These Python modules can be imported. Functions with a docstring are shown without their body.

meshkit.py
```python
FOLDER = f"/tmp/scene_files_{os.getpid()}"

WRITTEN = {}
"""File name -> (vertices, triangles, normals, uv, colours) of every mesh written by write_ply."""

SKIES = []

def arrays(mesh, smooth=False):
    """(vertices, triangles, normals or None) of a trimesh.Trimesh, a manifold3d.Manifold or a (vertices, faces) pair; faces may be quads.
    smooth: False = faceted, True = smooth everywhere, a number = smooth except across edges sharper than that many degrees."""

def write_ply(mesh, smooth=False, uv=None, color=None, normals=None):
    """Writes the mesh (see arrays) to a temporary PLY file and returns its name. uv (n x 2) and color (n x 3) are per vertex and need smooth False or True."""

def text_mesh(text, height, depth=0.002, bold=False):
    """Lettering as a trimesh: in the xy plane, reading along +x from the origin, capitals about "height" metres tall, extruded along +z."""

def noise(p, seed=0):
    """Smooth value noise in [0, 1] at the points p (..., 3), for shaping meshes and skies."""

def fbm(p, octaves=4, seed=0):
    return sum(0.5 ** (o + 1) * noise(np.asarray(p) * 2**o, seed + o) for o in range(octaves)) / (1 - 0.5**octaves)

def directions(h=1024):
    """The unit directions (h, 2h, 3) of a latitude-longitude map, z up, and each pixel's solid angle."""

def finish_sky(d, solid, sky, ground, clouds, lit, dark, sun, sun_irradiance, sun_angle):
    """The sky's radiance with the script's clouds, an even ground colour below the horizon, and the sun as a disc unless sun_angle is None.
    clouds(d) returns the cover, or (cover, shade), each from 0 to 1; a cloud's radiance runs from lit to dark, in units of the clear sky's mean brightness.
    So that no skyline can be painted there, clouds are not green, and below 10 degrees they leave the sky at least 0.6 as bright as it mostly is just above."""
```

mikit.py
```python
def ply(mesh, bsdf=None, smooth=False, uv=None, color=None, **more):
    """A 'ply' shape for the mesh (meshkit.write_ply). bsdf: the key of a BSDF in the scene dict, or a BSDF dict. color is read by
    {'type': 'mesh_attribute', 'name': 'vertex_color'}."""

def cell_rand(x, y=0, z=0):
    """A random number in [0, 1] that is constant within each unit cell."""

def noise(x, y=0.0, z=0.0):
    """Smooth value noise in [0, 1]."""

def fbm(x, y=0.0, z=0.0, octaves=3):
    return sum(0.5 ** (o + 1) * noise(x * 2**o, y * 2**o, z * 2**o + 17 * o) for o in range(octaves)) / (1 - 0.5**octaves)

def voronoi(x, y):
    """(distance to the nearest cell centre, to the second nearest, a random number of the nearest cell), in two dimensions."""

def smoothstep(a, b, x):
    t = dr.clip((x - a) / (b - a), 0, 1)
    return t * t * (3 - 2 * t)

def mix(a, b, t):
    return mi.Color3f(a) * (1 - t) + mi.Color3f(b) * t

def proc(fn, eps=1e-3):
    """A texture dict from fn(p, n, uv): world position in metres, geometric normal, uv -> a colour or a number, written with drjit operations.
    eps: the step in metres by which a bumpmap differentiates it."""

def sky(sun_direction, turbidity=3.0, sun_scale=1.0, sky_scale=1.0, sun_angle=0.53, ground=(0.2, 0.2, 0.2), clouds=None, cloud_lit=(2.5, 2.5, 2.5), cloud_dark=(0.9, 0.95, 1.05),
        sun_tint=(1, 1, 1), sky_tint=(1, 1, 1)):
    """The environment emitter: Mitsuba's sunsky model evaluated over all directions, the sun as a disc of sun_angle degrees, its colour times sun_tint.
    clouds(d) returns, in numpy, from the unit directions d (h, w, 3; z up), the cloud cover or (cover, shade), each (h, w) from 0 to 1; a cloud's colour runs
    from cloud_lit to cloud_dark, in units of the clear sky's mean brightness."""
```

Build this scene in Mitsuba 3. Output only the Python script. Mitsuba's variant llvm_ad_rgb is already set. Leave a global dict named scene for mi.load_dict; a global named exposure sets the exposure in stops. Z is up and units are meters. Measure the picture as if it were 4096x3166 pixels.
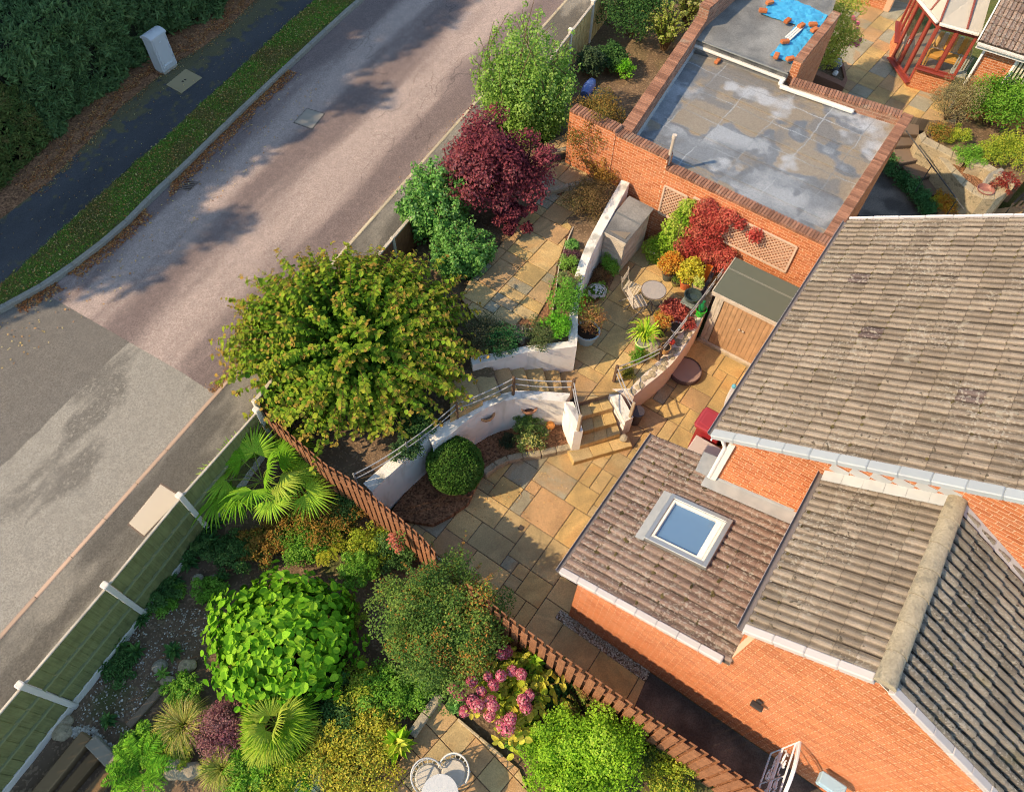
import math
import numpy as np, trimesh, mitsuba as mi, mikit, meshkit
import drjit as dr
from scipy.spatial import ConvexHull, Delaunay, cKDTree
from shapely.geometry import Polygon, Point, LineString, box as sbox
from shapely import affinity, contains_xy

# ------------------------------------------------------------------ camera, sky, exposure
FOCAL, CX, CY, CAM_H = 2875.0, 2048.0, 1583.0, 14.5
pitch, roll = math.radians(57.0), math.radians(-1.9)
CAM = np.array([0, 0, CAM_H])
FWD = np.array([0, math.cos(pitch), -math.sin(pitch)])
_d, _r = np.array([0, -math.sin(pitch), -math.cos(pitch)]), np.array([1.0, 0, 0])
RIGHT = math.cos(roll) * _r + math.sin(roll) * _d
DOWN = -math.sin(roll) * _r + math.cos(roll) * _d
scene, labels = {}, {}
scene['camera'] = {'type': 'perspective', 'fov': math.degrees(2 * math.atan(2048 / FOCAL)), 'fov_axis': 'x', 'near_clip': 0.1, 'far_clip': 600.0,
                   'to_world': mi.ScalarTransform4f().look_at(origin=CAM.tolist(), target=(CAM + FWD).tolist(), up=(-DOWN).tolist())}
SUN_EL, SUN_AZ = math.radians(39.0), math.radians(20.0)
SUN = np.array([-math.cos(SUN_EL) * math.cos(SUN_AZ), -math.cos(SUN_EL) * math.sin(SUN_AZ), math.sin(SUN_EL)])
scene['sky'] = mikit.sky(SUN.tolist(), turbidity=3.0, sun_angle=0.6, sun_scale=0.42, sun_tint=(1.06, 1.0, 0.87), sky_tint=(1.15, 1.0, 0.80))
exposure = 3.32

# ------------------------------------------------------------------ survey: where a photographed point stands, given its height
REG = {'A': (0, 0, .6518), 'B': (1300, 0, .6518), 'C': (2600, 0, .685), 'D': (0, 1000, .6518), 'E': (1300, 1000, .6518), 'F': (2600, 1000, .685),
       'G': (0, 2066, .6518), 'H': (1300, 2066, .6518), 'I': (2600, 2066, .685), 'K': (2250, 0, .5), 'L': (3004, 0, .5), 'M': (2250, 700, .5),
       'N': (1700, 1300, .5), 'S': (0, 0, 1.8755), 'Q': (2700, 1650, .5), 'O': (3004, 1850, .5), 'T': (2200, 2322, .5)}
def ray(k, x, y):
    a, b, m = REG[k]
    return FWD + RIGHT * (a + x * m - CX) / FOCAL + DOWN * (b + y * m - CY) / FOCAL
def at(k, x, y, z=0.0):
    d = ray(k, x, y)
    return CAM + d * (z - CAM_H) / d[2]
def on(k, x, y, p0, n):
    d = ray(k, x, y)
    return CAM + d * (np.dot(np.asarray(p0) - CAM, n) / np.dot(d, n))
def pts(k, l, z):
    return [at(k, x, y, z) for x, y in l]
def azdir(deg):
    a = math.radians(deg)
    return np.array([math.sin(a), math.cos(a), 0]), np.array([math.cos(a), -math.sin(a), 0])
Z = np.array([0, 0, 1.0])
U, V = azdir(33.5)            # the house: U along its eaves, V across
GU, GV = azdir(35.5)          # the garage
RT, RN = azdir(25.6)          # the road: RT along, RN across
def W(u, v, z): return U * u + V * v + Z * z
def G(u, v, z): return GU * u + GV * v + Z * z
def R(s, t, z): return RN * s + RT * t + Z * z

# ------------------------------------------------------------------ scene entries
used = {}
FOLIAGE = 1.5            # one brightness for all the greenery
def key_of(name, parent=None):
    k = f'{parent}__{name}' if parent else name
    n = used.get(k, -1) + 1
    used[k] = n
    return k if n == 0 else f'{k}_{n:03d}'
def thing(name, label, cat, group=None):
    k = key_of(name)
    labels[k] = {'label': label, 'category': cat}
    if group: labels[k]['group'] = group
    return k
def add(name, mesh, mat, parent=None, color=None, uv=None, smooth=False, label=None, kind=None):
    k = key_of(name, parent)
    v, f = np.asarray(mesh[0], float), np.asarray(mesh[1], int)
    if len(mesh) > 2 and mesh[2] is not None and color is None and mat in VCOL: color = mesh[2]
    if len(mesh) > 3 and mesh[3] is not None and uv is None: uv = mesh[3]
    if mat in VCOL:
        c = np.asarray((.5, .5, .5) if color is None else color, float)
        if c.ndim == 1: c = np.broadcast_to(c, (len(v), 3))
    else: c = None
    if mat.startswith('leaf') and not name.startswith(('fallen', 'leaf_litter')): c = np.minimum(c * FOLIAGE, .62)
    if smooth is not False and smooth is not True:
        v2, f, _ = meshkit.arrays((v, f), smooth)
        if c is not None: c = c[cKDTree(v).query(v2)[1]]
        if uv is not None and np.ndim(uv) == 2: uv = np.asarray(uv)[cKDTree(v).query(v2)[1]]
        v, smooth = v2, True
    if uv is not None and np.ndim(uv) == 1: uv = np.broadcast_to(np.asarray(uv, float), (len(v), 2))
    scene[k] = mikit.ply((v, f), mat, smooth=smooth, uv=uv, color=c)
    d = {}
    if label: d['label'] = label
    if kind: d['kind'] = kind
    if d: labels[k] = {**labels.get(k, {}), **d}
    return k
def struct(name, mesh, mat, **kw):
    return add(name, mesh, mat, kind='structure', **kw)
def pieces(parent, name, lst, mat, rest_name=None, limit=300, smooth=False):
    """lst of (v, f, colour or None, uv or None): the ones that show largest each their own part, the rest one part."""
    def show(m):
        v = np.asarray(m[0]); c = v.mean(0) - CAM
        w = max(c @ FWD, .1)
        x, y = abs(c @ RIGHT) / w * FOCAL / 2048, abs(c @ DOWN) / w * FOCAL / 1583
        return np.ptp(v, 0).sum() / w * (1 if max(x, y) < 1.0 else .001)
    lst = sorted(lst, key=show, reverse=True)
    for m in lst[:limit]: add(name, m, mat, parent, smooth=smooth)
    if len(lst) > limit:
        add(rest_name or name + '_rest', cat(lst[limit:]), mat, parent, smooth=smooth, kind='stuff')

# ------------------------------------------------------------------ meshes: (vertices, triangles, colours or None, uv or None)
def cat(ms):
    ms = [m if len(m) == 4 else tuple(m) + (None,) * (4 - len(m)) for m in ms]
    o, V_, F_, C_, T_ = 0, [], [], [], []
    for v, f, c, t in ms:
        v = np.asarray(v, float)
        V_.append(v); F_.append(np.asarray(f, int) + o); o += len(v)
        C_.append(np.broadcast_to(np.asarray((.5, .5, .5) if c is None else c, float), (len(v), 3)))
        T_.append(np.broadcast_to(np.asarray((.5, .5) if t is None else t, float), (len(v), 2)))
    return np.vstack(V_), np.vstack(F_), np.vstack(C_), np.vstack(T_)
def quads(f):
    f = np.asarray(f, int)
    return np.vstack([f[:, [0, 1, 2]], f[:, [0, 2, 3]]])
BOXF = quads([[0, 1, 3, 2], [4, 6, 7, 5], [0, 4, 5, 1], [2, 3, 7, 6], [0, 2, 6, 4], [1, 5, 7, 3]])
_s = np.array([[x, y, z] for x in (-1, 1) for y in (-1, 1) for z in (-1, 1)], float)
def frame_box(o, ax, ay, az, d):
    """o = corner or centre? centre; ax, ay, az unit axes; d = full sizes."""
    d = np.asarray(d, float) / 2
    v = o + (_s[:, :1] * d[0]) * ax + (_s[:, 1:2] * d[1]) * ay + (_s[:, 2:] * d[2]) * az
    f = BOXF if np.dot(np.cross(ax, ay), az) > 0 else BOXF[:, ::-1]
    return v, f
_rb = []
for s in _s:
    for k in range(3):
        q = np.ones(3); q[k] = 0
        _rb.append((s, q))
def _hull():
    v = np.array([s * (1 - .2 * q) for s, q in _rb])
    h = ConvexHull(v); f = h.simplices.copy()
    n = np.cross(v[f[:, 1]] - v[f[:, 0]], v[f[:, 2]] - v[f[:, 0]])
    fl = (n * v[f].mean(1)).sum(1) < 0
    f[fl] = f[fl][:, ::-1]
    return f
RBF = _hull()
RBS, RBQ = np.array([s for s, q in _rb]), np.array([q for s, q in _rb])
def rbox(o, ax, ay, az, d, b=.01):
    """bevelled box about its centre"""
    d = np.asarray(d, float) / 2
    l = RBS * (d - np.minimum(b, d * .45) * RBQ)
    v = o + l[:, :1] * ax + l[:, 1:2] * ay + l[:, 2:] * az
    return v, (RBF if np.dot(np.cross(ax, ay), az) > 0 else RBF[:, ::-1])
X3, Y3 = np.array([1.0, 0, 0]), np.array([0, 1.0, 0])
def beam(a, b, w, h, up=Z, bev=.006):
    a, b = np.asarray(a, float), np.asarray(b, float)
    l = np.linalg.norm(b - a); ax = (b - a) / l
    ay = np.cross(up, ax); n = np.linalg.norm(ay)
    ay = ay / n if n > 1e-6 else U
    return rbox((a + b) / 2, ax, ay, np.cross(ax, ay), (l, w, h), bev)
def prism(poly, z0=None, depth=None, bev=0.0, top=None):
    """a polygon of 3D points (any winding), extruded down to z0 (or by depth), upper edge chamfered"""
    p = np.array([q[:3] for q in poly], float)
    a = 0.5 * np.sum(p[:, 0] * np.roll(p[:, 1], -1) - np.roll(p[:, 0], -1) * p[:, 1])
    if a < 0: p = p[::-1]
    n = len(p)
    lo = p.copy(); lo[:, 2] = z0 if z0 is not None else p[:, 2] - depth
    rings = [lo, p]
    if bev:
        e = np.roll(p, -1, 0) - p; e /= np.linalg.norm(e[:, :2], axis=1, keepdims=True) + 1e-9
        nin = np.stack([-e[:, 1], e[:, 0]], 1)
        m = nin + np.roll(nin, 1, 0); m /= np.maximum((m * nin).sum(1, keepdims=True), .35)
        up = p.copy(); up[:, :2] += m * bev
        mid = p.copy(); mid[:, 2] -= bev
        rings = [lo, mid, up]
    v = np.vstack(rings); f = []
    for r in range(len(rings) - 1):
        for i in range(n):
            j = (i + 1) % n
            a_, b_, c_, d_ = r * n + i, r * n + j, (r + 1) * n + j, (r + 1) * n + i
            f += [[a_, b_, c_], [a_, c_, d_]]
    t = tri2d(rings[-1][:, :2]) + (len(rings) - 1) * n
    return v, np.vstack([np.array(f), t])
def tri2d(p):
    """triangles of a simple polygon, counter-clockwise (ear clipping)"""
    import mapbox_earcut as me
    t = me.triangulate_float64(np.ascontiguousarray(p, np.float64), np.array([len(p)], np.uint32)).reshape(-1, 3).astype(int)
    a = p[t]; s = (a[:, 1, 0] - a[:, 0, 0]) * (a[:, 2, 1] - a[:, 0, 1]) - (a[:, 1, 1] - a[:, 0, 1]) * (a[:, 2, 0] - a[:, 0, 0])
    t[s < 0] = t[s < 0][:, ::-1]
    return t
def flat(poly, flip=False):
    """a flat face from planar 3D points"""
    p = np.array(poly, float); n = len(p)
    f = np.array([[0, i, i + 1] for i in range(1, n - 1)])
    return p, f[:, ::-1] if flip else f
def ribbon(outer, inner, z0):
    """a wall between two edges of equal length (top points), down to z0 (number or list)"""
    o, i = np.array(outer, float), np.array(inner, float); n = len(o)
    lo, li = o.copy(), i.copy(); lo[:, 2] = z0; li[:, 2] = z0
    v = np.vstack([o, i, lo, li]); f = []
    for k in range(n - 1):
        f += [[k, k + 1, n + k + 1, n + k], [k + 1, k, 2 * n + k, 2 * n + k + 1], [n + k, n + k + 1, 3 * n + k + 1, 3 * n + k]]
    f += [[0, n, 3 * n, 2 * n], [n - 1, 2 * n + n - 1, 3 * n + n - 1, n + n - 1]]
    f = quads(f)
    m = trimesh.Trimesh(v, f, process=False)
    if m.volume < 0: f = f[:, ::-1]
    return v, f
def tube(p, r, n=6, cap=True):
    p = np.asarray(p, float); m = len(p); r = np.broadcast_to(np.asarray(r, float), (m,))
    t = np.gradient(p, axis=0); t /= np.linalg.norm(t, axis=1, keepdims=True) + 1e-12
    a = np.cross(t, np.where(np.abs(t[:, 2:]) < .9, [0, 0, 1.0], [1.0, 0, 0])); a /= np.linalg.norm(a, axis=1, keepdims=True) + 1e-12
    for i in range(1, m):
        b = a[i - 1] - t[i] * (a[i - 1] @ t[i]); l = np.linalg.norm(b)
        if l > 1e-6: a[i] = b / l
    b = np.cross(t, a); g = np.arange(n) * 2 * np.pi / n
    v = (p[:, None] + r[:, None, None] * (np.cos(g)[None, :, None] * a[:, None] + np.sin(g)[None, :, None] * b[:, None])).reshape(-1, 3)
    f = []
    for i in range(m - 1):
        for j in range(n):
            k = (j + 1) % n
            f.append([i * n + j, i * n + k, (i + 1) * n + k, (i + 1) * n + j])
    f = quads(f)
    if cap:
        f = np.vstack([f, [[0, j + 1, j] for j in range(1, n - 1)], [[(m - 1) * n, (m - 1) * n + j, (m - 1) * n + j + 1] for j in range(1, n - 1)]])
    return v, f
def lathe(c, prof, n=20, sx=1.0, sy=1.0, axis=None):
    """prof: (radius, height) from bottom to top round the vertical through c"""
    g = np.arange(n) * 2 * np.pi / n; m = len(prof); v = []
    for r, h in prof: v.append(np.stack([c[0] + sx * r * np.cos(g), c[1] + sy * r * np.sin(g), np.full(n, c[2] + h)], 1))
    f = [[i * n + j, i * n + (j + 1) % n, (i + 1) * n + (j + 1) % n, (i + 1) * n + j] for i in range(m - 1) for j in range(n)]
    return np.vstack(v), quads(f)
_ico = {k: trimesh.creation.icosphere(subdivisions=k) for k in (1, 2, 3)}
def blob(c, r, seed=0, amp=.2, fr=1.5, sub=2, tilt=0):
    m = _ico[sub]; v = np.array(m.vertices)
    s = 1 + amp * (meshkit.fbm(v * fr + seed * 7.3 + 50, 3) * 2 - 1)
    v = v * s[:, None] * np.broadcast_to(r, 3)
    if tilt: v = v @ trimesh.transformations.rotation_matrix(tilt, [math.cos(seed), math.sin(seed), .3])[:3, :3].T
    return v + np.asarray(c), np.array(m.faces)
def sheet(poly, ctrl, step=.12, amp=.03, fr=1.3, seed=1, skirt=.6):
    """ground: an xy polygon with heights interpolated from ctrl points, uneven, with a skirt"""
    from scipy.interpolate import LinearNDInterpolator, NearestNDInterpolator
    ctrl = np.array(ctrl, float); li, ne = LinearNDInterpolator(ctrl[:, :2], ctrl[:, 2]), NearestNDInterpolator(ctrl[:, :2], ctrl[:, 2])
    pg = Polygon([p[:2] for p in poly]).buffer(0)
    if pg.geom_type != 'Polygon': pg = max(pg.geoms, key=lambda g: g.area)
    ring = np.array(pg.exterior.segmentize(step).coords)[:-1]
    x0, y0, x1, y1 = pg.bounds
    gx, gy = np.meshgrid(np.arange(x0, x1, step), np.arange(y0, y1, step))
    g = np.stack([gx.ravel(), gy.ravel()], 1) + np.random.default_rng(seed).uniform(-.3, .3, (gx.size, 2)) * step
    g = g[contains_xy(pg.buffer(-step * .4), g[:, 0], g[:, 1])] if not pg.buffer(-step * .4).is_empty else g[:0]
    p = np.vstack([ring, g]); t = Delaunay(p).simplices
    c = p[t].mean(1); t = t[contains_xy(pg, c[:, 0], c[:, 1])]
    a = p[t]; s = (a[:, 1, 0] - a[:, 0, 0]) * (a[:, 2, 1] - a[:, 0, 1]) - (a[:, 1, 1] - a[:, 0, 1]) * (a[:, 2, 0] - a[:, 0, 0])
    t[s < 0] = t[s < 0][:, ::-1]
    z = li(p); z = np.where(np.isnan(z), ne(p), z)
    z += amp * (meshkit.fbm(np.column_stack([p * fr, np.zeros(len(p))]), 4, seed) * 2 - 1)
    v = np.column_stack([p, z]); n = len(ring)
    lo = v[:n] - Z * skirt; o = len(v)
    f = []
    for i in range(n):
        j = (i + 1) % n
        f += [[i, o + j, j], [i, o + i, o + j]] if not pg.exterior.is_ccw else [[i, o + i, o + j], [i, o + j, j]]
    return np.vstack([v, lo]), np.vstack([t, f])
def height_on(mesh):
    tm = trimesh.Trimesh(mesh[0], mesh[1], process=False)
    tr = cKDTree(tm.vertices[:, :2])
    return lambda x, y: float(tm.vertices[tr.query([x, y])[1], 2])

# ------------------------------------------------------------------ materials
VCOL = {'paint', 'matte', 'gloss', 'steel', 'leaf', 'leaf_waxy', 'petal'}
vc = {'type': 'mesh_attribute', 'name': 'vertex_color'}
def two(b): return {'type': 'twosided', 'bsdf': b}
scene['paint'] = two({'type': 'principled', 'base_color': vc, 'roughness': .55, 'specular': .4})
scene['matte'] = two({'type': 'principled', 'base_color': vc, 'roughness': .92, 'specular': .15})
scene['gloss'] = two({'type': 'principled', 'base_color': vc, 'roughness': .22, 'specular': .5})
scene['steel'] = two({'type': 'principled', 'base_color': vc, 'roughness': .35, 'metallic': .7})
scene['leaf'] = {'type': 'principledthin', 'base_color': vc, 'roughness': .55, 'diff_trans': .8, 'eta': 1.35}
scene['leaf_waxy'] = {'type': 'principledthin', 'base_color': vc, 'roughness': .38, 'diff_trans': .6, 'eta': 1.45}
scene['petal'] = {'type': 'principledthin', 'base_color': vc, 'roughness': .8, 'diff_trans': .6, 'eta': 1.3}
scene['pane'] = {'type': 'thindielectric', 'int_ior': 1.6}
N, FB, SS, MX = mikit.noise, mikit.fbm, mikit.smoothstep, mikit.mix
def C3(a): return mi.Color3f(*a)
def surf(name, fn, rough=.85, spec=.2, bump=None, eps=2e-3, **kw):
    b = {'type': 'principled', 'base_color': mikit.proc(fn), 'roughness': rough, 'specular': spec, **kw}
    if bump: b = {'type': 'bumpmap', 'arbitrary': mikit.proc(bump, eps), 'bsdf': b}
    scene[name] = two(b)
def across(p): return p.x * float(RN[0]) + p.y * float(RN[1])
def along(p): return p.x * float(RT[0]) + p.y * float(RT[1])
def speck(p, k=90.0): return N(p.x * k, p.y * k, p.z * k)
def grit(p, n, uv): return .006 * N(p.x * 70, p.y * 70) + .004 * N(p.x * 160, p.y * 160)
def pink_road(p, n, uv):
    s, t = across(p), along(p)
    w = .5 + .5 * dr.sin((s + 9.08 + .5 * FB(t * .15, s * .3)) * 2.6)
    worn = SS(.25, .8, .55 * w + .6 * FB(s * 2.2, t * .35) - .05)
    c = MX((.17, .133, .132), (.36, .288, .268), worn)
    c = c * (.78 + .44 * N(p.x * 45, p.y * 45) * (.5 + FB(p.x * 9, p.y * 9)))
    crack = SS(.012, .0, dr.abs(FB(s * 1.1 + 4, t * .45, 3.0, 4) - .5)) * SS(.5, .62, N(s * .6, t * .4))
    return c * (1 - .3 * crack)
surf('pink_tarmac', pink_road, .9, .15, grit)
def grey_road(p, n, uv):
    s, t = across(p), along(p)
    patch = SS(-12.02, -11.98, s + .05 * (N(t * 3.0) - .5))
    stain = SS(.50, .68, FB(s * 1.6 + 9, t * .55, 0.0, 5)) * .75 * SS(.3, .6, N(p.x * 22, p.y * 22) * .6 + .35)
    edge = SS(-9.45 + .0, -9.2, s + .55 * (FB(s * .6, t * .9) - .5))
    c = MX((.15, .14, .132), MX((.27, .255, .235), (.125, .117, .11), dr.maximum(stain, edge * .9)), patch)
    return c * (.8 + .4 * N(p.x * 50, p.y * 50) * (.5 + FB(p.x * 7, p.y * 7)))
surf('grey_tarmac', grey_road, .9, .15, grit)
def path_right(p, n, uv):
    s, t = across(p), along(p)
    c = MX((.11, .103, .095), (.22, .205, .185), SS(.35, .68, FB(s * 2.1 + 3, t * .8, 0.0, 4)))
    return c * (.8 + .4 * N(p.x * 48, p.y * 48) * (.5 + FB(p.x * 8, p.y * 8)))
surf('path_tarmac', path_right, .9, .15, grit)
def path_left(p, n, uv):
    s, t = across(p), along(p)
    moss = SS(.55, .8, FB(p.x * 5, p.y * 5) + .55 * SS(-16.9, -18.0, s) - .1)
    c = MX((.040, .043, .052), (.075, .077, .088), FB(s * 2, t * .4))
    return MX(c, (.15, .13, .04), moss * .5) * (.75 + .5 * N(p.x * 60, p.y * 60))
surf('dark_tarmac', path_left, .85, .25, grit)
def dark_path(p, n, uv):
    c = MX((.075, .062, .055), (.17, .14, .12), SS(.35, .75, FB(p.x * 1.7, p.y * 1.7, 2.0, 5)))
    return c * (.75 + .5 * N(p.x * 60, p.y * 60))
surf('dark_concrete', dark_path, .8, .25, grit)
def slab(p, n, uv):
    a = uv.y * 6.28
    ca, sa = dr.cos(a), dr.sin(a)
    x, y = p.x * ca + p.y * sa, -p.x * sa + p.y * ca
    k = uv.x * 5.0
    warp = FB(x * 1.6 + uv.x * 50, y * 1.6 + uv.y * 30, 0.0, 4)
    vein = FB(x * 1.1 + warp * 1.5, y * 7.0 + warp * 4 + uv.x * 90, uv.y * 20, 4)
    base = MX(MX((.45, .31, .13), (.50, .35, .165), SS(1, 1.6, k)), MX((.38, .285, .15), MX((.40, .25, .13), (.29, .265, .20), SS(4.0, 4.2, k)), SS(3.0, 3.2, k)), SS(2.0, 2.2, k))
    c = base * (.72 + .56 * vein)
    rust = SS(.55, .75, FB(x * .9 + 8, y * 2.4 + uv.x * 40, 3.0, 4))
    c = MX(c, C3((.40, .22, .085)), rust * .5)
    dirt = SS(.42, .8, FB(p.x * 1.3, p.y * 1.3, 9.0, 5))
    c = MX(c, C3((.15, .125, .07)), dirt * .45)
    return c * (.85 + .3 * N(p.x * 60, p.y * 60))
surf('slab', slab, .75, .3, lambda p, n, uv: .008 * FB(p.x * 6, p.y * 6, 0.0, 4) + .002 * N(p.x * 60, p.y * 60))
def brick(p, n, uv):
    k = uv.x
    h = uv.y
    c = MX((.355, .108, .042), (.51, .192, .086), k)
    c = MX(c, C3((.34, .125, .07)), SS(.72, .95, k) * .5)
    old = MX((.17, .085, .06), (.32, .165, .115), k)
    c = MX(c, old, SS(.4, .6, h))
    c = c * (.8 + .4 * FB(p.x * 22, p.y * 22, p.z * 22, 3)) * (.82 + .36 * FB(p.x * 1.1, p.y * 1.1, p.z * 1.6, 4))
    lime = SS(.62, .8, FB(p.x * 3.1, p.y * 3.1, p.z * 3.1, 4)) * SS(.45, .9, h)
    return MX(c, C3((.33, .29, .24)), lime * .55)
surf('brick', brick, .9, .15)
def tile(p, n, uv):
    kind = dr.floor(uv.y / 2.0)
    cell = dr.floor(uv.x / 8.0)
    ax, al = uv.x - cell * 8, uv.y - kind * 2
    k = mikit.cell_rand(cell, 7.0)
    base = MX((.160, .130, .106), (.235, .194, .16), k)
    base = dr.select(kind == 1, MX((.16, .11, .094), (.215, .155, .132), k), base)
    base = dr.select(kind == 2, MX((.115, .103, .09), (.19, .17, .148), k), base)
    base = dr.select(kind == 3, MX((.095, .07, .068), (.13, .10, .095), k), base)
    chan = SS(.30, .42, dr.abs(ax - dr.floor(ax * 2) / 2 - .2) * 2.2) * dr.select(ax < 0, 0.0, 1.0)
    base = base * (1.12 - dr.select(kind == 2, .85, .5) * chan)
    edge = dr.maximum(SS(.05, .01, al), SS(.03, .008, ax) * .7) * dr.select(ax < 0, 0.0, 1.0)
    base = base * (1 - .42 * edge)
    big = FB(p.x * .8, p.y * .8, p.z * .8, 3)
    c = base * (.7 + .5 * FB(p.x * 9, p.y * 9, p.z * 9, 4) + .25 * big)
    c = c * (.86 + .28 * N(p.x * 70, p.y * 70, p.z * 70))
    lich = SS(.63, .69, N(p.x * 38, p.y * 38, p.z * 38)) * SS(.40, .62, FB(p.x * 1.5 + 7, p.y * 1.5, p.z * 1.5, 3) + dr.select(kind == 1, .22, 0.0) + dr.select(kind == 3, .3, 0.0))
    c = MX(c, C3((.34, .32, .29)), lich * .6)
    big2 = SS(.73, .78, FB(p.x * 7 + 3, p.y * 7, p.z * 7, 3))
    c = MX(c, C3((.32, .30, .26)), big2 * .4)
    spot = SS(.86, .90, N(p.x * 20 + 30, p.y * 20, p.z * 20 + 5))
    c = MX(c, C3((.05, .042, .03)), spot * .8)
    green = SS(.56, .75, FB(p.x * 2.3 + 60, p.y * 2.3, p.z * 2.3, 4)) * dr.select(kind == 2, .35, .05)
    return MX(c, C3((.14, .12, .04)), green)
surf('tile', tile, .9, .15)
def render_(p, n, uv):
    top = SS(.6, .95, n.z)
    dirt = SS(.45, .8, FB(p.x * 3, p.y * 3, p.z * 3, 5))
    c = MX((.69, .665, .64), (.52, .48, .44), dirt * .5)
    grime = SS(.5, .72, FB(p.x * 5 + 3, p.y * 5, p.z * 5, 5)) * top
    drip = SS(.55, .8, FB(p.x * 6, p.y * 6, p.z * .7, 4)) * (1 - top)
    return MX(MX(c, C3((.27, .265, .24)), grime * .75), C3((.40, .36, .30)), drip * .5)
surf('render', render_, .85, .2)
def felt(p, n, uv):
    u, v = p.x * float(GU[0]) + p.y * float(GU[1]), p.x * float(GV[0]) + p.y * float(GV[1])
    wu, wv = u + .12 * (FB(u * 2, v * 2) - .5), v + .12 * (FB(u * 2 + 9, v * 2) - .5)
    cu, cv = dr.floor(wu / .95), dr.floor(wv / 1.05)
    cr = .5 * mikit.cell_rand(cu, cv, 3) + .25
    m = FB(u * .75, v * .75, 0.0, 5)
    c = MX((.165, .18, .21), (.27, .29, .33), SS(.4, .62, m))
    bf = FB(u * 1.0 + 14, v * 1.0, 1.0, 4) * .7 + cr * .3 + .02
    ring = SS(.42, .475, bf) * (1 - SS(.50, .54, bf))
    c = MX(c, C3((.11, .12, .145)), ring * .75)
    c = MX(c, C3((.225, .185, .14)), SS(.49, .54, bf) * .9)
    dark = SS(.56, .68, FB(u * 1.3 + 40, v * 1.3, 2.0, 4))
    c = MX(c, C3((.13, .135, .15)), dark * .7)
    pale = SS(.57, .70, FB(u * .95 + 71, v * .95, 5.0, 4))
    c = MX(c, C3((.36, .385, .44)), pale * .8)
    fu, fv = dr.abs(wu / .95 - cu - .5), dr.abs(wv / 1.05 - cv - .5)
    seam = dr.maximum(SS(.47, .495, fu), SS(.475, .497, fv))
    c = MX(c, MX((.12, .125, .14), (.36, .40, .46), N(u * 1.3, v * 1.3)), seam * .6)
    return c * (.86 + .28 * N(p.x * 40, p.y * 40))
surf('felt', felt, .55, .4)
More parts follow.
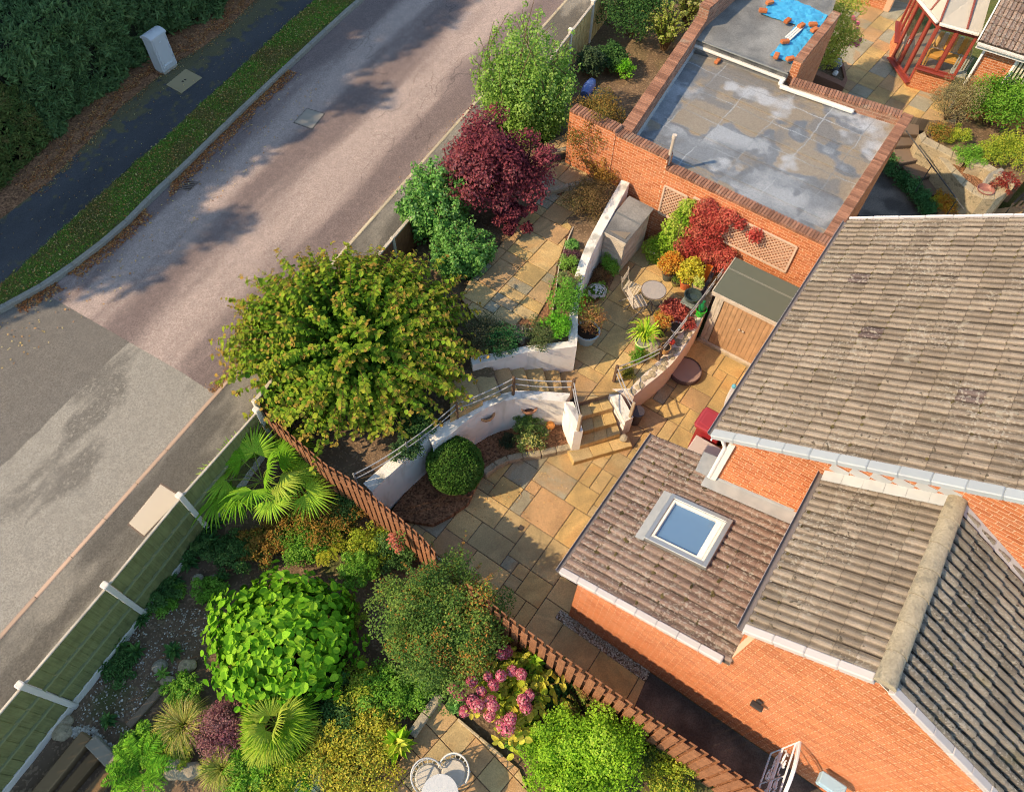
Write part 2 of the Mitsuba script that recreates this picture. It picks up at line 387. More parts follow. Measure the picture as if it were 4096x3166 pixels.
def felt2(p, n, uv):
    m = FB(p.x * 1.1, p.y * 1.1, 0.0, 5)
    return MX((.12, .12, .122), (.23, .228, .226), SS(.3, .7, m)) * (.85 + .3 * N(p.x * 40, p.y * 40))
surf('felt_grey', felt2, .6, .35)
def soil(p, n, uv):
    m = FB(p.x * 3, p.y * 3, p.z * 3, 5)
    c = MX((.07, .047, .032), (.21, .145, .098), m)
    chip = SS(.60, .70, N(p.x * 30, p.y * 30, p.z * 30))
    c = MX(c, C3((.27, .19, .125)), chip * .6)
    green = SS(.52, .72, FB(p.x * 1.4 + 5, p.y * 1.4, 0.0, 4)) * uv.x
    return MX(c, C3((.06, .09, .025)), green * .7)
surf('soil', soil, .95, .1, lambda p, n, uv: .02 * N(p.x * 30, p.y * 30, p.z * 30))
def bark(p, n, uv):
    c = MX((.08, .042, .028), (.34, .175, .095), N(p.x * 34, p.y * 34))
    return c * (.55 + .9 * FB(p.x * 14, p.y * 14, 0.0, 3))
surf('bark_chip', bark, .95, .1, lambda p, n, uv: .025 * N(p.x * 34, p.y * 34))
def lawn(p, n, uv):
    return MX((.05, .09, .018), (.13, .11, .045), FB(p.x * 2, p.y * 2, 0.0, 5)) * (.6 + .8 * N(p.x * 40, p.y * 40))
surf('turf', lawn, .95, .1)
def stone(p, n, uv):
    m = FB(p.x * 5, p.y * 5, p.z * 5, 5)
    c = MX((.26, .21, .14), (.46, .38, .26), m)
    lich = SS(.58, .7, FB(p.x * 11 + 3, p.y * 11, p.z * 11, 4))
    c = MX(c, C3((.13, .115, .08)), lich * .6)
    return MX(c, C3((.24, .235, .22)), uv.x) * (.8 + .4 * N(p.x * 50, p.y * 50, p.z * 50))
surf('stone', stone, .9, .15, lambda p, n, uv: .012 * FB(p.x * 14, p.y * 14, p.z * 14, 4))
def wood(p, n, uv):
    g = FB(uv.x * 2.5, uv.y * 60, 0.0, 4)
    kind = dr.floor(uv.x / 20.0 + .001)
    a = dr.select(kind == 1, C3((.155, .068, .036)), dr.select(kind == 2, C3((.125, .135, .055)), dr.select(kind == 3, C3((.34, .30, .26)), dr.select(kind == 4, C3((.48, .34, .14)), C3((.30, .18, .10))))))
    b = dr.select(kind == 1, C3((.27, .125, .068)), dr.select(kind == 2, C3((.205, .215, .095)), dr.select(kind == 3, C3((.52, .46, .39)), dr.select(kind == 4, C3((.62, .47, .22)), C3((.44, .28, .165))))))
    return (a * (1 - g) + b * g) * (.75 + .5 * FB(p.x * 6, p.y * 6, p.z * 6, 3))
surf('wood', wood, .75, .25)
def lead(p, n, uv):
    m = FB(p.x * 6, p.y * 6, p.z * 6, 4)
    return MX((.20, .215, .235), (.47, .48, .50), m * .5 + uv.x * .5)
surf('lead', lead, .5, .4)

# ------------------------------------------------------------------ helpers for bricks, tiles, slabs, planks
rng = np.random.default_rng(7)
def extr(pg, A, es, ez, nrm, d0, d1):
    """a polygon in the (s, z) plane at A, from offset d0 to d1 along nrm"""
    p = np.array(pg, float)
    a = np.sum(p[:, 0] * np.roll(p[:, 1], -1) - np.roll(p[:, 0], -1) * p[:, 1])
    if a < 0: p = p[::-1]
    n = len(p); q = A + p[:, :1] * es + p[:, 1:2] * ez
    v = np.vstack([q + nrm * d0, q + nrm * d1]); f = []
    for i in range(n):
        j = (i + 1) % n
        f += [[i, j, n + j], [i, n + j, n + i]]
    t = tri2d(p)
    f = np.vstack([f, t + n, t[:, ::-1]])
    if np.dot(np.cross(es, ez), nrm) < 0: f = f[:, ::-1]
    return v, f
def brickface(A, es, nrm, region, old=0.0, L=.214, H=.063, J=.012, proud=.002, dark=0.0):
    out = []; pg = Polygon(region); x0, y0, x1, y1 = pg.bounds
    for r in range(int((y1 - y0) / (H + J)) + 1):
        z = y0 + r * (H + J)
        for c in range(-1, int((x1 - x0) / (L + J)) + 2):
            s = x0 + c * (L + J) + (r % 2) * (L + J) / 2
            i = pg.intersection(sbox(s, z, s + L, z + H))
            if i.is_empty or i.geom_type != 'Polygon' or i.area < .0015: continue
            m = extr(np.array(i.exterior.coords)[:-1], A, es, Z, nrm, 0, proud + rng.uniform(-.0006, .0006))
            out.append((m[0], m[1], None, (rng.random(), old)))
    return out
def coping(A, B, z, w, inward, h=.075, old=1.0, step=.078):
    A, B = np.asarray(A, float), np.asarray(B, float)
    d = B - A; d[2] = 0; l = np.linalg.norm(d); es = d / l; out = []
    for i in range(int(l / step)):
        c = A + es * (i + .5) * l / int(l / step) + inward * (w / 2 - .015); c = c.copy(); c[2] = z + h / 2 + rng.uniform(-.004, .004)
        m = rbox(c, es, inward, Z, (step - .011, w, h), .008)
        out.append((*m, None, (rng.random(), old)))
    return out
MORTAR, MORTAR_OLD = (.56, .38, .27), (.30, .245, .20)
def brick_wall(parent, name, A, B, z0, z1, thick, inward, faces=('out',), old=0.0, region=None, cope=None, lim=300):
    """wall part (its mortar core) with bricks on its outer face (A to B) and, if asked, its inner face, and a brick-on-edge coping"""
    A, B = np.array(A, float), np.array(B, float); A[2] = B[2] = 0
    d = B - A; l = np.linalg.norm(d); es = d / l
    reg = region or [(0, z0), (l, z0), (l, z1), (0, z1)]
    core = extr(reg, A, es, Z, -inward, -thick, 0)
    w = add(name, core, 'matte', parent, color=MORTAR_OLD if old > .5 else MORTAR)
    out = []
    if 'out' in faces: out += brickface(A, es, -inward, reg, old)
    if 'in' in faces: out += brickface(A + inward * thick, es, inward, reg, old)
    if 'end' in faces:
        out += brickface(B, inward, es, [(0, z0), (thick, z0), (thick, z1), (0, z1)], old)
    if 'start' in faces:
        out += brickface(A, inward, -es, [(0, z0), (thick, z0), (thick, z1), (0, z1)], old)
    if cope is not None:
        out += coping(A - inward * .012, B - inward * .012, z1 + .004, thick + .03, inward, old=cope)
    pieces(w, 'brick', out, 'brick', 'brickwork', lim)
    return w
ROMAN = [(0, 0), (.05, .022), (.13, .03), (.27, .026), (.33, .004), (.5, 0), (.55, .022), (.63, .03), (.77, .026), (.83, .004), (1, 0)]
ROLLS = [(0, 0), (.05, 0), (.07, .03), (.13, .055), (.22, .06), (.31, .055), (.37, .03), (.39, 0), (.55, 0), (.57, .03), (.63, .055), (.72, .06), (.81, .055), (.87, .03), (.89, 0), (1, 0)]
def tiles(O, eu, es, width, length, w, g, kind, prof=ROMAN, thick=.022, lap=.07, hole=None, round_end=False, jit=.004, clip=None):
    n = np.cross(eu, es); n = n if n[2] > 0 else -n
    nu, ns = int(round(width / w)), int(math.ceil(length / g)); w = width / nu
    prof = np.array(prof); m = len(prof); out = []
    for j in range(ns):
        for i in range(nu):
            if clip and not clip((i + .5) * w, (j + .5) * g): continue
            if hole and hole[0] < (i + .5) * w < hole[1] and hole[2] < (j + .6) * g < hole[3]: continue
            o = O + eu * (i * w + rng.uniform(-jit, jit)) + es * (j * g + rng.uniform(-jit, jit)) + n * rng.uniform(0, .004)
            gl = min(g + lap, length - j * g + .02)
            xs = prof[:, 0] * (w - .012) + .006
            st = [(0.0, .35, thick * .3), (.03, 1.0, thick), (gl, 1.0, 0.0)] if round_end else [(0, 1.0, thick + .003), (gl, 1.0, 0.003)]
            rows = [o + xs[:, None] * eu + es * y + n * (prof[:, 1:] * k + h) for y, k, h in st]
            v = np.vstack([rows[0] - n * (thick + .004), *rows]); f = []
            for r in range(len(rows)):
                for a in range(m - 1): f.append([r * m + a, r * m + a + 1, (r + 1) * m + a + 1, (r + 1) * m + a])
            f = quads(f)
            nn = np.cross(v[f[-1][1]] - v[f[-1][0]], v[f[-1][2]] - v[f[-1][0]])
            if nn @ n < 0: f = f[:, ::-1]
            k = kind == 0 and nu > 15 and rng.random() < .022
            kd = 3 if k else kind
            nr = len(rows) + 1; cl_ = rng.integers(1, 4000) * 8.0
            tu = np.column_stack([np.tile(prof[:, 0], nr) + cl_, np.concatenate([np.full(m, kd * 2 + y) for y in (0, *np.clip([q[0] / g for q in st], 0, 1))])])
            out.append((v, f, None, tu))
    return out
def slabs(poly, z, ax, ay, origin, mod=.30, gap=.014, th=.035, seed=1, sizes=None, jit=.003, within=None, tone=None, cutoff=.02):
    r = np.random.default_rng(seed)
    pg = Polygon([p[:2] for p in poly]).buffer(0)
    A2 = np.array([ax[:2], ay[:2]])
    loc = lambda p: (np.asarray(p)[:, :2] - origin[:2]) @ A2.T
    lp = Polygon(loc(np.array([p for p in poly]))).buffer(0)
    x0, y0, x1, y1 = lp.bounds
    i0, j0, i1, j1 = [int(math.floor(t / mod)) for t in (x0, y0, x1, y1)]
    occ = set(); out = []
    sizes = sizes or [(3, 2), (2, 3), (2, 2), (2, 1), (1, 2), (3, 2), (2, 2), (3, 3), (2, 3), (1, 1)]
    for j in range(j0, j1 + 1):
        for i in range(i0, i1 + 1):
            if (i, j) in occ: continue
            o = [sizes[t] for t in r.permutation(len(sizes))] + [(1, 1)]
            for a, b in o:
                cells = [(i + x, j + y) for x in range(a) for y in range(b)]
                if any(c in occ for c in cells): continue
                occ.update(cells); break
            else: continue
            g = gap / 2
            q = sbox(i * mod + g, j * mod + g, (i + a) * mod - g, (j + b) * mod - g).intersection(lp)
            for q in getattr(q, 'geoms', [q]):
                if q.is_empty or q.geom_type != 'Polygon' or q.area < cutoff: continue
                q = q.simplify(.01)
                c = np.array(q.exterior.coords)[:-1]
                if len(c) < 3: continue
                w3 = np.column_stack([origin[:2] + c @ A2, np.full(len(c), z + r.uniform(-jit, jit))])
                if np.linalg.det(A2) < 0: w3 = w3[::-1]
                m = prism(w3, depth=th, bev=.007)
                t = r.random() if tone is None else tone(r)
                out.append((*m, None, (t, r.random())))
    return out
def plank(a, b, w, h, kind, up=Z, bev=.004, nose=0.0):
    a, b = np.asarray(a, float), np.asarray(b, float)
    v, f = beam(a, b, w, h, up, bev)
    l = np.linalg.norm(b - a); ax = (b - a) / l
    ay = np.cross(up, ax); ay = ay / (np.linalg.norm(ay) + 1e-9)
    q = v - a
    if nose:
        s = (q @ ax) > l * .5
        tt = (q @ ay) / (w / 2)
        v = v + np.where(s & (np.abs(tt) > .6), -nose, 0.0)[:, None] * ax
    return v, f, None, np.column_stack([kind * 20 + rng.uniform(0, 8) + q @ ax, q @ ay + rng.uniform(0, 9)])
def scatter(poly, n, seed):
    r = np.random.default_rng(seed); pg = Polygon([p[:2] for p in poly]).buffer(0); x0, y0, x1, y1 = pg.bounds; got = []
    while sum(map(len, got)) < n:
        p = r.uniform((x0, y0), (x1, y1), (n * 2, 2)); got.append(p[contains_xy(pg, p[:, 0], p[:, 1])])
    return np.vstack(got)[:n]

# ------------------------------------------------------------------ ground, road, pavements
big = np.array([[-150, -150], [150, -150], [150, 150], [-150, 150]])
struct('ground', flat([(x, y, -1.3) for x, y in big]), 'turf')
ZR = 1.4
scale_r = (CAM_H - ZR) / (CAM_H - 1.8)
S_KERB, S_FENCE = -9.08 * scale_r, -7.62 * scale_r
lk = [at(k, x, y, ZR) for k, x, y in (('D', 0, 393), ('D', 140, 320), ('D', 330, 213), ('D', 490, 97), ('A', 660, 1500), ('A', 800, 1378), ('A', 1000, 1172), ('A', 1100, 1085), ('A', 1250, 935), ('A', 1500, 690), ('A', 1900, 310), ('A', 2148, 80))]
lk = [lk[0] - RT * 14 - RN * 6, lk[0] - RT * 3 - RN * 1.2] + lk + [lk[-1] + RT * 8, lk[-1] + RT * 40]
joint = [at('D', 270, 262, ZR), at('D', 735, 530, ZR), at('D', 1110, 745, ZR), at('D', 1305, 875, ZR)]
def st(p): return np.array([p @ RN, p @ RT])
kend = R(S_KERB, joint[-1] @ RT, ZR)
ki = min(range(len(lk)), key=lambda i: np.linalg.norm(lk[i] - joint[0]))
pink = [joint[0], *joint[1:-1], kend, R(S_KERB, 60, ZR)] + [q for q in lk[::-1] if q @ RT > joint[0] @ RT]
grey = [joint[0], *joint[1:-1], kend, R(S_KERB, -24, ZR)] + [q for q in lk if q @ RT < joint[0] @ RT]
road = struct('road', prism(pink, depth=.5), 'pink_tarmac')
grey = [q - Z * .006 for q in grey]
add('road_surface', prism(grey, depth=.5), 'grey_tarmac', road, label='grey tarmac stretch of the road')
ZP = ZR + .10
struct('pavement', prism([R(S_KERB + .09, -24, ZR + .03), R(S_FENCE - .10, -24, ZR + .03), R(S_FENCE - .10, 60, ZR + .03), R(S_KERB + .09, 60, ZR + .03)], z0=-1.2), 'path_tarmac')
# flush edging stones between road and pavement on the right
ed = struct('edging', prism([R(S_KERB - .001, -24, ZR + .0), R(S_KERB + .091, -24, ZR), R(S_KERB + .091, 60, ZR), R(S_KERB - .001, 60, ZR)], depth=.3), 'dark_concrete')
out = []
t0 = at('D', 1200, 1035, ZR) @ RT - 12 * .858
for i in range(40):
    t = t0 + i * .858
    m = rbox(R(S_KERB + .045, t + .429, ZR - .005), RT, RN, Z, (.846, .088, .09), .01)
    c = np.array((.46, .33, .26)) if i < 17 else np.array((.46, .40, .30))
    out.append((*m, c * rng.uniform(.85, 1.1), None))
pieces(ed, 'edging_stone', out, 'matte')
# kerb on the left
kb = lk[1:-1]
def offset_line(line, d, dz=0.0):
    l = np.array(line); t = np.gradient(l, axis=0); t[:, 2] = 0; t /= np.linalg.norm(t, axis=1, keepdims=True)
    return [p + np.array([-q[1], q[0], 0]) * d + Z * dz for p, q in zip(l, t)]
kout = offset_line(kb, .14, .11); kin = [q + Z * .11 for q in kb]
kerb = struct('kerb', ribbon(kin, kout, ZR - .3), 'stone', uv=(.9, 0))
ls = LineString([q[:2] for q in kb]); out = []
for i in range(int(ls.length / .86)):
    a, b = np.array(ls.interpolate(i * .86 + .006).coords[0]), np.array(ls.interpolate(i * .86 + .85).coords[0])
    es = np.append(b - a, 0); l = np.linalg.norm(es); es /= l; nn = np.array([-es[1], es[0], 0])
    m = rbox(np.append((a + b) / 2, ZR + .045) + nn * .068, es, nn, Z, (l, .145, .17), .022)
    out.append((*m, None, (.75 + .25 * rng.random(), 0)))
pieces(kerb, 'kerb_stone', out, 'stone')
# verge, far pavement, litter strip behind the left kerb
vin = offset_line(kb, .13, .09)
v_in = [at(k, x, y, ZP) for k, x, y in (('D', 0, 218), ('D', 100, 108), ('A', 85, 1680), ('A', 300, 1480), ('A', 470, 1320), ('A', 640, 1170), ('A', 820, 1000), ('A', 1030, 830), ('A', 1200, 660), ('A', 1340, 535), ('A', 1500, 390), ('A', 1690, 210), ('A', 1920, 5))]
v_in = [v_in[0] - RT * 4 - RN * 1.6] + v_in + [v_in[-1] + RT * 8, v_in[-1] + RT * 30]
verge_poly = vin + [vin[-1] + RT * 24] + v_in[::-1]
gz = [(*q[:2], ZP - .01) for q in vin + v_in] + [(*((a + b) / 2)[:2], ZP + .05) for a, b in zip(vin[::2], v_in[::2])]
verge = sheet(verge_poly, gz, .16, .03, 2.0, 3, .3)
struct('verge', verge, 'turf')
p_in = [at(k, x, y, ZP) for k, x, y in (('A', 0, 1345), ('A', 300, 1115), ('A', 560, 845), ('A', 760, 640), ('A', 910, 520), ('A', 1100, 370), ('A', 1250, 285), ('A', 1400, 165), ('A', 1560, 5))]
p_in = [p_in[0] - RT * 9 - RN * .8] + p_in + [p_in[-1] + RT * 30]
struct('far_pavement', prism([q - Z * .004 for q in v_in[::-1]] + [q - Z * .004 for q in p_in], depth=.5), 'dark_tarmac')
bank_poly = p_in + [p_in[-1] - RN * 30, p_in[0] - RN * 30]
bank = sheet(bank_poly, [(*q[:2], ZP - .01) for q in p_in] + [(*(q - RN * .6)[:2], ZP + .10) for q in p_in] + [(*(q - RN * 30)[:2], ZP + .3) for q in p_in], .35, .04, 1.5, 5, .4)
struct('hedge_bank', bank, 'bark_chip')
# covers and gully
def plate(name, label, corners, z, color, mat='matte', cat_='cover', frame=None, th=.03, lift=.012):
    k = thing(name, label, cat_)
    add('plate', prism([(*q[:2], z + lift) for q in corners], depth=th, bev=.006), mat, k, color=color)
    if frame is not None:
        c = np.mean(corners, 0); o = [c + (q - c) * 1.07 for q in corners]
        add('frame', prism([(*q[:2], z + lift - .005) for q in o], depth=th, bev=.004), 'matte', k, color=frame)
    return k
k = plate('inspection_cover', 'buff concrete inspection cover set in the dark pavement below the grey cabinet', pts('A', [(1140, 424), (1241, 477), (1113, 573), (1020, 522)], ZP), ZP, (.30, .245, .15))
for dx in (-.05, .05):
    c = at('A', 1130, 497, ZP)
    add('lift_hole', rbox(c + RT * dx + Z * .014, RT, RN, Z, (.05, .06, .01), .004), 'matte', k, color=(.03, .03, .03))
plate('inspection_cover', 'square grey cover set in the pinkish road, partly in shadow', pts('A', [(1885, 668), (1990, 700), (1915, 792), (1805, 752)], ZR), ZR, (.29, .26, .23), frame=(.07, .06, .055))
plate('inspection_cover', 'pale worn concrete cover in the pavement beside the green fence', [at('D', 990, 1440, ZR), at('D', 1115, 1520, ZR), at('G', 890, 120, ZR), at('G', 795, 45, ZR)], ZR + .03, (.50, .44, .37), frame=(.16, .12, .10))
g = thing('gully_grate', 'dark slotted drain grate in the gutter among fallen leaves', 'drain')
gc = pts('A', [(1150, 1098), (1200, 1128), (1160, 1172), (1108, 1160)], ZR)
gm = np.mean(gc, 0)
add('frame', prism([(*q[:2], ZR + .006) for q in gc], depth=.04), 'matte', g, color=(.035, .03, .03))
for i in range(6):
    o = (i - 2.5) * .07
    add('bar', rbox(gm + RT * o + Z * .012, (RT * .35 + RN) / np.linalg.norm(RT * .35 + RN), RT, Z, (.36, .032, .02), .004), 'paint', g, color=(.15, .12, .11))

# ------------------------------------------------------------------ our garden: levels and paving
lower_poly = [at('E', 400, 1630, 0), at('N', 60, 1590, 0), at('N', 330, 1430, 0), at('N', 470, 1180, 0), at('N', 760, 1060, 0), at('N', 1165, 990, 0), at('N', 1600, 850, 0), at('N', 1700, 600, 0), at('M', 890, 1520, 0), at('M', 1010, 1380, 0), at('M', 1110, 1230, 0),
              W(12.1, -2.9, 0), W(12.1, -.2, 0), W(7.3, -.2, 0), W(7.3, -1.25, 0), W(4.22, -1.25, 0), W(4.22, .60, 0), W(2.95, .75, 0), at('H', 1120, 640, 0), at('H', 690, 300, 0)]
patio = struct('patio', prism([q - Z * .02 for q in lower_poly], z0=-1.2), 'dark_concrete')
pieces(patio, 'slab', slabs(lower_poly, 0.0, V, U, at('N', 880, 1365, 0), .29, .016, .045, 11, tone=lambda r: r.random() * .78 if r.random() < .9 else .9), 'slab', 'slab_rest')
side_path = [W(2.8, .60, -.03), W(4.22, .60, -.03), W(4.22, 9, -.03), W(2.6, 9, -.03)]
struct('side_path', prism(side_path, z0=-1.2), 'dark_concrete')
gravel_poly = [W(4.02, -1.45, 0), W(4.22, -1.45, 0), W(4.22, .62, 0), W(4.0, .62, 0)]
rp = scatter(gravel_poly, 900, 5)
struct('gravel_strip', prism([q + Z * .012 for q in gravel_poly], depth=.1), 'soil', uv=(0, 0))
def pebbles(p, z, rmin, rmax, pal, seed, zf=None):
    r = np.random.default_rng(seed); ms = []
    m = trimesh.creation.icosahedron(); vv, ff = np.array(m.vertices), np.array(m.faces)
    for x, y in p:
        s = r.uniform(rmin, rmax); c = np.array(pal[r.integers(len(pal))]) * r.uniform(.75, 1.15)
        ms.append((vv * s * r.uniform(.6, 1.2, 3) * (1, 1, .6) + (x, y, (zf(x, y) if zf else z) + s * .2), ff, c, None))
    return cat(ms)
GRAVEL = [(.42, .38, .33), (.5, .46, .40), (.30, .25, .20), (.36, .28, .21)]
add('gravel_strip__pebbles', pebbles(rp, .012, .011, .021, GRAVEL, 6), 'matte', kind='stuff')
labels['gravel_strip'] = {'kind': 'structure'}
# the landing and the terrace, 0.8 m up
ter = [at('N', 1225, 620, .8), at('N', 1465, 555, .8), at('N', 1560, 545, .8), at('M', 660, 1682, .8), at('M', 760, 1610, .8), at('M', 860, 1530, .8), at('M', 1000, 1350, .8), at('M', 1110, 1170, .8), at('M', 1200, 960, .8), at('M', 1395, 690, .8), at('M', 1000, 600, .8), at('M', 690, 520, .8), at('M', 560, 520, .8), at('M', 300, 640, .8), at('M', 180, 860, .8), at('M', 120, 1060, .8), at('M', 100, 1330, .8), at('N', 1190, 355, .8), at('N', 1075, 365, .8), at('N', 1105, 540, .8), at('N', 1180, 560, .8)]
terrace = struct('terrace', prism([q - Z * .02 for q in ter], z0=-.2), 'dark_concrete')
pieces(terrace, 'slab', slabs(ter, .8, V, U, at('M', 220, 1440, .8), .29, .016, .045, 23, tone=lambda r: .05 + .75 * r.random()), 'slab')
# the upper garden with its patio, about 1.7 m up
ZU = 1.66
up_all = [R(S_FENCE + .06, 4.2, 1.2), at('E', 260, 1470, 1.3), at('N', 20, 900, 1.3), at('N', 270, 720, 1.32), at('N', 500, 600, 1.36), at('N', 620, 560, 1.36), at('N', 545, 345, 1.5), at('N', 380, 320, 1.5), at('N', 700, 200, ZU), at('N', 1190, 150, ZU), at('M', 70, 1100, ZU), at('M', 120, 860, ZU), at('M', 180, 650, ZU + .1), at('M', 300, 400, ZU + .15), at('M', 470, 100, ZU + .2), at('K', 450, 1250, ZU + .2), at('K', 60, 1000, ZU + .1), R(S_FENCE + .06, 17.6, ZU)]
ctl = [tuple(q) for q in up_all] + [(*at('B', x, y, ZU)[:2], ZU - .04) for x, y in ((1100, 1500), (1300, 1300), (1450, 1500), (1500, 1200), (1200, 1688))] + [(*at('E', x, y, ZU)[:2], ZU - .04) for x, y in ((900, 300), (1200, 200), (1350, 450), (1000, 480))] + [(*at('N', 100, 560, 1.4)[:2], 1.35), (*at('N', 240, 480, 1.5)[:2], 1.5), (*at('N', 330, 640, 1.45)[:2], 1.4)]
upper = sheet(up_all, ctl, .16, .03, 1.5, 9, .9)
struct('upper_garden', upper, 'soil', uv=(.25, 0))
zup = height_on(upper)
gravel_up = [at('B', 1320, 1215, ZU), at('B', 1640, 1130, ZU), at('B', 1560, 1330, ZU), at('B', 1525, 1395, ZU), at('B', 1470, 1500, ZU), at('B', 1430, 1640, ZU), at('E', 1412, 280, ZU), at('E', 1380, 470, ZU), at('E', 1078, 500, ZU), at('E', 930, 420, ZU), at('E', 830, 300, ZU), at('E', 880, 190, ZU), at('B', 1000, 1610, ZU), at('B', 1170, 1380, ZU)]
up_patio = struct('upper_patio', prism(gravel_up, depth=.3), 'bark_chip')
sl_up = [at('B', 1320, 1218, ZU), at('B', 1630, 1135, ZU), at('B', 1545, 1340, ZU), at('B', 1490, 1440, ZU), at('B', 1420, 1640, ZU), at('E', 1420, 130, ZU), at('E', 1375, 290, ZU), at('E', 1290, 430, ZU), at('E', 1200, 425, ZU), at('E', 1165, 475, ZU), at('E', 1105, 445, ZU), at('E', 1060, 498, ZU), at('E', 935, 430, ZU), at('E', 835, 300, ZU), at('E', 885, 195, ZU), at('B', 1000, 1612, ZU), at('B', 1165, 1390, ZU)]
pieces(up_patio, 'slab', slabs(sl_up, ZU + .035, V, U, at('E', 1280, 235, ZU), .30, .018, .045, 31, sizes=[(2, 2), (3, 2), (2, 3), (2, 2), (3, 2), (2, 1)], tone=lambda r: (.62 + .38 * r.random()) if r.random() < .55 else r.random() * .6), 'slab')
# higher steps of paving towards the garage
for i, (poly, z) in enumerate([([('B', 1325, 1110), ('B', 1400, 1000), ('B', 1520, 985), ('B', 1560, 1000), ('B', 1635, 1105), ('B', 1345, 1175)], ZU + .14), ([('B', 1370, 960), ('B', 1345, 880), ('B', 1500, 810), ('B', 1515, 920)], ZU + .26)]):
    pp = [at(k, x, y, z) for k, x, y in poly]
    lv = struct('upper_paving', prism([q - Z * .02 for q in pp], depth=.5), 'dark_concrete')
    pieces(lv, 'slab', slabs(pp, z, V, U, pp[0], .30, .016, .045, 40 + i, sizes=[(2, 2), (3, 2)], tone=lambda r: r.random() * .5 + .45), 'slab')
# sleepers at the steps of the upper paving
def sleeper(a, b, w, h, label, uvx=.1):
    k = thing('timber_edging', label, 'edging')
    a, b = np.asarray(a), np.asarray(b); n = max(2, int(np.linalg.norm(b - a) / .5))
    out = []
    for i in range(n):
        m = beam(a + (b - a) * (i + .01) / n, a + (b - a) * (i + .99) / n, w, h, Z, .015)
        out.append((*m, None, (uvx + .2 * rng.random(), 0)))
    pieces(k, 'block', out, 'stone')
sleeper(at('B', 1350, 1182, ZU + .1), at('B', 1645, 1112, ZU + .1), .14, .16, 'pale stone edging stepping across the upper patio below the brown shrub', .35)
sleeper(at('B', 1375, 948, ZU + .2), at('B', 1505, 915, ZU + .2), .14, .16, 'short pale stone edging at the far top of the upper patio', .35)
# thin metal edging of the border, kept low
eg = [('B', 1527, 1390), ('B', 1500, 1450), ('B', 1470, 1530), ('B', 1440, 1640), ('E', 1440, 90), ('E', 1412, 300), ('E', 1382, 472), ('E', 1240, 486), ('E', 1076, 503)]
eg = [at(k, x, y, ZU + .06) for k, x, y in eg]
k = thing('border_edging', 'thin pale timber edging strip curving round the upper patio gravel', 'edging')
add('strip', ribbon(eg, offset_line(eg, -.025), ZU - .1), 'paint', k, color=(.45, .40, .33))
# the bed at the foot of the curved wall, edged with blocks
bed = [at('E', 420, 1645, .12), at('N', 60, 1600, .1), at('N', 200, 1530, .1), at('N', 345, 1430, .1), at('N', 455, 1190, .15), at('N', 560, 1100, .15), at('N', 750, 1040, .15), at('N', 930, 1010, .15), at('N', 1175, 960, .15), at('N', 1150, 780, .15), at('N', 700, 740, .15), at('N', 400, 880, .15), at('N', 150, 1010, .15), at('N', -100, 1240, .15), at('E', 400, 1610, .15)]
struct('flower_bed', sheet(bed, [(*q[:2], .13) for q in bed], .1, .02, 3, 4, .3), 'bark_chip')
k = thing('stone_edging', 'low weathered stone block edging round the bed below the white wall', 'edging')
ln = [('N', 470, 1180), ('N', 560, 1110), ('N', 660, 1062), ('N', 780, 1035), ('N', 930, 1018), ('N', 1050, 990), ('N', 1172, 965)]
ln = [at(a, x, y, .17) for a, x, y in ln]; out = []
for a, b in zip(ln, ln[1:]):
    n = max(1, int(round(np.linalg.norm(b - a) / .55)))
    for i in range(n):
        m = beam(a + (b - a) * (i + .015) / n - Z * .09, a + (b - a) * (i + .985) / n - Z * .09, .15, .2, Z, .02)
        out.append((*m, None, (.05 + .25 * rng.random(), 0)))
pieces(k, 'block', out, 'stone')
# ------------------------------------------------------------------ steps
def step_set(name, label, polys, z0, toneseed, nx=2):
    k = thing(name, label, 'steps'); r = np.random.default_rng(toneseed)
    for q, z in polys:
        q = [at(a, x, y, z) for a, x, y in q]
        f0, f1, b1, b0 = q
        add('riser', prism([p - Z * .032 for p in (f0, f1, b1 + (b1 - f1) * .2, b0 + (b0 - f0) * .2)], z0=z0), 'slab', k, uv=(r.random() * .4, r.random()))
        for i in range(nx):
            e = .004
            a0, a1 = f0 + (f1 - f0) * (i / nx + e), f0 + (f1 - f0) * ((i + 1) / nx - e)
            c0, c1 = b0 + (b1 - b0) * (i / nx + e), b0 + (b1 - b0) * ((i + 1) / nx - e)
            add('tread', prism([a0, a1, c1, c0], depth=.035, bev=.008), 'slab', k, uv=(r.random() * .7, r.random()))
    return k
step_set('stone_steps', 'short straight flight of buff stone steps between two white piers', [
    ([('N', 1190, 1095), ('N', 1660, 962), ('N', 1625, 885), ('N', 1150, 1015)], .16), ([('N', 1242, 965), ('N', 1566, 862), ('N', 1540, 795), ('N', 1258, 880)], .32),
    ([('N', 1262, 850), ('N', 1536, 775), ('N', 1500, 690), ('N', 1255, 760)], .48), ([('N', 1256, 732), ('N', 1506, 660), ('N', 1460, 580), ('N', 1240, 645)], .64)], -.2, 3, 3)
stairs = [((1075, 365), (1105, 540)), ((940, 335), (995, 530)), ((790, 340), (850, 520)), ((675, 340), (742, 520)), ((530, 345), (608, 550)), ((380, 400), (462, 605)), ((232, 440), (245, 720))]
sp = []
for i in range(6):
    z = .8 + .13 * (i + 1)
    (a, b), (c, d) = stairs[i], stairs[i + 1]
    sp.append(([('N', *b), ('N', *a), ('N', *c), ('N', *d)], z))
step_set('side_steps', 'broad shallow stone stairs climbing left along the white wall under the shrub', sp, -.2, 5, 1)
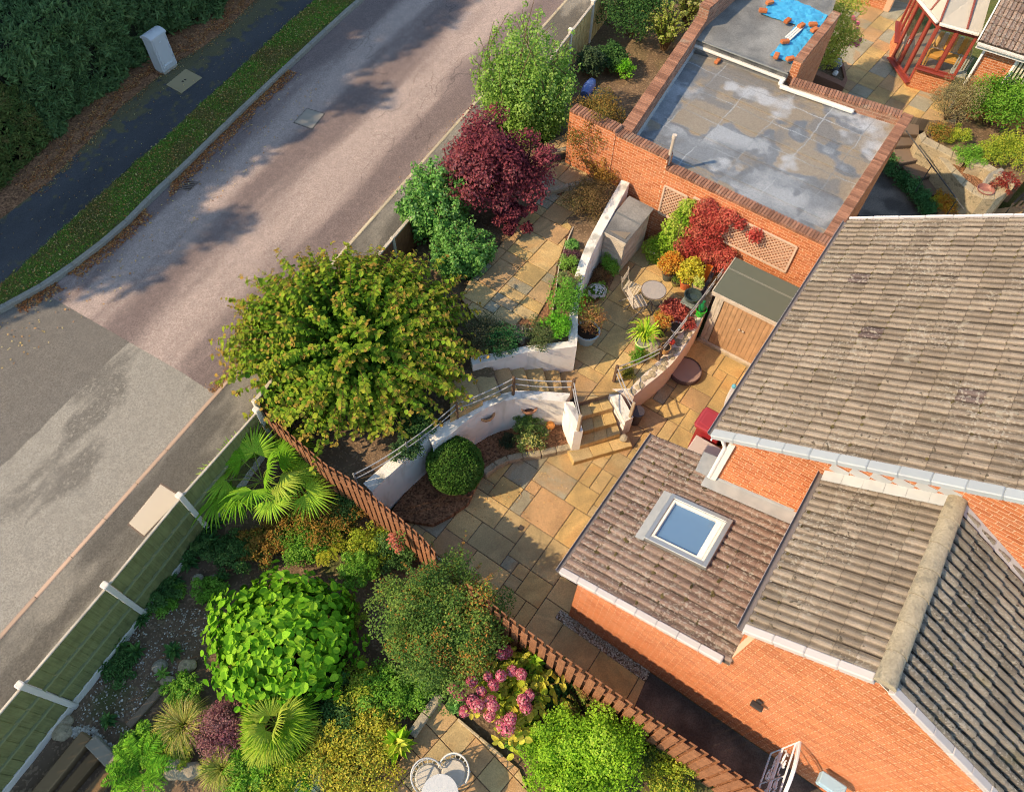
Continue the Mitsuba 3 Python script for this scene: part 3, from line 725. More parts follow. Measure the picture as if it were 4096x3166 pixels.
# ------------------------------------------------------------------ white rendered walls
def white_wall(name, label, o, i, z0, part='coping_face'):
    k = thing(name, label, 'wall')
    add('wall', ribbon(o, i, z0), 'render', k)
    return k
zt = 1.4
o = [at('E', 288, 1482, 1.35), at('E', 395, 1380, 1.35), at('E', 560, 1230, 1.36), at('E', 690, 1110, 1.38), at('E', 800, 1030, zt), at('N', 205, 870, zt), at('N', 300, 790, zt), at('N', 400, 715, zt), at('N', 500, 655, zt), at('N', 610, 612, zt), at('N', 720, 590, 1.36), at('N', 860, 592, 1.27), at('N', 980, 600, 1.19), at('N', 1120, 612, 1.13)]
o = o[:4] + [at('N', 60, 965, 1.39)] + o[5:]
i = [at('E', 235, 1430, 1.35), at('E', 330, 1345, 1.35), at('E', 500, 1190, 1.36), at('E', 640, 1060, 1.38), at('N', 20, 880, 1.39), at('N', 130, 790, zt), at('N', 240, 725, zt), at('N', 350, 655, zt), at('N', 470, 597, zt), at('N', 600, 552, zt), at('N', 725, 522, 1.36), at('N', 860, 525, 1.27), at('N', 980, 532, 1.19), at('N', 1170, 545, 1.13)]
curved = white_wall('curved_wall', 'long white rendered retaining wall curving left from the steps to the picket fence', o, i, 0.0)
CW_O, CW_I = o, i
# piers either side of the steps
def pier(label, top, bot, z0):
    k = thing('step_pier', label, 'wall')
    top = [np.asarray(q) for q in top]; n = len(top)
    lo = [q * (1, 1, 0) + Z * z0 for q in top]
    v = np.vstack([top, lo]); f = []
    p = np.array(top)
    if np.sum(p[:, 0] * np.roll(p[:, 1], -1) - np.roll(p[:, 0], -1) * p[:, 1]) < 0: v = np.vstack([top[::-1], lo[::-1]])
    for a in range(n): b = (a + 1) % n; f += [[n + a, n + b, b], [n + a, b, a]]
    f += tri2d(v[:n, :2]).tolist()
    add('wall', (v, np.array(f)), 'render', k)
    return k
pier('white pier on the left side of the short steps', [at('N', 1195, 852, .98), at('N', 1265, 845, .98), at('N', 1205, 660, 1.02), at('N', 1185, 612, 1.13), at('N', 1120, 612, 1.13), at('N', 1125, 668, 1.02)], None, -.1)
pier('white pier on the right side of the short steps', [at('N', 1604, 770, .64), at('N', 1668, 735, .64), at('N', 1566, 552, .80), at('N', 1472, 552, .80)], None, -.1)
# wall round the upper garden
o = [at('E', 905, 705, 1.72), at('E', 1000, 680, 1.72), at('E', 1140, 650, 1.73), at('E', 1240, 625, 1.74), at('E', 1380, 610, 1.74), at('E', 1546, 590, 1.74), at('M', 122, 1230, 1.74), at('M', 125, 1050, 1.76), at('M', 140, 950, 1.80), at('M', 165, 840, 1.86), at('M', 200, 720, 1.9), at('M', 250, 600, 1.96), at('M', 320, 460, 2.02), at('M', 420, 280, 2.1), at('M', 538, 60, 2.2)]
i = [at('E', 893, 660, 1.72), at('E', 985, 640, 1.72), at('E', 1120, 615, 1.73), at('E', 1220, 590, 1.74), at('E', 1370, 572, 1.74), at('E', 1495, 558, 1.74), at('M', 52, 1200, 1.74), at('M', 62, 1040, 1.76), at('M', 78, 930, 1.80), at('M', 98, 810, 1.86), at('M', 135, 690, 1.9), at('M', 195, 540, 1.96), at('M', 270, 400, 2.02), at('M', 365, 220, 2.1), at('M', 470, 40, 2.2)]
white_wall('planter_wall', 'white rendered wall holding the upper border, from the stairs round to the brick garage', o, i, .6)
# curved wall on the right of the terrace
o = [at('N', 1572, 545, .82), at('M', 575, 1762, .84), at('M', 665, 1688, .86), at('M', 770, 1605, .86), at('M', 865, 1520, .88), at('M', 940, 1430, .9), at('M', 1010, 1330, .93), at('M', 1075, 1230, .97), at('M', 1130, 1130, 1.0), at('M', 1175, 1030, 1.03), at('M', 1215, 930, 1.05)]
i = [at('N', 1500, 510, .82), at('M', 540, 1705, .84), at('M', 630, 1610, .86), at('M', 720, 1530, .86), at('M', 805, 1440, .88), at('M', 870, 1360, .9), at('M', 930, 1270, .93), at('M', 990, 1180, .97), at('M', 1045, 1090, 1.0), at('M', 1100, 1000, 1.03), at('M', 1150, 905, 1.05)]
rw = thing('terrace_wall', 'cream rendered wall curving along the right edge of the terrace with a rubble top', 'wall')
add('wall', ribbon(o, i, -.05), 'matte', rw, color=(.60, .51, .45))
TW = [(a + b) / 2 for a, b in zip(o, i)]
ls = LineString([q for q in TW]); out = []
for s in np.arange(.42, ls.length, .085):
    q = np.array(ls.interpolate(s).coords[0]); dxy = rng.uniform(-.07, .07, 2)
    m = blob(q + np.array([*dxy, .005]), rng.uniform(.05, .10, 3) * (1, 1, .35), int(s * 100), .3, 2, 1)
    out.append((*m, None, (.35 * rng.random(), 0)))
pieces(rw, 'rubble_stone', out, 'stone')
k = thing('drain_cover', 'small dark square drain cover in a slab of the lower patio', 'drain')
add('plate', rbox(at('N', 768, 1620, .006), U, V, Z, (.11, .11, .02), .004), 'matte', k, color=(.06, .05, .045))

# ------------------------------------------------------------------ our house
house = thing('brick_house', 'orange brick house with three brown tiled roofs, a skylight and grey verges', 'house')
u0, u1, vl, ridge_v, ridge_z, e2 = 4.22, 7.08, -1.25, 2.75, 5.48, 1.22
t14, t31, t30 = math.radians(14.5), math.radians(31.5), math.radians(30.2)
z1 = lambda v: 2.3 + (v + 1.58) * math.tan(t14)
z2 = lambda v: ridge_z - abs(v - ridge_v) * (math.tan(t31) if v < ridge_v else math.tan(t30))
VR = 7.2
# front wall, one plane: lean-to part, then the gable
reg = [(0, 0), (VR - vl, 0), (VR - vl, z2(VR) - .06), (ridge_v - vl, ridge_z - .06), (e2 + .2 - vl, z2(e2 + .2) - .06), (e2 + .2 - vl, z1(e2 + .2) - .05), (0, z1(vl) - .05)]
fw = brick_wall(house, 'front_wall', W(u0, vl, 0), W(u0, VR, 0), 0, 5, .25, U, region=reg)
# left wall of the lean-to and of the main house
lw = brick_wall(house, 'side_wall', W(7.35, vl, 0), W(u0, vl, 0), 0, 2.3, .2, V, lim=120)
mz = lambda v: 4.1 + (v + .55) * math.tan(t30)
reg = [(0, 0), (VR + .19, 0), (VR + .19, mz(VR) - .1), (0, mz(-.19) - .1)]
reg = [(0, 2.55), (9.5, 2.55), (9.5, mz(7.2) - .1), (0, mz(-.19) - .1)]
reg = [(0, 1.0), (6.4, 1.0), (6.4, mz(6.2) - .1), (0, mz(-.19) - .1)]
gw = brick_wall(house, 'gable_wall', W(u1, -.19, 0), W(u1, 6.2, 0), 0, 5, .25, U, region=reg)
brick_wall(house, 'side_wall', W(13.2, -.19, 0), W(u1 + .25, -.19, 0), 0, 4.1, .2, V, lim=60)
brick_wall(house, 'link_wall', W(u1, e2 + .2, 0), W(u0 + .25, e2 + .2, 0), 0, 4.5, .2, V, lim=40)
def deck(name, a, b, c, d, th=.08):
    return add(name, prism_any([a, b, c, d], th), 'matte', house, color=(.10, .08, .07))
def prism_any(p, th):
    p = np.array(p, float); n = np.cross(p[1] - p[0], p[2] - p[0]); n /= np.linalg.norm(n)
    if n[2] < 0: p = p[::-1]; n = -n
    m = len(p); v = np.vstack([p - n * th, p]); f = []
    for i in range(m):
        j = (i + 1) % m; f += [[i, j, m + j], [i, m + j, m + i]]
    t = [[0, i, i + 1] for i in range(1, m - 1)]
    return v, np.array(f + [[m + a for a in q] for q in t] + [q[::-1] for q in t])
def slope(deg): return V * math.cos(math.radians(deg)) + Z * math.sin(math.radians(deg))
# skylight roof
s1 = slope(14.5); O1 = W(4.14, -1.58, 2.3); n1 = np.cross(U, s1); n1 = n1 if n1[2] > 0 else -n1
L1 = 3.1
r1 = deck('lean_to_roof', O1 - n1 * .02, O1 + U * 3.36 - n1 * .02, O1 + U * 3.36 + s1 * L1 - n1 * .02, O1 + s1 * L1 - n1 * .02)
# the skylight's outline on that roof
sk = [on('Q', x, y, O1 + n1 * .05, n1) for x, y in ((0, 690), (462, 880), (245, 1282), (-20, 1170))]
skc = [on(k, x, y, O1 + n1 * .05, n1) for k, x, y in (('H', 1945, 130), ('E', 2105, 1480), ('Q', 462, 880), ('Q', 245, 1282))]
lo = lambda q: ((q - O1) @ U, (q - O1) @ s1)
ab = np.array([lo(q) for q in skc]); su0, su1, ss0, ss1 = ab[:, 0].min() + .06, ab[:, 0].max() - .03, ab[:, 1].min() + .1, ab[:, 1].max() - .02
inside = lambda x, y: not (x > 2.94 and y > 1.45)
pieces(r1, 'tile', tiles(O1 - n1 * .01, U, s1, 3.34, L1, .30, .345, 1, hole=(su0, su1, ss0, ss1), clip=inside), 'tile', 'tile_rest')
sky_ = key_of('skylight', house)
def onr(x, y, h): return O1 + U * x + s1 * y + n1 * h
fr = []
w_ = .12
c4 = [(su0, ss0), (su1, ss0), (su1, ss1), (su0, ss1)]
def bar4(x0, y0, x1, y1, w, h0, h1, col, nm):
    for a, b, sx in (((x0, y0 + w / 2), (x1, y0 + w / 2), 0), ((x0, y1 - w / 2), (x1, y1 - w / 2), 0), ((x0 + w / 2, y0 + w), (x0 + w / 2, y1 - w), 1), ((x1 - w / 2, y0 + w), (x1 - w / 2, y1 - w), 1)):
        add(nm, beam(onr(*a, (h0 + h1) / 2), onr(*b, (h0 + h1) / 2), w, h1 - h0, n1, .006), 'steel' if nm == 'cladding' else 'paint', sky_, color=col)
bar4(su0, ss0, su1, ss1, .085, -.02, .12, (.42, .43, .44), 'cladding')
bar4(su0 + .087, ss0 + .087, su1 - .087, ss1 - .087, .05, -.02, .10, (.62, .60, .57), 'frame')
labels[sky_] = {'label': 'roof window with pale frame and glass over a panel coloured like reflected sky'}
x0, x1, y0, y1 = su0 + .13, su1 - .13, ss0 + .13, ss1 - .13
add('pane', flat([onr(x0, y0, .085), onr(x1, y0, .085), onr(x1, y1, .085), onr(x0, y1, .085)]), 'pane', sky_)
add('blind', flat([onr(x0, y0, .03), onr(x1, y0, .03), onr(x1, y1, .03), onr(x0, y1, .03)]), 'paint', sky_, color=(.10, .19, .34))  # panel added under the glass; its blue stands in for sky light
add('glazing_bar', beam(onr(x0, y1 - .06, .092), onr(x1, y1 - .06, .092), .10, .02, n1, .004), 'paint', sky_, color=(.72, .70, .66))
add('flashing', prism_any([onr(su0 - .03, ss0 - .17, .045), onr(su1 + .02, ss0 - .17, .045), onr(su1 + .02, ss0, .06), onr(su0 - .03, ss0, .06)], .02), 'lead', sky_, uv=(.2, 0))
# lead along the gable wall foot
add('wall_flashing', prism_any([onr(2.70, 1.30, .04), onr(2.70, L1 - .1, .04), onr(2.945, L1 - .1, .075), onr(2.945, 1.30, .075)], .015), 'lead', house, uv=(.1, 0))
add('wall_flashing', prism_any([W(u1 - .012, -.22, z1(-.22) + .02), W(u1 - .012, e2, z1(e2) + .02), W(u1 - .012, e2, z1(e2) + .14), W(u1 - .012, -.22, z1(-.22) + .14)], .008), 'lead', house, uv=(.3, 0))
add('wall_flashing', prism_any([onr(2.93, 1.08, .075), onr(2.93, 1.44, .075), onr(3.38, 1.44, .075), onr(3.38, 1.03, .075)], .05), 'lead', house, uv=(.0, 0))
# gutters (half-round, open), fascia, verge caps
def gutter(parent, a, b, out_dir, r=.055, col=(.60, .58, .62), nm='gutter', inner=(.16, .14, .15)):
    a, b = np.asarray(a), np.asarray(b); n = 7; rows = []
    for rr in (r, r - .006):
        for q in (a, b):
            rows.append([q + out_dir * (-math.cos(t) * rr) - Z * math.sin(t) * rr for t in np.linspace(0, math.pi, n)])
    v = np.vstack(rows); f = []
    for i in range(n - 1):
        f += [[i, i + 1, n + i + 1, n + i], [2 * n + i + 1, 2 * n + i, 3 * n + i, 3 * n + i + 1]]
    f += [[0, n, 3 * n, 2 * n], [n + n - 1, n - 1, 3 * n - 1, 4 * n - 1]]
    c = np.vstack([np.tile(col, (2 * n, 1)), np.tile(inner, (2 * n, 1))])
    return add(nm, (v, quads(f)), 'paint', parent, color=c)
def verge_caps(a, b, n_, parent, col, step=.36, w=.12, h=.10, nm='verge_cap', mat='paint'):
    l = np.linalg.norm(b - a); es = (b - a) / l; k = int(l / step)
    for i in range(k):
        m = rbox(a + es * ((i + .5) * l / k) + n_ * .02, es, np.cross(n_, es), n_, (l / k - .002, w, h + .008 * (i % 2)), .014)
        add(nm, m, mat, parent, color=np.array(col) * rng.uniform(.94, 1.04))
gutter(house, W(4.10, -1.62, 2.27), W(7.52, -1.62, 2.27), -V)
add('fascia', rbox(W(5.8, -1.545, 2.2), U, V, Z, (3.36, .025, .2), .004), 'paint', house, color=(.72, .70, .72))
verge_caps(O1 - U * .02, O1 - U * .02 + s1 * (L1 - .1), n1, house, (.46, .43, .44))
add('bargeboard', rbox(O1 + s1 * (L1 / 2) - n1 * .09 + U * .03, s1, U, n1, (L1, .02, .13), .004), 'paint', house, color=(.58, .565, .565))
# gabled block: two slopes
s2, s3 = slope(31.5), -V * math.cos(t30) + Z * math.sin(t30)
O2 = W(4.16, e2, z2(e2)); n2 = np.cross(U, s2); n2 = n2 if n2[2] > 0 else -n2
L2 = (ridge_v - e2) / math.cos(t31)
r2 = deck('gable_roof_left', O2 - n2 * .02, O2 + U * 2.92 - n2 * .02, O2 + U * 2.92 + s2 * L2 - n2 * .02, O2 + s2 * L2 - n2 * .02)
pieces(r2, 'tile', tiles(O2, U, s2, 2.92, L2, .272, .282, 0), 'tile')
L3 = (VR - ridge_v) / math.cos(t30); O3 = W(4.16, VR, z2(VR)); n3 = np.cross(U, s3); n3 = n3 if n3[2] > 0 else -n3
r3 = deck('gable_roof_right', O3 - n3 * .02, O3 + U * 2.92 - n3 * .02, O3 + U * 2.92 + s3 * L3 - n3 * .02, O3 + s3 * L3 - n3 * .02)
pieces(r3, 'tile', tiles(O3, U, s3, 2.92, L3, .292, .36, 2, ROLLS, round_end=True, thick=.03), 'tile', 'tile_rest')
rd = key_of('ridge', house)
for i in range(7):
    a = W(4.10 + i * .425, ridge_v, ridge_z + .03); g_ = np.linspace(-.15, math.pi + .15, 11); rows = []
    for q, rr in ((a, .135), (a + U * .42, .125)):
        rows.append([q + V * math.cos(t) * rr + Z * (math.sin(t) * rr * .8) for t in g_])
    v = np.vstack(rows); m_ = len(g_)
    f = [[j, m_ + j, m_ + j + 1, j + 1] for j in range(m_ - 1)]
    f = quads(f); f = np.vstack([f, [[0, j, j + 1] for j in range(1, m_ - 1)], [[m_, m_ + j + 1, m_ + j] for j in range(1, m_ - 1)]])
    v = v + (meshkit.noise(v * 9, 3)[:, None] - .5) * .022
    add('ridge_tile', (v, f), 'stone', rd, uv=(.25 + .2 * rng.random(), 0), smooth=50)
gutter(house, W(4.12, e2 - .05, z2(e2) - .02), W(u1, e2 - .05, z2(e2) - .02), -V, .06, (.56, .55, .58))
add('fascia', rbox(W(5.6, e2 + .02, z2(e2) - .1), U, V, Z, (2.92, .025, .2), .004), 'paint', house, color=(.62, .60, .62))
verge_caps(O2 - U * .02, O2 - U * .02 + s2 * (L2 - .1), n2, house, (.44, .41, .42))
verge_caps(O3 - U * .02, O3 - U * .02 + s3 * (L3 - .12), n3, house, (.44, .41, .42), .38)
add('bargeboard', rbox(O2 + s2 * (L2 / 2) - n2 * .09 + U * .03, s2, U, n2, (L2, .02, .13), .004), 'paint', house, color=(.58, .565, .565))
add('bargeboard', rbox(O3 + s3 * (L3 / 2) - n3 * .09 + U * .03, s3, U, n3, (L3, .02, .13), .004), 'paint', house, color=(.58, .565, .565))
# lead where these slopes meet the tall gable wall
for i in range(6):
    a, b = O2 + U * 2.84 + s2 * (L2 * i / 6), O2 + U * 2.84 + s2 * (L2 * (i + 1) / 6 - .004)
    add('step_flashing', prism_any([a + n2 * .045 - U * .10, b + n2 * .045 - U * .10, b + n2 * .075 + U * .075, a + n2 * .075 + U * .075], .012), 'lead', house, uv=(1.0, 0))
    x = a + (b - a) / 2
    add('step_flashing', rbox(x * (1, 1, 0) + Z * (z2(x @ V) + .16) + U * (u1 - .011 - x @ U), V, U, Z, (.27, .008, .16), .002), 'lead', house, uv=(.7, 0))
for i in range(5):
    a, b = O3 + U * 2.84 + s3 * (L3 * (1 - i * .16)), O3 + U * 2.84 + s3 * (L3 * (1 - (i + 1) * .16) + .004)
    add('step_flashing', prism_any([a + n3 * .06 - U * .08, b + n3 * .06 - U * .08, b + n3 * .085 + U * .075, a + n3 * .085 + U * .075], .012), 'lead', house, uv=(.9, 0))
# main roof
O4 = W(7.0, -.55, 4.1); sm = slope(30.2); n4 = np.cross(U, sm); n4 = n4 if n4[2] > 0 else -n4
L4 = 6.3
r4 = deck('main_roof', O4 - n4 * .02, O4 + U * 6.28 - n4 * .02, O4 + U * 6.28 + sm * L4 - n4 * .02, O4 + sm * L4 - n4 * .02)
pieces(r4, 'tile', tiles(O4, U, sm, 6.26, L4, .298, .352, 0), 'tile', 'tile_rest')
gutter(house, W(6.98, -.60, 4.07), W(13.25, -.60, 4.07), -V, .05, (.60, .58, .63))
add('fascia', rbox(W(10.1, -.535, 4.0), U, V, Z, (6.26, .025, .2), .004), 'paint', house, color=(.70, .68, .72))
verge_caps(O4 - U * .03, O4 - U * .03 + sm * (L4 - .1), n4, house, (.33, .36, .40), .40, .17)
add('bargeboard', rbox(O4 + sm * (L4 / 2) - n4 * .10 + U * .02, sm, U, n4, (L4, .022, .14), .004), 'paint', house, color=(.6, .59, .6))
verge_caps(O4 + U * 6.3, O4 + U * 6.3 + sm * (L4 - .1), n4, house, (.50, .48, .52), .46, .05, .08)
add('corner_board', rbox(W(u1 - .03, -.20, 3.35), U, V, Z, (.05, .11, 1.3), .006), 'paint', house, color=(.6, .59, .585))
add('downpipe', tube([W(u1 - .05, -.40, 4.05), W(u1 - .05, -.28, 3.85), W(u1 - .05, -.28, 2.75)], .034, 8), 'paint', house, color=(.72, .70, .70), smooth=40)
# moss cushions along the tile edges
out = []
for k_, (O_, s_, n_, Lx, Ly, nn, g_) in enumerate(((O4, sm, n4, 6.2, 4.6, 300, .352), (O1, s1, n1, 3.2, 2.6, 90, .345), (O2, s2, n2, 2.8, L2, 26, .282), (O3, s3, n3, 2.8, L3, 45, .36))):
    for i in range(nn):
        x, y = rng.uniform(.1, Lx), round(rng.uniform(0, Ly) / g_) * g_ + rng.uniform(-.02, .03)
        if k_ == 0 and rng.random() < .6: y = round(min(rng.exponential(1.0), Ly) / g_) * g_
        if k_ == 1 and su0 - .1 < x < su1 + .1 and ss0 - .1 < y < ss1 + .1: continue
        if k_ == 1 and not inside(x, y): continue
        if k_ == 2 and rng.random() < .4: y = 0.05
        for q in range(rng.integers(1, 5)):
            c = O_ + U * (x + rng.uniform(-.06, .06)) + s_ * max(y + rng.uniform(-.02, .02), .02) + n_ * .02
            s = rng.uniform(.008, .027)
            m = blob((0, 0, 0), (s * 1.6, s, s * .6), i + q, .3, 2, 1)
            v = c + m[0][:, :1] * U + m[0][:, 1:2] * s_ + m[0][:, 2:] * n_
            out.append((v, m[1], np.array((.075, .06, .028)) * rng.uniform(.6, 1.5) + (np.array((.05, .04, 0)) if k_ == 3 else 0), None))
add('moss', cat(out), 'matte', house, kind='stuff')
# lamp on the wall
lamp = key_of('wall_lamp', house); c = on('T', 1678, 958, W(u0 - .02, 0, 0), U)
add('bracket', rbox(c - U * .02, V, U, Z, (.09, .04, .12), .01), 'paint', lamp, color=(.03, .025, .025))
add('head', rbox(c - U * .09 - Z * .03, V, U, Z, (.20, .10, .05), .012), 'paint', lamp, color=(.035, .03, .03))
add('eye', blob(c - U * .10 - Z * .06 + V * .02, .028, 1, 0), 'gloss', lamp, color=(.10, .09, .08), smooth=True)
# ------------------------------------------------------------------ garage with parapets and a flat felt roof
garage = thing('brick_garage', 'brick garage with a stained grey flat roof behind brick parapets', 'garage')
FR = at('M', 2125, 575, 3.0); RR = at('L', 1290, 935, 3.0); LR = at('L', 330, 640, 3.0); FL = at('K', 440, 1060, 3.28); LB = at('K', 1075, 150, 3.28)
FL = FR + (-GV) * ((FL - FR) @ -GV) + Z * 0
FL[2] = 0
sstep = (at('K', 840, 1335, 3.0) - FR) @ -GV; sl = (FL - FR) @ -GV
gin = GU
brick_wall(garage, 'front_wall', FL, FR - GV * sstep, -.2, 3.26, .26, gin, ('out', 'in', 'end'), .15, cope=.75)
brick_wall(garage, 'front_wall', FR - GV * sstep + GV * .002, FR, -.2, 2.98, .26, gin, ('out', 'in'), .15, cope=.8)
d_ = (RR - FR); d_[2] = 0; d_ /= np.linalg.norm(d_); inw = np.array([-d_[1], d_[0], 0]); inw = inw if inw @ GV < 0 else -inw
brick_wall(garage, 'side_wall', FR + d_ * .30, RR, -1, 2.97, .24, inw, ('out',), .1, cope=.95)
e_ = (LR - RR); e_[2] = 0; e_ /= np.linalg.norm(e_); inb = np.array([-e_[1], e_[0], 0]); inb = inb if inb @ GU < 0 else -inb
brick_wall(garage, 'back_wall', RR + e_ * .26, LR, -1, 3.0, .28, inb, ('out', 'in'), .6, cope=.95)
FLb = FL + GU * .28
brick_wall(garage, 'side_wall', LB * (1, 1, 0), FLb, 0, 3.26, .30, GV, ('in',), .7, cope=1.0)
brick_wall(garage, 'side_wall', LB * (1, 1, 0) + GU * 3.2, LB * (1, 1, 0) + GU * .0, 0, 3.6, .30, GV, ('in', 'end'), .7, cope=1.0)
# taller corner pier and wing wall on the left
wing = at('K', 85, 905, 3.2)
wl = (wing - FL) @ -GV
brick_wall(garage, 'wing_wall', FL - GV * (wl + .0) - GU * .02, FL + GV * .02 - GU * .02, 0, 3.34, .30, gin, ('out', 'end'), .3, cope=.9)
memb = [FL + GU * .25 + GV * .28, FR + GU * .25 - GV * .20, RR - e_ * -.22 - d_ * .22, LR + inb * .25, at('K', 1800, 640, 2.82), at('K', 1010, 415, 2.82)]
memb = [np.array([q[0], q[1], 2.82]) for q in memb]
ctr = np.mean(memb, 0)
rf = sheet(memb, [(*q[:2], 2.82) for q in memb] + [(*ctr[:2], 2.80)], .14, .012, .9, 8, .12)
add('flat_roof', rf, 'felt', garage, smooth=True)
# felt laps, standing a little proud
for i, s in enumerate((.95, 1.9, 2.85, 3.8, 4.75)):
    a, b = FL + GU * s + GV * .35, FR + GU * s - GV * .5
    if i > 3: b = b - GV * .6
    x = np.linspace(0, 1, 20)[:, None]; c = a + (b - a) * x; c[:, 2] = 2.832 + .003 * np.sin(x[:, 0] * 21 + i)
    c += GU * (.03 * (meshkit.noise(np.column_stack([c[:, :2] * 2, c[:, 2]]), i)[:, None] - .5))
    add('felt_lap', ribbon(c, c + GU * .07 - Z * .006, 2.80), 'felt', garage, smooth=False)
# upstand fillets
a = FLb + GV * .34; b = LB + GV * .34
add('upstand', prism_any([np.array([*a[:2], 2.83]), np.array([*b[:2], 2.83]), np.array([*(b - GV * .05)[:2], 2.98]), np.array([*(a - GV * .05)[:2], 2.98])], .01), 'lead', garage, uv=(.1, 0))
# bare soil between the pale fence and the garage
bs = [at('K', x, y, 1.45) for x, y in ((90, 960), (0, 960), (-80, 700), (100, 330), (420, 0), (560, -260))] + [LB + GU * 6, LB + GV * .05, FLb + GV * .05, FL - GV * wl + GU * .1]
struct('bare_soil', sheet(bs, [(*q[:2], 1.45) for q in bs], .18, .06, 1.5, 12, .8), 'soil', uv=(.25, 0))
# second, higher roof behind
r2p = [at('K', 1020, 312, 3.12), at('K', 1795, 600, 3.12), at('L', 345, 520, 3.12), at('L', 640, 130, 3.12), at('L', 700, -60, 3.12), at('K', 1350, -90, 3.12), at('K', 1100, 170, 3.12)]
add('upper_flat_roof', sheet(r2p, [(*q[:2], 3.12) for q in r2p], .2, .01, 1, 9, .25), 'felt_grey', garage, smooth=True)
a, b = at('K', 1022, 318, 3.06), at('K', 1800, 612, 3.06)
add('roof_edge', beam(a, b, .06, .16, Z, .01), 'paint', garage, color=(.16, .17, .17))
h_ = np.array([-(b - a)[1], (b - a)[0], 0]); h_ /= np.linalg.norm(h_); h_ = h_ if h_ @ GU < 0 else -h_
add('white_gutter', beam(a + h_ * .09 - Z * .06, b + h_ * .09 - Z * .06, .10, .07, Z, .015), 'paint', garage, color=(.56, .54, .51))
add('under_wall', prism_any([a + h_ * .03 - Z * .3, b + h_ * .03 - Z * .3, b + h_ * .03 - Z * .05, a + h_ * .03 - Z * .05], .03), 'matte', garage, color=(.20, .20, .20))
g1, g2, g3 = at('L', 250, 630, 2.98), at('L', 232, 690, 2.90), at('L', 822, 895, 2.90)
add('white_pipe', beam(at('L', 262, 622, 3.0), at('L', 230, 680, 2.93), .12, .10, Z, .03), 'paint', garage, color=(.6, .59, .58))
add('white_pipe', beam(g2, g3, .13, .10, Z, .03), 'paint', garage, color=(.6, .59, .58))
# flue on the parapet step
fp = at('K', 860, 1290, 3.0)
fp = FR - GV * (sstep + .02) + GU * .12
fl = key_of('flue', garage)
add('pipe', tube([fp * (1, 1, 0) + Z * 2.95, fp * (1, 1, 0) + Z * 3.86], .042, 12), 'paint', fl, color=(.42, .36, .31), smooth=40)
add('rim', tube([fp * (1, 1, 0) + Z * 3.80, fp * (1, 1, 0) + Z * 3.89], .056, 12), 'paint', fl, color=(.48, .42, .37), smooth=40)
# trellis panels on the front wall
def trellis(label, corners):
    k = thing('trellis_panel', label, 'trellis', None)
    P0 = FR - GU * .03
    q = [on('M', x, y, P0, GU) for x, y in corners]
    sv = [(p - P0) @ GV for p in q]; zz = [p[2] for p in q]
    s0, s1_, zb, zt_ = min(sv[0], sv[3]), max(sv[1], sv[2]), (zz[3] + zz[2]) / 2, (zz[0] + zz[1]) / 2
    base = P0 * (1, 1, 0)
    pp = lambda s, z: base + GV * s + Z * z
    for nm, a, b in (('frame_rail', pp(s0, zt_), pp(s1_, zt_)), ('frame_rail', pp(s0, zb), pp(s1_, zb)), ('frame_stile', pp(s0, zb), pp(s0, zt_)), ('frame_stile', pp(s1_, zb), pp(s1_, zt_))):
        add(nm, plank(a - GU * .012, b - GU * .012, .05, .03, 3, GU)[:2], 'matte', k, color=(.50, .37, .29))
    bx = sbox(s0, zb, s1_, zt_); lst = []
    for d in (1, -1):
        for c in np.arange(-4, 8, .105):
            l = LineString([(s0 - 3, zb + c - 3 * d), (s0 + 9, zb + c + 9 * d)]).intersection(bx)
            if l.is_empty or l.length < .1: continue
            (a0, a1), (b0, b1) = l.coords[0], l.coords[-1]
            m = beam(pp(a0, a1) - GU * (.004 * d), pp(b0, b1) - GU * (.004 * d), .03, .008, GU, .002)
            lst.append((*m, np.array((.50, .33, .24)) * rng.uniform(.85, 1.1), None))
    pieces(k, 'lath', lst, 'matte')
trellis('short trellis panel on the brick garage wall, left of the climbers', [(822, 90), (1000, 165), (940, 380), (768, 300)])
trellis('long trellis panel on the brick garage wall, right of the red climber', [(1060, 200), (1885, 555), (1790, 755), (990, 400)])
# pier wall beside the second roof
pw = thing('brick_wall', 'tall narrow brick wall between the tarpaulin roof and the neighbouring patio', 'wall')
a, b = at('L', 405, 505, 3.45), at('L', 712, 118, 3.45)
dd = (b - a) * (1, 1, 0); dd /= np.linalg.norm(dd); nn = np.array([-dd[1], dd[0], 0]); nn = nn if nn @ GV < 0 else -nn
brick_wall(pw, 'wall', a, b, -.5, 3.43, .22, nn, ('out', 'in', 'start'), .45, cope=.9)
# tarpaulin and what holds it down
tp = [at('K', x, y, 3.15) for x, y in ((1600, 118), (1650, 20), (1720, -70), (1860, 0), (1985, 55), (2120, 125), (2060, 230), (1960, 360), (1838, 505), (1660, 442), (1770, 320), (1868, 200), (1740, 160))]
ts = sheet(tp, [(*q[:2], 3.155) for q in tp], .035, .055, 6, 3, .012)
tk = thing('tarpaulin', 'crumpled bright blue tarpaulin on the upper flat roof', 'tarpaulin')
add('cloth', ts, 'paint', tk, color=(.045, .30, .56))
kb_ = [('three', 1658, 20, .5), ('x', 1605, 85, 1.1), ('x', 1800, 166, .1), ('x', 1910, 205, .2), ('x', 1780, 332, .7), ('x', 2005, 195, .9), ('x', 2015, 238, .3), ('x', 1712, 446, -.2), ('x', 1822, 470, .6)]
LB_ = ['loose brick at the top edge of the blue tarpaulin', 'loose brick at the far left corner of the blue tarpaulin', 'loose brick at the inner corner of the blue tarpaulin', 'loose brick on the upper end of the white strips', 'loose brick on the lower end of the white strips', 'upper of two loose bricks near the right edge of the tarpaulin', 'lower of two loose bricks near the right edge of the tarpaulin', 'loose brick at the lower left corner of the tarpaulin', 'loose brick at the lower right corner of the tarpaulin']
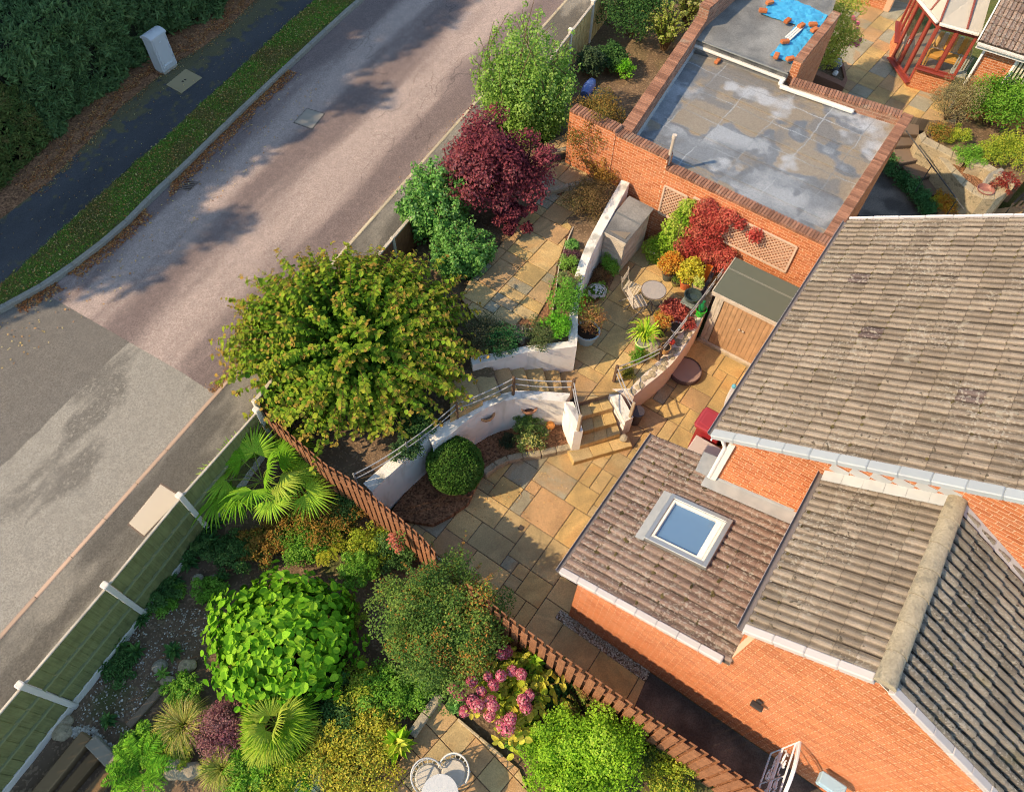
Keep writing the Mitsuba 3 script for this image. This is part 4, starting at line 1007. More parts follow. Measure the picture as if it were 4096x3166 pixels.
for (q, x, y, a), lb in zip(kb_, LB_):
    k = thing('loose_brick', lb, 'brick', 'loose bricks on the blue tarpaulin')
    c = at('K', x, y, 3.24); e = GU * math.cos(a) + GV * math.sin(a); e2_ = np.cross(Z, e)
    add('block', rbox(c, e, e2_, Z, (.235, .135, .09), .012), 'brick', k, uv=(rng.random(), .25))
k = thing('loose_brick', 'single loose brick lying on the lower flat roof below the gutter', 'brick')
add('block', rbox(at('K', 1240, 490, 2.88), GU, GV, Z, (.21, .11, .08), .012), 'brick', k, uv=(.4, .2))
k = thing('roofing_strips', 'three white plastic strips lying on the blue tarpaulin under two bricks', 'strip')
for i in range(3):
    a, b = at('K', 1785 + 16 * i, 300 + 9 * i, 3.2), at('K', 1888 + 18 * i, 208 + 6 * i, 3.2)
    add('strip', beam(a, b, .055, .02, Z, .006), 'paint', k, color=(.66, .64, .60))
# ------------------------------------------------------------------ sheds
def shed_big():
    k = thing('garden_shed', 'low timber shed with plank doors and a grey-green felt roof by the house', 'shed')
    f0, f1, b_ = W(12.05, -2.30, 0), W(12.05, -.62, 0), 1.05
    z0, zf, zb = .04, 1.82, 1.97
    add('plinth', rbox(W(12.55, -1.46, .02), U, V, Z, (1.15, 1.78, .10), .01), 'stone', k, uv=(.1, 0))
    add('body', prism([f0 + U * .03 + Z * zf, f1 + U * .03 + Z * zf, f1 + U * b_ + Z * zf, f0 + U * b_ + Z * zf], z0=.02), 'matte', k, color=(.22, .15, .10))
    wd = 1.68; e = V
    # pale side panel then door planks
    for i in range(2):
        s = .0 + i * .105
        add('corner_board', plank(f0 + e * (s + .05) + Z * .06 - U * .0, f0 + e * (s + .05) + Z * zf - U * .0, .10, .035, 3, U), 'wood', k)
    n = 12
    for i in range(n):
        s = .225 + (wd - .245) * (i + .5) / n
        add('door_plank', plank(f0 + e * s + Z * .12 - U * .005, f0 + e * s + Z * (zf - .02) - U * .005, (wd - .245) / n - .006, .03, 0, U), 'wood', k)
    add('sill_board', plank(f0 + e * .02 + Z * .07 - U * .035, f1 - e * .02 + Z * .07 - U * .035, .09, .05, 3, U), 'wood', k)
    for i in range(12):
        z = .1 + i * .145
        add('side_board', plank(f0 - V * .012 + U * .02 + Z * (z + .07), f0 - V * .012 + U * b_ + Z * (z + .07), .14, .02, 3, V), 'wood', k)
    r = [W(11.98, -2.40, zf + .03), W(11.98, -.60, zf + .03), W(13.12, -.60, zb + .03), W(13.12, -2.40, zb + .03)]
    add('roof_felt', prism_any(r, .035), 'matte', k, color=(.10, .112, .094))
    add('felt_seam', prism_any([r[0] + (r[3] - r[0]) * .66 + Z * .006, r[1] + (r[2] - r[1]) * .66 + Z * .006, r[1] + (r[2] - r[1]) * .70 + Z * .006, r[0] + (r[3] - r[0]) * .70 + Z * .006], .01), 'matte', k, color=(.165, .17, .15))
    add('fascia', plank(W(11.965, -2.40, zf - .02), W(11.965, -.60, zf - .02), .11, .03, 3, U), 'wood', k)
    add('side_fascia', plank(W(11.98, -2.415, zf - .01), W(13.12, -2.415, zb - .01), .10, .025, 3, V), 'wood', k)
    for sgn in (-1, 1):
        c = on('M', 1432, 1240, f0 - U * .03, U) + V * .05 * sgn
        add('handle', rbox(c - U * .03, V, U, Z, (.05, .04, .05), .012), 'steel', k, color=(.6, .6, .58))
shed_big()
def shed_small():
    k = thing('tool_shed', 'narrow weathered timber store with a dark felt roof against the white wall', 'shed')
    a, b, c_ = W(12.08, -5.42, .8), W(12.08, -4.84, .8), 1.22
    z = 2.0
    add('body', prism([a + U * .02 + Z * (z - .8), b + U * .02 - V * .02 + Z * (z - .8), b + U * c_ - V * .02 + Z * (z - .8), a + U * c_ + Z * (z - .8)], z0=.8), 'matte', k, color=(.20, .17, .14))
    for i in range(10):
        zz = .86 + i * .112
        add('front_board', plank(a + Z * (zz - .8 + .05), b + Z * (zz - .8 + .05), .108, .02, 3, U), 'wood', k)
        add('side_board', plank(b + V * .0 + U * .02 + Z * (zz - .8 + .05), b + U * c_ + Z * (zz - .8 + .05), .108, .02, 3, V), 'wood', k)
    r = [W(12.0, -5.50, z + .0), W(12.0, -4.78, z - .03), W(13.36, -4.78, z + .07), W(13.36, -5.50, z + .1)]
    add('roof_felt', prism_any(r, .03), 'felt_grey', k)
    add('fascia', plank(W(11.99, -5.50, z - .05), W(11.99, -4.78, z - .08), .09, .025, 3, U), 'wood', k)
    add('felt_seam', prism_any([r[0] + (r[3] - r[0]) * .5 + Z * .006, r[1] + (r[2] - r[1]) * .5 + Z * .006, r[1] + (r[2] - r[1]) * .54 + Z * .006, r[0] + (r[3] - r[0]) * .54 + Z * .006], .01), 'matte', k, color=(.14, .15, .16))
shed_small()
# ------------------------------------------------------------------ fences
def zg(x): return x
def green_fence():
    k = thing('green_fence', 'long green board fence with concrete posts between the pavement and the garden', 'fence')
    p3, p2, p1, p0 = at('G', 130, 1035, 2.2), at('G', 650, 425, 2.18), at('D', 1105, 1510, 2.16), at('D', 1575, 985, 2.2)
    d = (p2 - p3) * (1, 1, 0); posts = [p3 - d * 2, p3 - d, p3, p2, p1, p0]
    tops = [2.2, 2.2, 2.2, 2.18, 2.16, 2.2]; base = [.45, .45, .48, .5, .55, .9]
    for i, q in enumerate(posts):
        q = q * (1, 1, 0)
        dd = (posts[min(i + 1, 5)] - posts[max(i - 1, 0)]) * (1, 1, 0); dd /= np.linalg.norm(dd); nn = np.array([dd[1], -dd[0], 0])
        if i < 5 or True:
            add('post', rbox(q + Z * ((tops[i] + .03 + base[i] - .3) / 2), dd, nn, Z, (.10, .11, tops[i] + .03 - base[i] + .3), .012), 'matte', k, color=(.55, .52, .49))
            add('post_cap', rbox(q + Z * (tops[i] + .05), dd, nn, Z, (.12, .13, .05), .02), 'matte', k, color=(.62, .57, .53))
        if i == 5: continue
        r = posts[i + 1] * (1, 1, 0); l = np.linalg.norm(r - q); es = (r - q) / l; nn = np.array([es[1], -es[0], 0])
        zt0, zt1, zb0, zb1 = tops[i] - .06, tops[i + 1] - .06, base[i] + .16, base[i + 1] + .16
        n = 14
        for j in range(n):
            s = .06 + (l - .12) * (j + .5) / n; t = s / l
            zt_, zb_ = zt0 + (zt1 - zt0) * t, zb0 + (zb1 - zb0) * t
            add('board', plank(q + es * s + Z * zb_ + nn * (.014 * (j % 2)), q + es * s + Z * zt_ + nn * (.014 * (j % 2)), (l - .12) / n - .004 + .012 * (j % 2), .014, 2, nn), 'wood', k)
        for t in (.33, .66):
            a = q + es * .05 + Z * (zb0 + (zt0 - zb0) * t) + nn * .03; b = r - es * .05 + Z * (zb1 + (zt1 - zb1) * t) + nn * .03
            add('rail', plank(a, b, .045, .05, 2, nn)[:2], 'matte', k, color=(.21, .225, .12))
        add('capping', plank(q + es * .05 + Z * (zt0 + .02), r - es * .05 + Z * (zt1 + .02), .045, .03, 3, Z), 'wood', k)
        add('gravel_board', beam(q + es * .05 + Z * (zb0 - .14) + nn * .005, r - es * .05 + Z * (zb1 - .14) + nn * .005, .045, .27, Z, .01), 'matte', k, color=(.56, .53, .50))
green_fence()
def upper_fence():
    k = thing('close_board_fence', 'pale timber fence with concrete posts at the far end of the pavement', 'fence')
    a, b = at('B', 1508, 190, 2.75), at('B', 1640, 20, 2.75)
    d = (b - a) * (1, 1, 0); l = np.linalg.norm(d); d /= l; l = 1.75; nn = np.array([d[1], -d[0], 0])
    for i in range(-1, 4):
        q = a * (1, 1, 0) + d * l * i; tz = 2.78
        if i >= 0: add('post', rbox(q + Z * (tz + 1.3) / 2, d, nn, Z, (.10, .11, tz - 1.3), .012), 'matte', k, color=(.60, .57, .52))
        if i >= 0: add('post_cap', rbox(q + Z * (tz + .02), d, nn, Z, (.125, .135, .05), .02), 'matte', k, color=(.64, .60, .55))
        if i == 3: continue
        n = 11
        for j in range(n):
            s = .055 + (l - .11) * (j + .5) / n
            add('board', plank(q + d * s + Z * 1.4 + nn * (.012 * (j % 2)), q + d * s + Z * 2.66 + nn * (.012 * (j % 2)), .155, .015, 4, nn), 'wood', k)
        add('capping', plank(q + d * .05 + Z * 2.69, q + d * (l - .05) + Z * 2.69, .07, .035, 3, Z), 'wood', k)
upper_fence()
def road_fence():
    """the low fence of the upper garden along the pavement, mostly under the shrubs"""
    k = thing('roadside_fence', 'low brown board fence with a pale top rail half hidden by the green shrubs', 'fence')
    a, b = R(S_FENCE - .02, 4.6, 0), R(S_FENCE - .02, 16.5, 0)
    n = 7; l = np.linalg.norm(b - a) / n
    for i in range(n):
        q = a + RT * l * i
        add('post', rbox(q + Z * 1.6, RT, RN, Z, (.09, .09, 1.6), .01), 'matte', k, color=(.5, .45, .38))
        add('capping', plank(q + RT * .04 + Z * 2.36, q + RT * (l - .04) + Z * 2.36, .08, .035, 3, Z), 'wood', k)
        m = 12
        for j in range(m):
            s = .05 + (l - .1) * (j + .5) / m
            add('board', plank(q + RT * s + Z * 1.2, q + RT * s + Z * 2.33, l / m - .004, .016, 1, RN), 'wood', k)
road_fence()
def picket(name, label, line, zt_, zb_, w, gap, both=True, nose=.03, skip=None):
    k = thing(name, label, 'fence'); ls = LineString([q[:2] for q in line]); n = int(ls.length / (w + gap))
    zt_, zb_ = np.array(zt_), np.array(zb_); xs = np.linspace(0, 1, len(zt_))
    lst = []
    for i in range(n * (2 if both else 1)):
        s = (i + .5) * (w + gap) / (2 if both else 1)
        if s > ls.length: break
        p, q = np.array(ls.interpolate(max(s - .05, 0)).coords[0]), np.array(ls.interpolate(min(s + .05, ls.length)).coords[0])
        es = np.append(q - p, 0); es /= np.linalg.norm(es); nn = np.array([es[1], -es[0], 0])
        c = np.append((p + q) / 2, 0); side = (1 if i % 2 else -1) * .034 if both else -.03 + .014 * (i % 2)
        t, b = np.interp(s / ls.length, xs, zt_), np.interp(s / ls.length, xs, zb_)
        t += rng.uniform(-.008, .008)
        add('picket', plank(c + nn * side + Z * b, c + nn * side + Z * t, w, .02, 1, nn, nose=nose), 'wood', k)
    for h in (.25, .78):
        P_ = [np.append(np.array(ls.interpolate(x, True).coords[0]), np.interp(x, xs, zb_) + (np.interp(x, xs, zt_) - np.interp(x, xs, zb_)) * h) for x in np.linspace(0, 1, 9)]
        for a, b in zip(P_, P_[1:]): add('rail', plank(a, b, .07, .04, 1, Z)[:2] + (None, np.tile((24.0, 1.0), (24, 1))), 'wood', k)
    return k
ZF = 1.85
pk = [at('D', 1622, 1000, 2.2), at('E', 0, 1315, 2.0), at('E', 130, 1395, 1.9), at('E', 245, 1480, 1.87), at('E', 450, 1645, 1.85), at('H', 590, 130, ZF), at('H', 700, 260, ZF)]
picket('picket_fence', 'dark brown close board fence with rounded tops running from the big shrub to the patio', pk, [2.2, 2.05, 1.95, 1.9, 1.86, 1.85, 1.85], [1.0, .7, .5, .35, .2, .1, .1], .125, .05, True, .02)
pk2 = [at('H', 870, 420, ZF), at('H', 1110, 610, ZF), at('T', 20, 555, ZF), at('T', 320, 760, ZF), at('T', 740, 1055, ZF), at('T', 1270, 1400, ZF), at('T', 1640, 1650, ZF), at('T', 1900, 1830, ZF)]
picket('picket_fence', 'red-brown hit and miss picket fence beside the dark path below the house', pk2, [1.85] * 5, [.1] * 5, .14, .055, True, .035)

# ------------------------------------------------------------------ rope railings
def sag(a, b, d=.06, n=10):
    t = np.linspace(0, 1, n)[:, None]
    return a + (b - a) * t - Z * (4 * d * t * (1 - t))
def railing(label, posts, ropes, r=.0135):
    """posts: (foot, top, wood part?) ; ropes between consecutive posts at two heights"""
    k = thing('rope_railing', label, 'railing')
    for f, t, col, w in posts:
        add('post', beam(f, t, w, w, V, .01), 'matte', k, color=col)
    for (f0, t0, *_), (f1, t1, *_) in zip(posts, posts[1:]):
        for h in (.92, .62):
            add('rope', tube(sag(f0 + (t0 - f0) * h, f1 + (t1 - f1) * h, .05 if h > .8 else .06), r, 6), 'matte', k, color=(.31, .31, .33), smooth=50)
    return k
BR, GY = (.12, .075, .05), (.22, .21, .20)
def up(k, x, y, z, h): q = at(k, x, y, z); return q, q + Z * h
P = [(*up('E', 205, 1455, 1.36, .62), GY, .035), (*up('E', 515, 1268, 1.36, .62), GY, .035), (*up('N', 260, 745, 1.4, .62), BR, .05), (*up('N', 705, 555, 1.36, .68), BR, .06), (*up('N', 1168, 585, 1.13, .74), BR, .065), (*up('N', 1225, 840, .98, .62), (.34, .27, .2), .07)]
railing('grey rope railing along the top of the curved white wall and down the steps', P, 2)
P = [(*up('N', 1640, 735, .62, .60), (.34, .27, .2), .07), (*up('N', 1510, 450, .84, .62), BR, .07), (*up('M', 765, 1480, .88, .52), BR, .06), (*up('M', 975, 1215, .97, .52), BR, .05), (*up('M', 1190, 935, 1.04, .55), BR, .05), (*up('M', 1330, 735, 1.05, .55), BR, .05)]
railing('grey rope railing along the cream terrace wall beside the potted plants', P, 2)
# wall pots
for lb, x, y, sq, col in (('terracotta half pot fixed on the white wall, the left one, seen closed', 500, 722, 1.0, (.42, .23, .12)), ('open terracotta half pot fixed on the white wall, the right one', 832, 668, 1.0, (.40, .20, .12))):
    k = thing('wall_pot', lb, 'pot')
    q0 = at('N', x, y, 1.0)
    j = min(range(len(CW_O)), key=lambda i: np.linalg.norm(CW_O[i][:2] - at('N', x, y - 60, 1.36)[:2]))
    a, b = CW_O[max(j - 1, 0)], CW_O[min(j + 1, len(CW_O) - 1)]; es = (b - a) * (1, 1, 0); es /= np.linalg.norm(es); nn = np.array([es[1], -es[0], 0]); nn = nn if nn[1] < 0 else -nn
    c = on('N', x, y, CW_O[j], nn)
    g_ = np.linspace(0, math.pi, 11); rows = []
    for r_, h in ((.02, -.15), (.09, -.10), (.125, -.03), (.13, .02), (.105, .02), (.07, -.06)):
        rows.append([c + es * math.cos(t) * r_ * 1.4 + nn * math.sin(t) * r_ * 1.0 + Z * h * 1.2 for t in g_])
    v = np.vstack(rows); n_ = 11
    add('shell', (v, quads([[i * n_ + j_, i * n_ + j_ + 1, (i + 1) * n_ + j_ + 1, (i + 1) * n_ + j_] for i in range(5) for j_ in range(n_ - 1)])), 'matte', k, color=col, smooth=60)
    if x > 700: add('soil', blob(c + nn * .03 - Z * .02, (.10, .06, .03), 3), 'matte', k, color=(.08, .04, .03))
# small things in the bed and on the steps
k = thing('garden_ornament', 'pale ring shaped ornament standing in the bed below the white wall', 'ornament')
c = at('N', 955, 845, .28)
add('ring', lathe(c - Z * .12, [(.07, 0), (.10, .06), (.10, .14), (.085, .16), (.055, .14), (.05, .05)], 14), 'matte', k, color=(.46, .37, .27), smooth=50)
k = thing('toadstool', 'orange capped toadstool ornament in the bed below the white wall', 'ornament')
c = at('N', 1000, 800, .34)
add('stem', lathe(c - Z * .22, [(.05, 0), (.04, .2)], 10), 'matte', k, color=(.5, .42, .3), smooth=50)
add('cap', lathe(c - Z * .03, [(.02, 0), (.11, 0), (.115, .03), (.09, .07), (.04, .095), (0.001, .10)], 14), 'paint', k, color=(.52, .20, .04), smooth=60)
k = thing('loose_stone', 'rounded grey stone sitting at the right end of the lowest stone step', 'stone')
add('rock', blob(at('N', 1592, 905, .25), (.095, .09, .10), 4, .3, 1.5, 3), 'stone', k, uv=(.4, 0))
# pots
POTP = [(.72, 0), (.86, .5), (.97, .92), (1.06, .92), (1.06, 1.0), (.93, 1.0), (.90, .9)]
def pot(label, base, r, h, col, soil=(.05, .035, .025), rim=None, mat='paint', name='plant_pot', cat_='plant pot', prof=POTP, group=None):
    k = thing(name, label, cat_, group)
    pr = [(r * a, h * b) for a, b in prof]
    add('pot', lathe(base, [(0.001, 0), *pr[:3], (r * .9, h * .9)] if rim else [(0.001, 0), *pr], 22), mat, k, color=col, smooth=40)
    if rim: add('rim', lathe(base, [pr[2], *pr[3:]], 22), mat, k, color=rim, smooth=40)
    add('soil', lathe(base + Z * h * .88, [(r * .92, 0), (r * .5, .015), (0.001, .02)], 16), 'matte', k, color=soil)
    return k
def potat(label, x, y, r, h, col, z=.8, **kw):
    c = at('M', x, y, z + h)      # (x, y): middle of the rim
    return pot(label, c * (1, 1, 0) + Z * z, r, h, col, **kw), c
potat('dark pot with a cream rim, empty, by the brick wall', 738, 585, .17, .30, (.045, .04, .035), rim=(.55, .47, .36))
_, BLUEP = potat('large pale blue pot holding a withered brown plant', 200, 1240, .29, .36, (.30, .42, .48), soil=(.03, .025, .02), rim=(.34, .46, .52))
_, GREENP = potat('bright green glazed pot with a pale rim holding the spiky plant', 645, 1325, .185, .34, (.05, .26, .02), rim=(.50, .56, .30), mat='gloss', soil=(.20, .20, .17))
_, TERP = potat('terracotta pot holding the yellow leaved shrub', 990, 845, .15, .24, (.42, .11, .045))
_, ORP = potat('dark grey pot holding the orange leaved shrub', 850, 780, .16, .22, (.07, .075, .065))
_, BOWP = potat('low olive bowl with a small green plant beside the terracotta pot', 910, 850, .12, .12, (.16, .15, .05))
_, DKP = potat('black pot holding a small orange leaved plant', 790, 1225, .13, .26, (.03, .028, .03))
potat('shallow white bowl planter among red leaves on the terrace edge', 915, 1215, .17, .12, (.55, .48, .42), z=.98)
potat('orange clay pot standing on the terrace wall', 828, 1372, .12, .20, (.50, .28, .11), z=.92)
k = thing('toadstool', 'red capped toadstool ornament beside the orange clay pot', 'ornament')
c = at('M', 872, 1330, 1.1)
add('stem', lathe(c - Z * .18, [(.045, 0), (.035, .18)], 10), 'matte', k, color=(.5, .40, .28), smooth=50)
add('cap', lathe(c - Z * .03, [(.02, 0), (.085, 0), (.09, .03), (.07, .06), (.03, .08), (0.001, .085)], 14), 'paint', k, color=(.55, .05, .03), smooth=60)
k = thing('boulder', 'grey mossy boulder beside the bright green pot', 'stone')
add('rock', blob(at('M', 712, 1380, .98), (.19, .17, .18), 9, .35, 1.3, 3), 'stone', k, uv=(.3, 0))
_, GP2 = potat('bright green bucket on the terrace edge under the rope', 1113, 1070, .13, .22, (.03, .50, .03), z=1.0, mat='gloss')
c = GP2
k = thing('glass_ornament', 'dark green bottle shaped ornament standing in the bright green bucket', 'ornament')
add('bottle', lathe(c - Z * .05, [(.08, 0), (.085, .12), (.06, .2), (.03, .26), (.035, .33), (.001, .34)], 12), 'gloss', k, color=(.01, .14, .05), smooth=50)
k = thing('clay_pipe', 'orange clay tube standing against the white wall behind the blue pot', 'ornament')
c = at('M', 152, 1080, .8)
add('tube', lathe(c, [(.09, 0), (.085, .42), (.075, .44), (.06, .40)], 14), 'paint', k, color=(.52, .14, .05), smooth=50)
# leaning orange board
k = thing('deck_chair', 'bright orange folded deck chair leaning by the brick wall', 'chair')
q = [at('M', 1095, 840, 1.0), at('M', 1150, 715, 1.45), at('M', 1205, 735, 1.45), at('M', 1150, 850, 1.0)]
add('cushion', prism_any(q, .05), 'paint', k, color=(.62, .14, .012))
for a, b in ((q[0], q[1]), (q[3], q[2])): add('frame', tube([a - Z * .2 + (a - b) * .3, a - Z * .05, b + (b - a) * .1 - Z * .05], .015, 6), 'paint', k, color=(.12, .11, .10))
# round bistro table and two chairs
def bistro():
    k = thing('bistro_table', 'small round metal garden table on the upper terrace', 'table')
    c = at('M', 731, 918, 1.53)
    add('top', lathe(c - Z * .015, [(.001, 0), (.285, 0), (.295, .008), (.285, .02), (.001, .022)], 32), 'gloss', k, color=(.33, .29, .26))
    add('rim', lathe(c - Z * .018, [(.288, 0), (.302, 0), (.304, .02), (.298, .028), (.288, .026)], 32), 'paint', k, color=(.16, .13, .12), smooth=40)
    for i in range(4):
        a = i * math.pi / 2 + .5; e = np.array([math.cos(a), math.sin(a), 0])
        add('leg', tube([c + e * .10 - Z * .02, c - e * .02 - Z * .35, c + e * .10 - Z * .62, c + e * .26 - Z * .73], .012, 6), 'paint', k, color=(.13, .12, .12))
    return c
TABLE = bistro()
def folding_chair(label, c, az, col):
    k = thing('folding_chair', label, 'chair', 'slatted folding chairs at the round metal table')
    fx, fy = azdir(az); z = c[2]          # fx: the way the sitter looks
    for i in range(6):
        o = c + fx * (-.17 + i * .065) + Z * .44
        add('seat_slat', rbox(o, fy, fx, Z, (.38, .05, .015), .005), 'matte', k, color=np.array(col) * rng.uniform(.9, 1.1))
    for s in (-1, 1):
        e = fy * .19 * s
        add('front_leg', tube([c + e + fx * .20, c + e - fx * .20 + Z * .50, c + e - fx * .27 + Z * .88], .012, 6), 'paint', k, color=(.26, .23, .2))
        add('rear_leg', tube([c + e * .9 - fx * .22, c + e * .9 + fx * .17 + Z * .43], .012, 6), 'paint', k, color=(.26, .23, .2))
    for i, h in enumerate((.66, .74, .82)):
        o = c - fx * (.22 + h * .02) + Z * h
        add('back_slat', rbox(o, fy, fx, Z, (.40, .015, .05), .006), 'matte', k, color=np.array(col) * rng.uniform(.9, 1.1))
folding_chair('pale slatted folding chair at the table, the one nearer the brick garage', at('M', 560, 905, 1.24) * (1, 1, 0) + Z * .8, 118, (.50, .42, .31))
folding_chair('grey slatted folding chair at the table, the one nearer the stairs', at('M', 600, 1010, 1.24) * (1, 1, 0) + Z * .8, 70, (.46, .40, .34))
# barbecue
def barbecue():
    k = thing('barbecue', 'grey and black barbecue trolley with a round kettle bowl by the rope railing', 'barbecue')
    c = at('M', 1045, 955, 1.45) * (1, 1, 0) + Z * .8
    add('bowl', lathe(c + Z * .45, [(.05, 0), (.16, .05), (.205, .17), (.215, .2), (.19, .2), (.14, .08), (.001, .05)], 20), 'gloss', k, color=(.03, .045, .045), smooth=40)
    d = at('M', 1010, 1020, 1.2) * (1, 1, 0) + Z * .8
    add('tray', rbox(d + Z * .42, V, U, Z, (.34, .30, .06), .015), 'paint', k, color=(.16, .19, .18))
    add('shelf', rbox(d + Z * .20 - U * .06, V, U, Z, (.36, .30, .04), .01), 'paint', k, color=(.22, .22, .21))
    for sx in (-1, 1):
        for sy in (-1, 1): add('leg', tube([d + V * .16 * sx + U * .14 * sy, d + V * .15 * sx + U * .12 * sy + Z * .45], .014, 6), 'paint', k, color=(.10, .10, .11))
        add('wheel', lathe_h(d + V * .18 * sx - U * .16 + Z * .06, V, .06, .025), 'paint', k, color=(.03, .03, .03))
    add('panel', prism_any([at('M', 1085, 960, 1.3), at('M', 1120, 970, 1.3), at('M', 1215, 790, 1.3), at('M', 1200, 775, 1.3)], .03), 'paint', k, color=(.035, .035, .045))
def lathe_h(c, ax, r, w):
    b = np.cross(ax, Z); g = np.arange(14) * 2 * math.pi / 14
    ring = np.cos(g)[:, None] * b * r + np.sin(g)[:, None] * Z * r
    v = np.vstack([c - ax * w + ring, c + ax * w + ring]); n = 14
    f = quads([[i, (i + 1) % n, n + (i + 1) % n, n + i] for i in range(n)])
    return v, np.vstack([f, [[0, j + 1, j] for j in range(1, n - 1)], [[n, n + j, n + j + 1] for j in range(1, n - 1)]])
barbecue()
_, BBP = potat('black pot with a pale sprouting plant on top of the barbecue', 1085, 890, .15, .16, (.05, .055, .06), z=1.25, soil=(.30, .22, .14))
# round lid on the lower patio, dark bucket by the steps
k = thing('round_lid', 'large round mauve lid with a dark rim on the lower patio', 'lid')
c = at('M', 985, 1558, .14) * (1, 1, 0)
add('tub', lathe(c, [(.36, 0), (.40, .04), (.405, .13), (.39, .16), (.37, .15)], 36), 'matte', k, color=(.085, .055, .055), smooth=40)
add('lid', lathe(c + Z * .135, [(.375, 0), (.30, .006), (.15, .012), (.001, .014)], 36), 'paint', k, color=(.28, .185, .165), smooth=40)
k = thing('water_butt', 'dark charcoal tub standing behind the right hand step pier', 'tub')
c = at('N', 1700, 690, .45) * (1, 1, 0)
add('tub', lathe(c, [(.12, 0), (.145, .25), (.155, .44), (.165, .45), (.165, .47), (.001, .48)], 22), 'paint', k, color=(.055, .045, .055), smooth=40)
# closed parasol, wheelie bin, store box beside the house
k = thing('parasol', 'closed pale grey parasol with a blue tip leaning beside the house eaves', 'parasol')
a, b = at('F', 452, 1000, .1), at('F', 490, 800, 1.75)
ax = (b - a) / np.linalg.norm(b - a)
t = np.linspace(0, 1, 12); pp = a + (b - a) * t[:, None]
v, f = tube(pp, .045 + .11 * np.sin(np.pi * np.clip(t * .95 + .05, 0, 1)) * (1 - .35 * t), 14)
ctr_ = a + np.outer((v - a) @ ax, ax); ang = np.arctan2((v - ctr_) @ U, (v - ctr_) @ V)
v = ctr_ + (v - ctr_) * (1 + .22 * np.sin(ang * 5))[:, None]
add('canopy', (v, f), 'matte', k, color=(.46, .46, .48), smooth=50)
add('tip', blob(b + ax * .04, .05, 2, .05), 'paint', k, color=(.09, .33, .45), smooth=True)
k = thing('wheelie_bin', 'dark red wheelie bin tucked under the house eaves', 'bin')
c = at('F', 372, 1010, 1.02) * (1, 1, 0); e = V; ff = U
c = W(c @ U, c @ V, 0)
add('body', prism([c + ff * x + e * y + Z * .95 for x, y in ((-.27, -.26), (.27, -.26), (.27, .26), (-.27, .26))], z0=.05, bev=.02), 'gloss', k, color=(.26, .022, .03))
add('lid', rbox(c + Z * 1.0 - e * .02, ff, e, Z, (.60, .62, .10), .04), 'gloss', k, color=(.30, .035, .045))
add('lid_ridge', rbox(c + Z * 1.05 - e * .05, ff, e, Z, (.40, .40, .03), .014), 'gloss', k, color=(.30, .035, .045))
add('handle', tube([c + ff * .22 - e * .34 + Z * .98, c - ff * .22 - e * .34 + Z * .98], .02, 8), 'paint', k, color=(.24, .03, .035))
for s in (-1, 1): add('wheel', lathe_h(c + ff * .24 * s + e * .26 + Z * .1, ff, .1, .03), 'paint', k, color=(.03, .03, .03))
k = thing('storage_box', 'pale mauve storage box between the red bin and the brown roof', 'box')
q = [at('F', 243, 1165, .95), at('F', 285, 1108, .95), at('F', 425, 1170, .95), at('F', 395, 1232, .95)]
q = np.array(q); cc = q.mean(0)
c = W(8.05, -.85, 0)
c = W(cc @ U, cc @ V, 0)
add('body', rbox(c + Z * .43, V, U, Z, (.70, .42, .86), .02), 'paint', k, color=(.40, .34, .32))
add('lid', rbox(c + Z * .89, V, U, Z, (.76, .47, .06), .015), 'paint', k, color=(.46, .39, .37))
# ------------------------------------------------------------------ cabinet on the far pavement
def cabinet():
    k = thing('utility_cabinet', 'pale grey street cabinet at the foot of the dark hedge', 'cabinet')
    a, b, c_ = at('A', 1012, 462, ZP), at('A', 1095, 402, ZP), at('A', 968, 430, ZP)
    es = (b - a); w = np.linalg.norm(es); es /= w; bk = np.array([-es[1], es[0], 0]); d = .36; h = 1.0
    o = a
    col = (.42, .44, .48)
    add('plinth', rbox(o + es * w / 2 + bk * d / 2 + Z * .02, es, bk, Z, (w - .03, d - .03, .10), .01), 'matte', k, color=(.34, .31, .27))
    add('body', rbox(o + es * w / 2 + bk * d / 2 + Z * (.07 + h / 2), es, bk, Z, (w, d, h), .012), 'paint', k, color=col)
    add('door', rbox(o + es * (w * .48) - bk * .008 + Z * (.10 + h / 2), es, bk, Z, (w * .80, .02, h - .10), .006), 'paint', k, color=(.44, .46, .50))
    for zz in (.35, .62, .89): add('hinge', rbox(o + es * (w * .90) - bk * .012 + Z * zz, es, bk, Z, (.025, .03, .07), .006), 'paint', k, color=(.34, .36, .40))
    for i in range(5): add('vent_slot', rbox(o + es * (w + .001) + bk * (d * .5) + Z * (.86 + .035 * i), es, bk, Z, (.006, .18, .012), .002), 'paint', k, color=(.20, .21, .23))
    # curved hood
    n = 8; t = np.linspace(0, 1, n); prof = [(-.03 + (d + .06) * x, .07 + h + .11 * math.sin(math.pi * (.12 + .76 * x)) - .02) for x in t]
    poly = [(x, z) for x, z in prof] + [(d + .03, .05 + h), (-.03, .05 + h)]
    add('hood', extr(poly, o - es * .02 + Z * 0, bk, Z, es, 0, w + .04), 'paint', k, color=(.46, .48, .53), smooth=40)
    for zz, ww in ((.90, .10), (.24, .30)):
        add('handle', rbox(o + es * (w * .45) - bk * .028 + Z * zz, es, bk, Z, (ww, .03, .035), .008), 'paint', k, color=(.48, .50, .54))
cabinet()
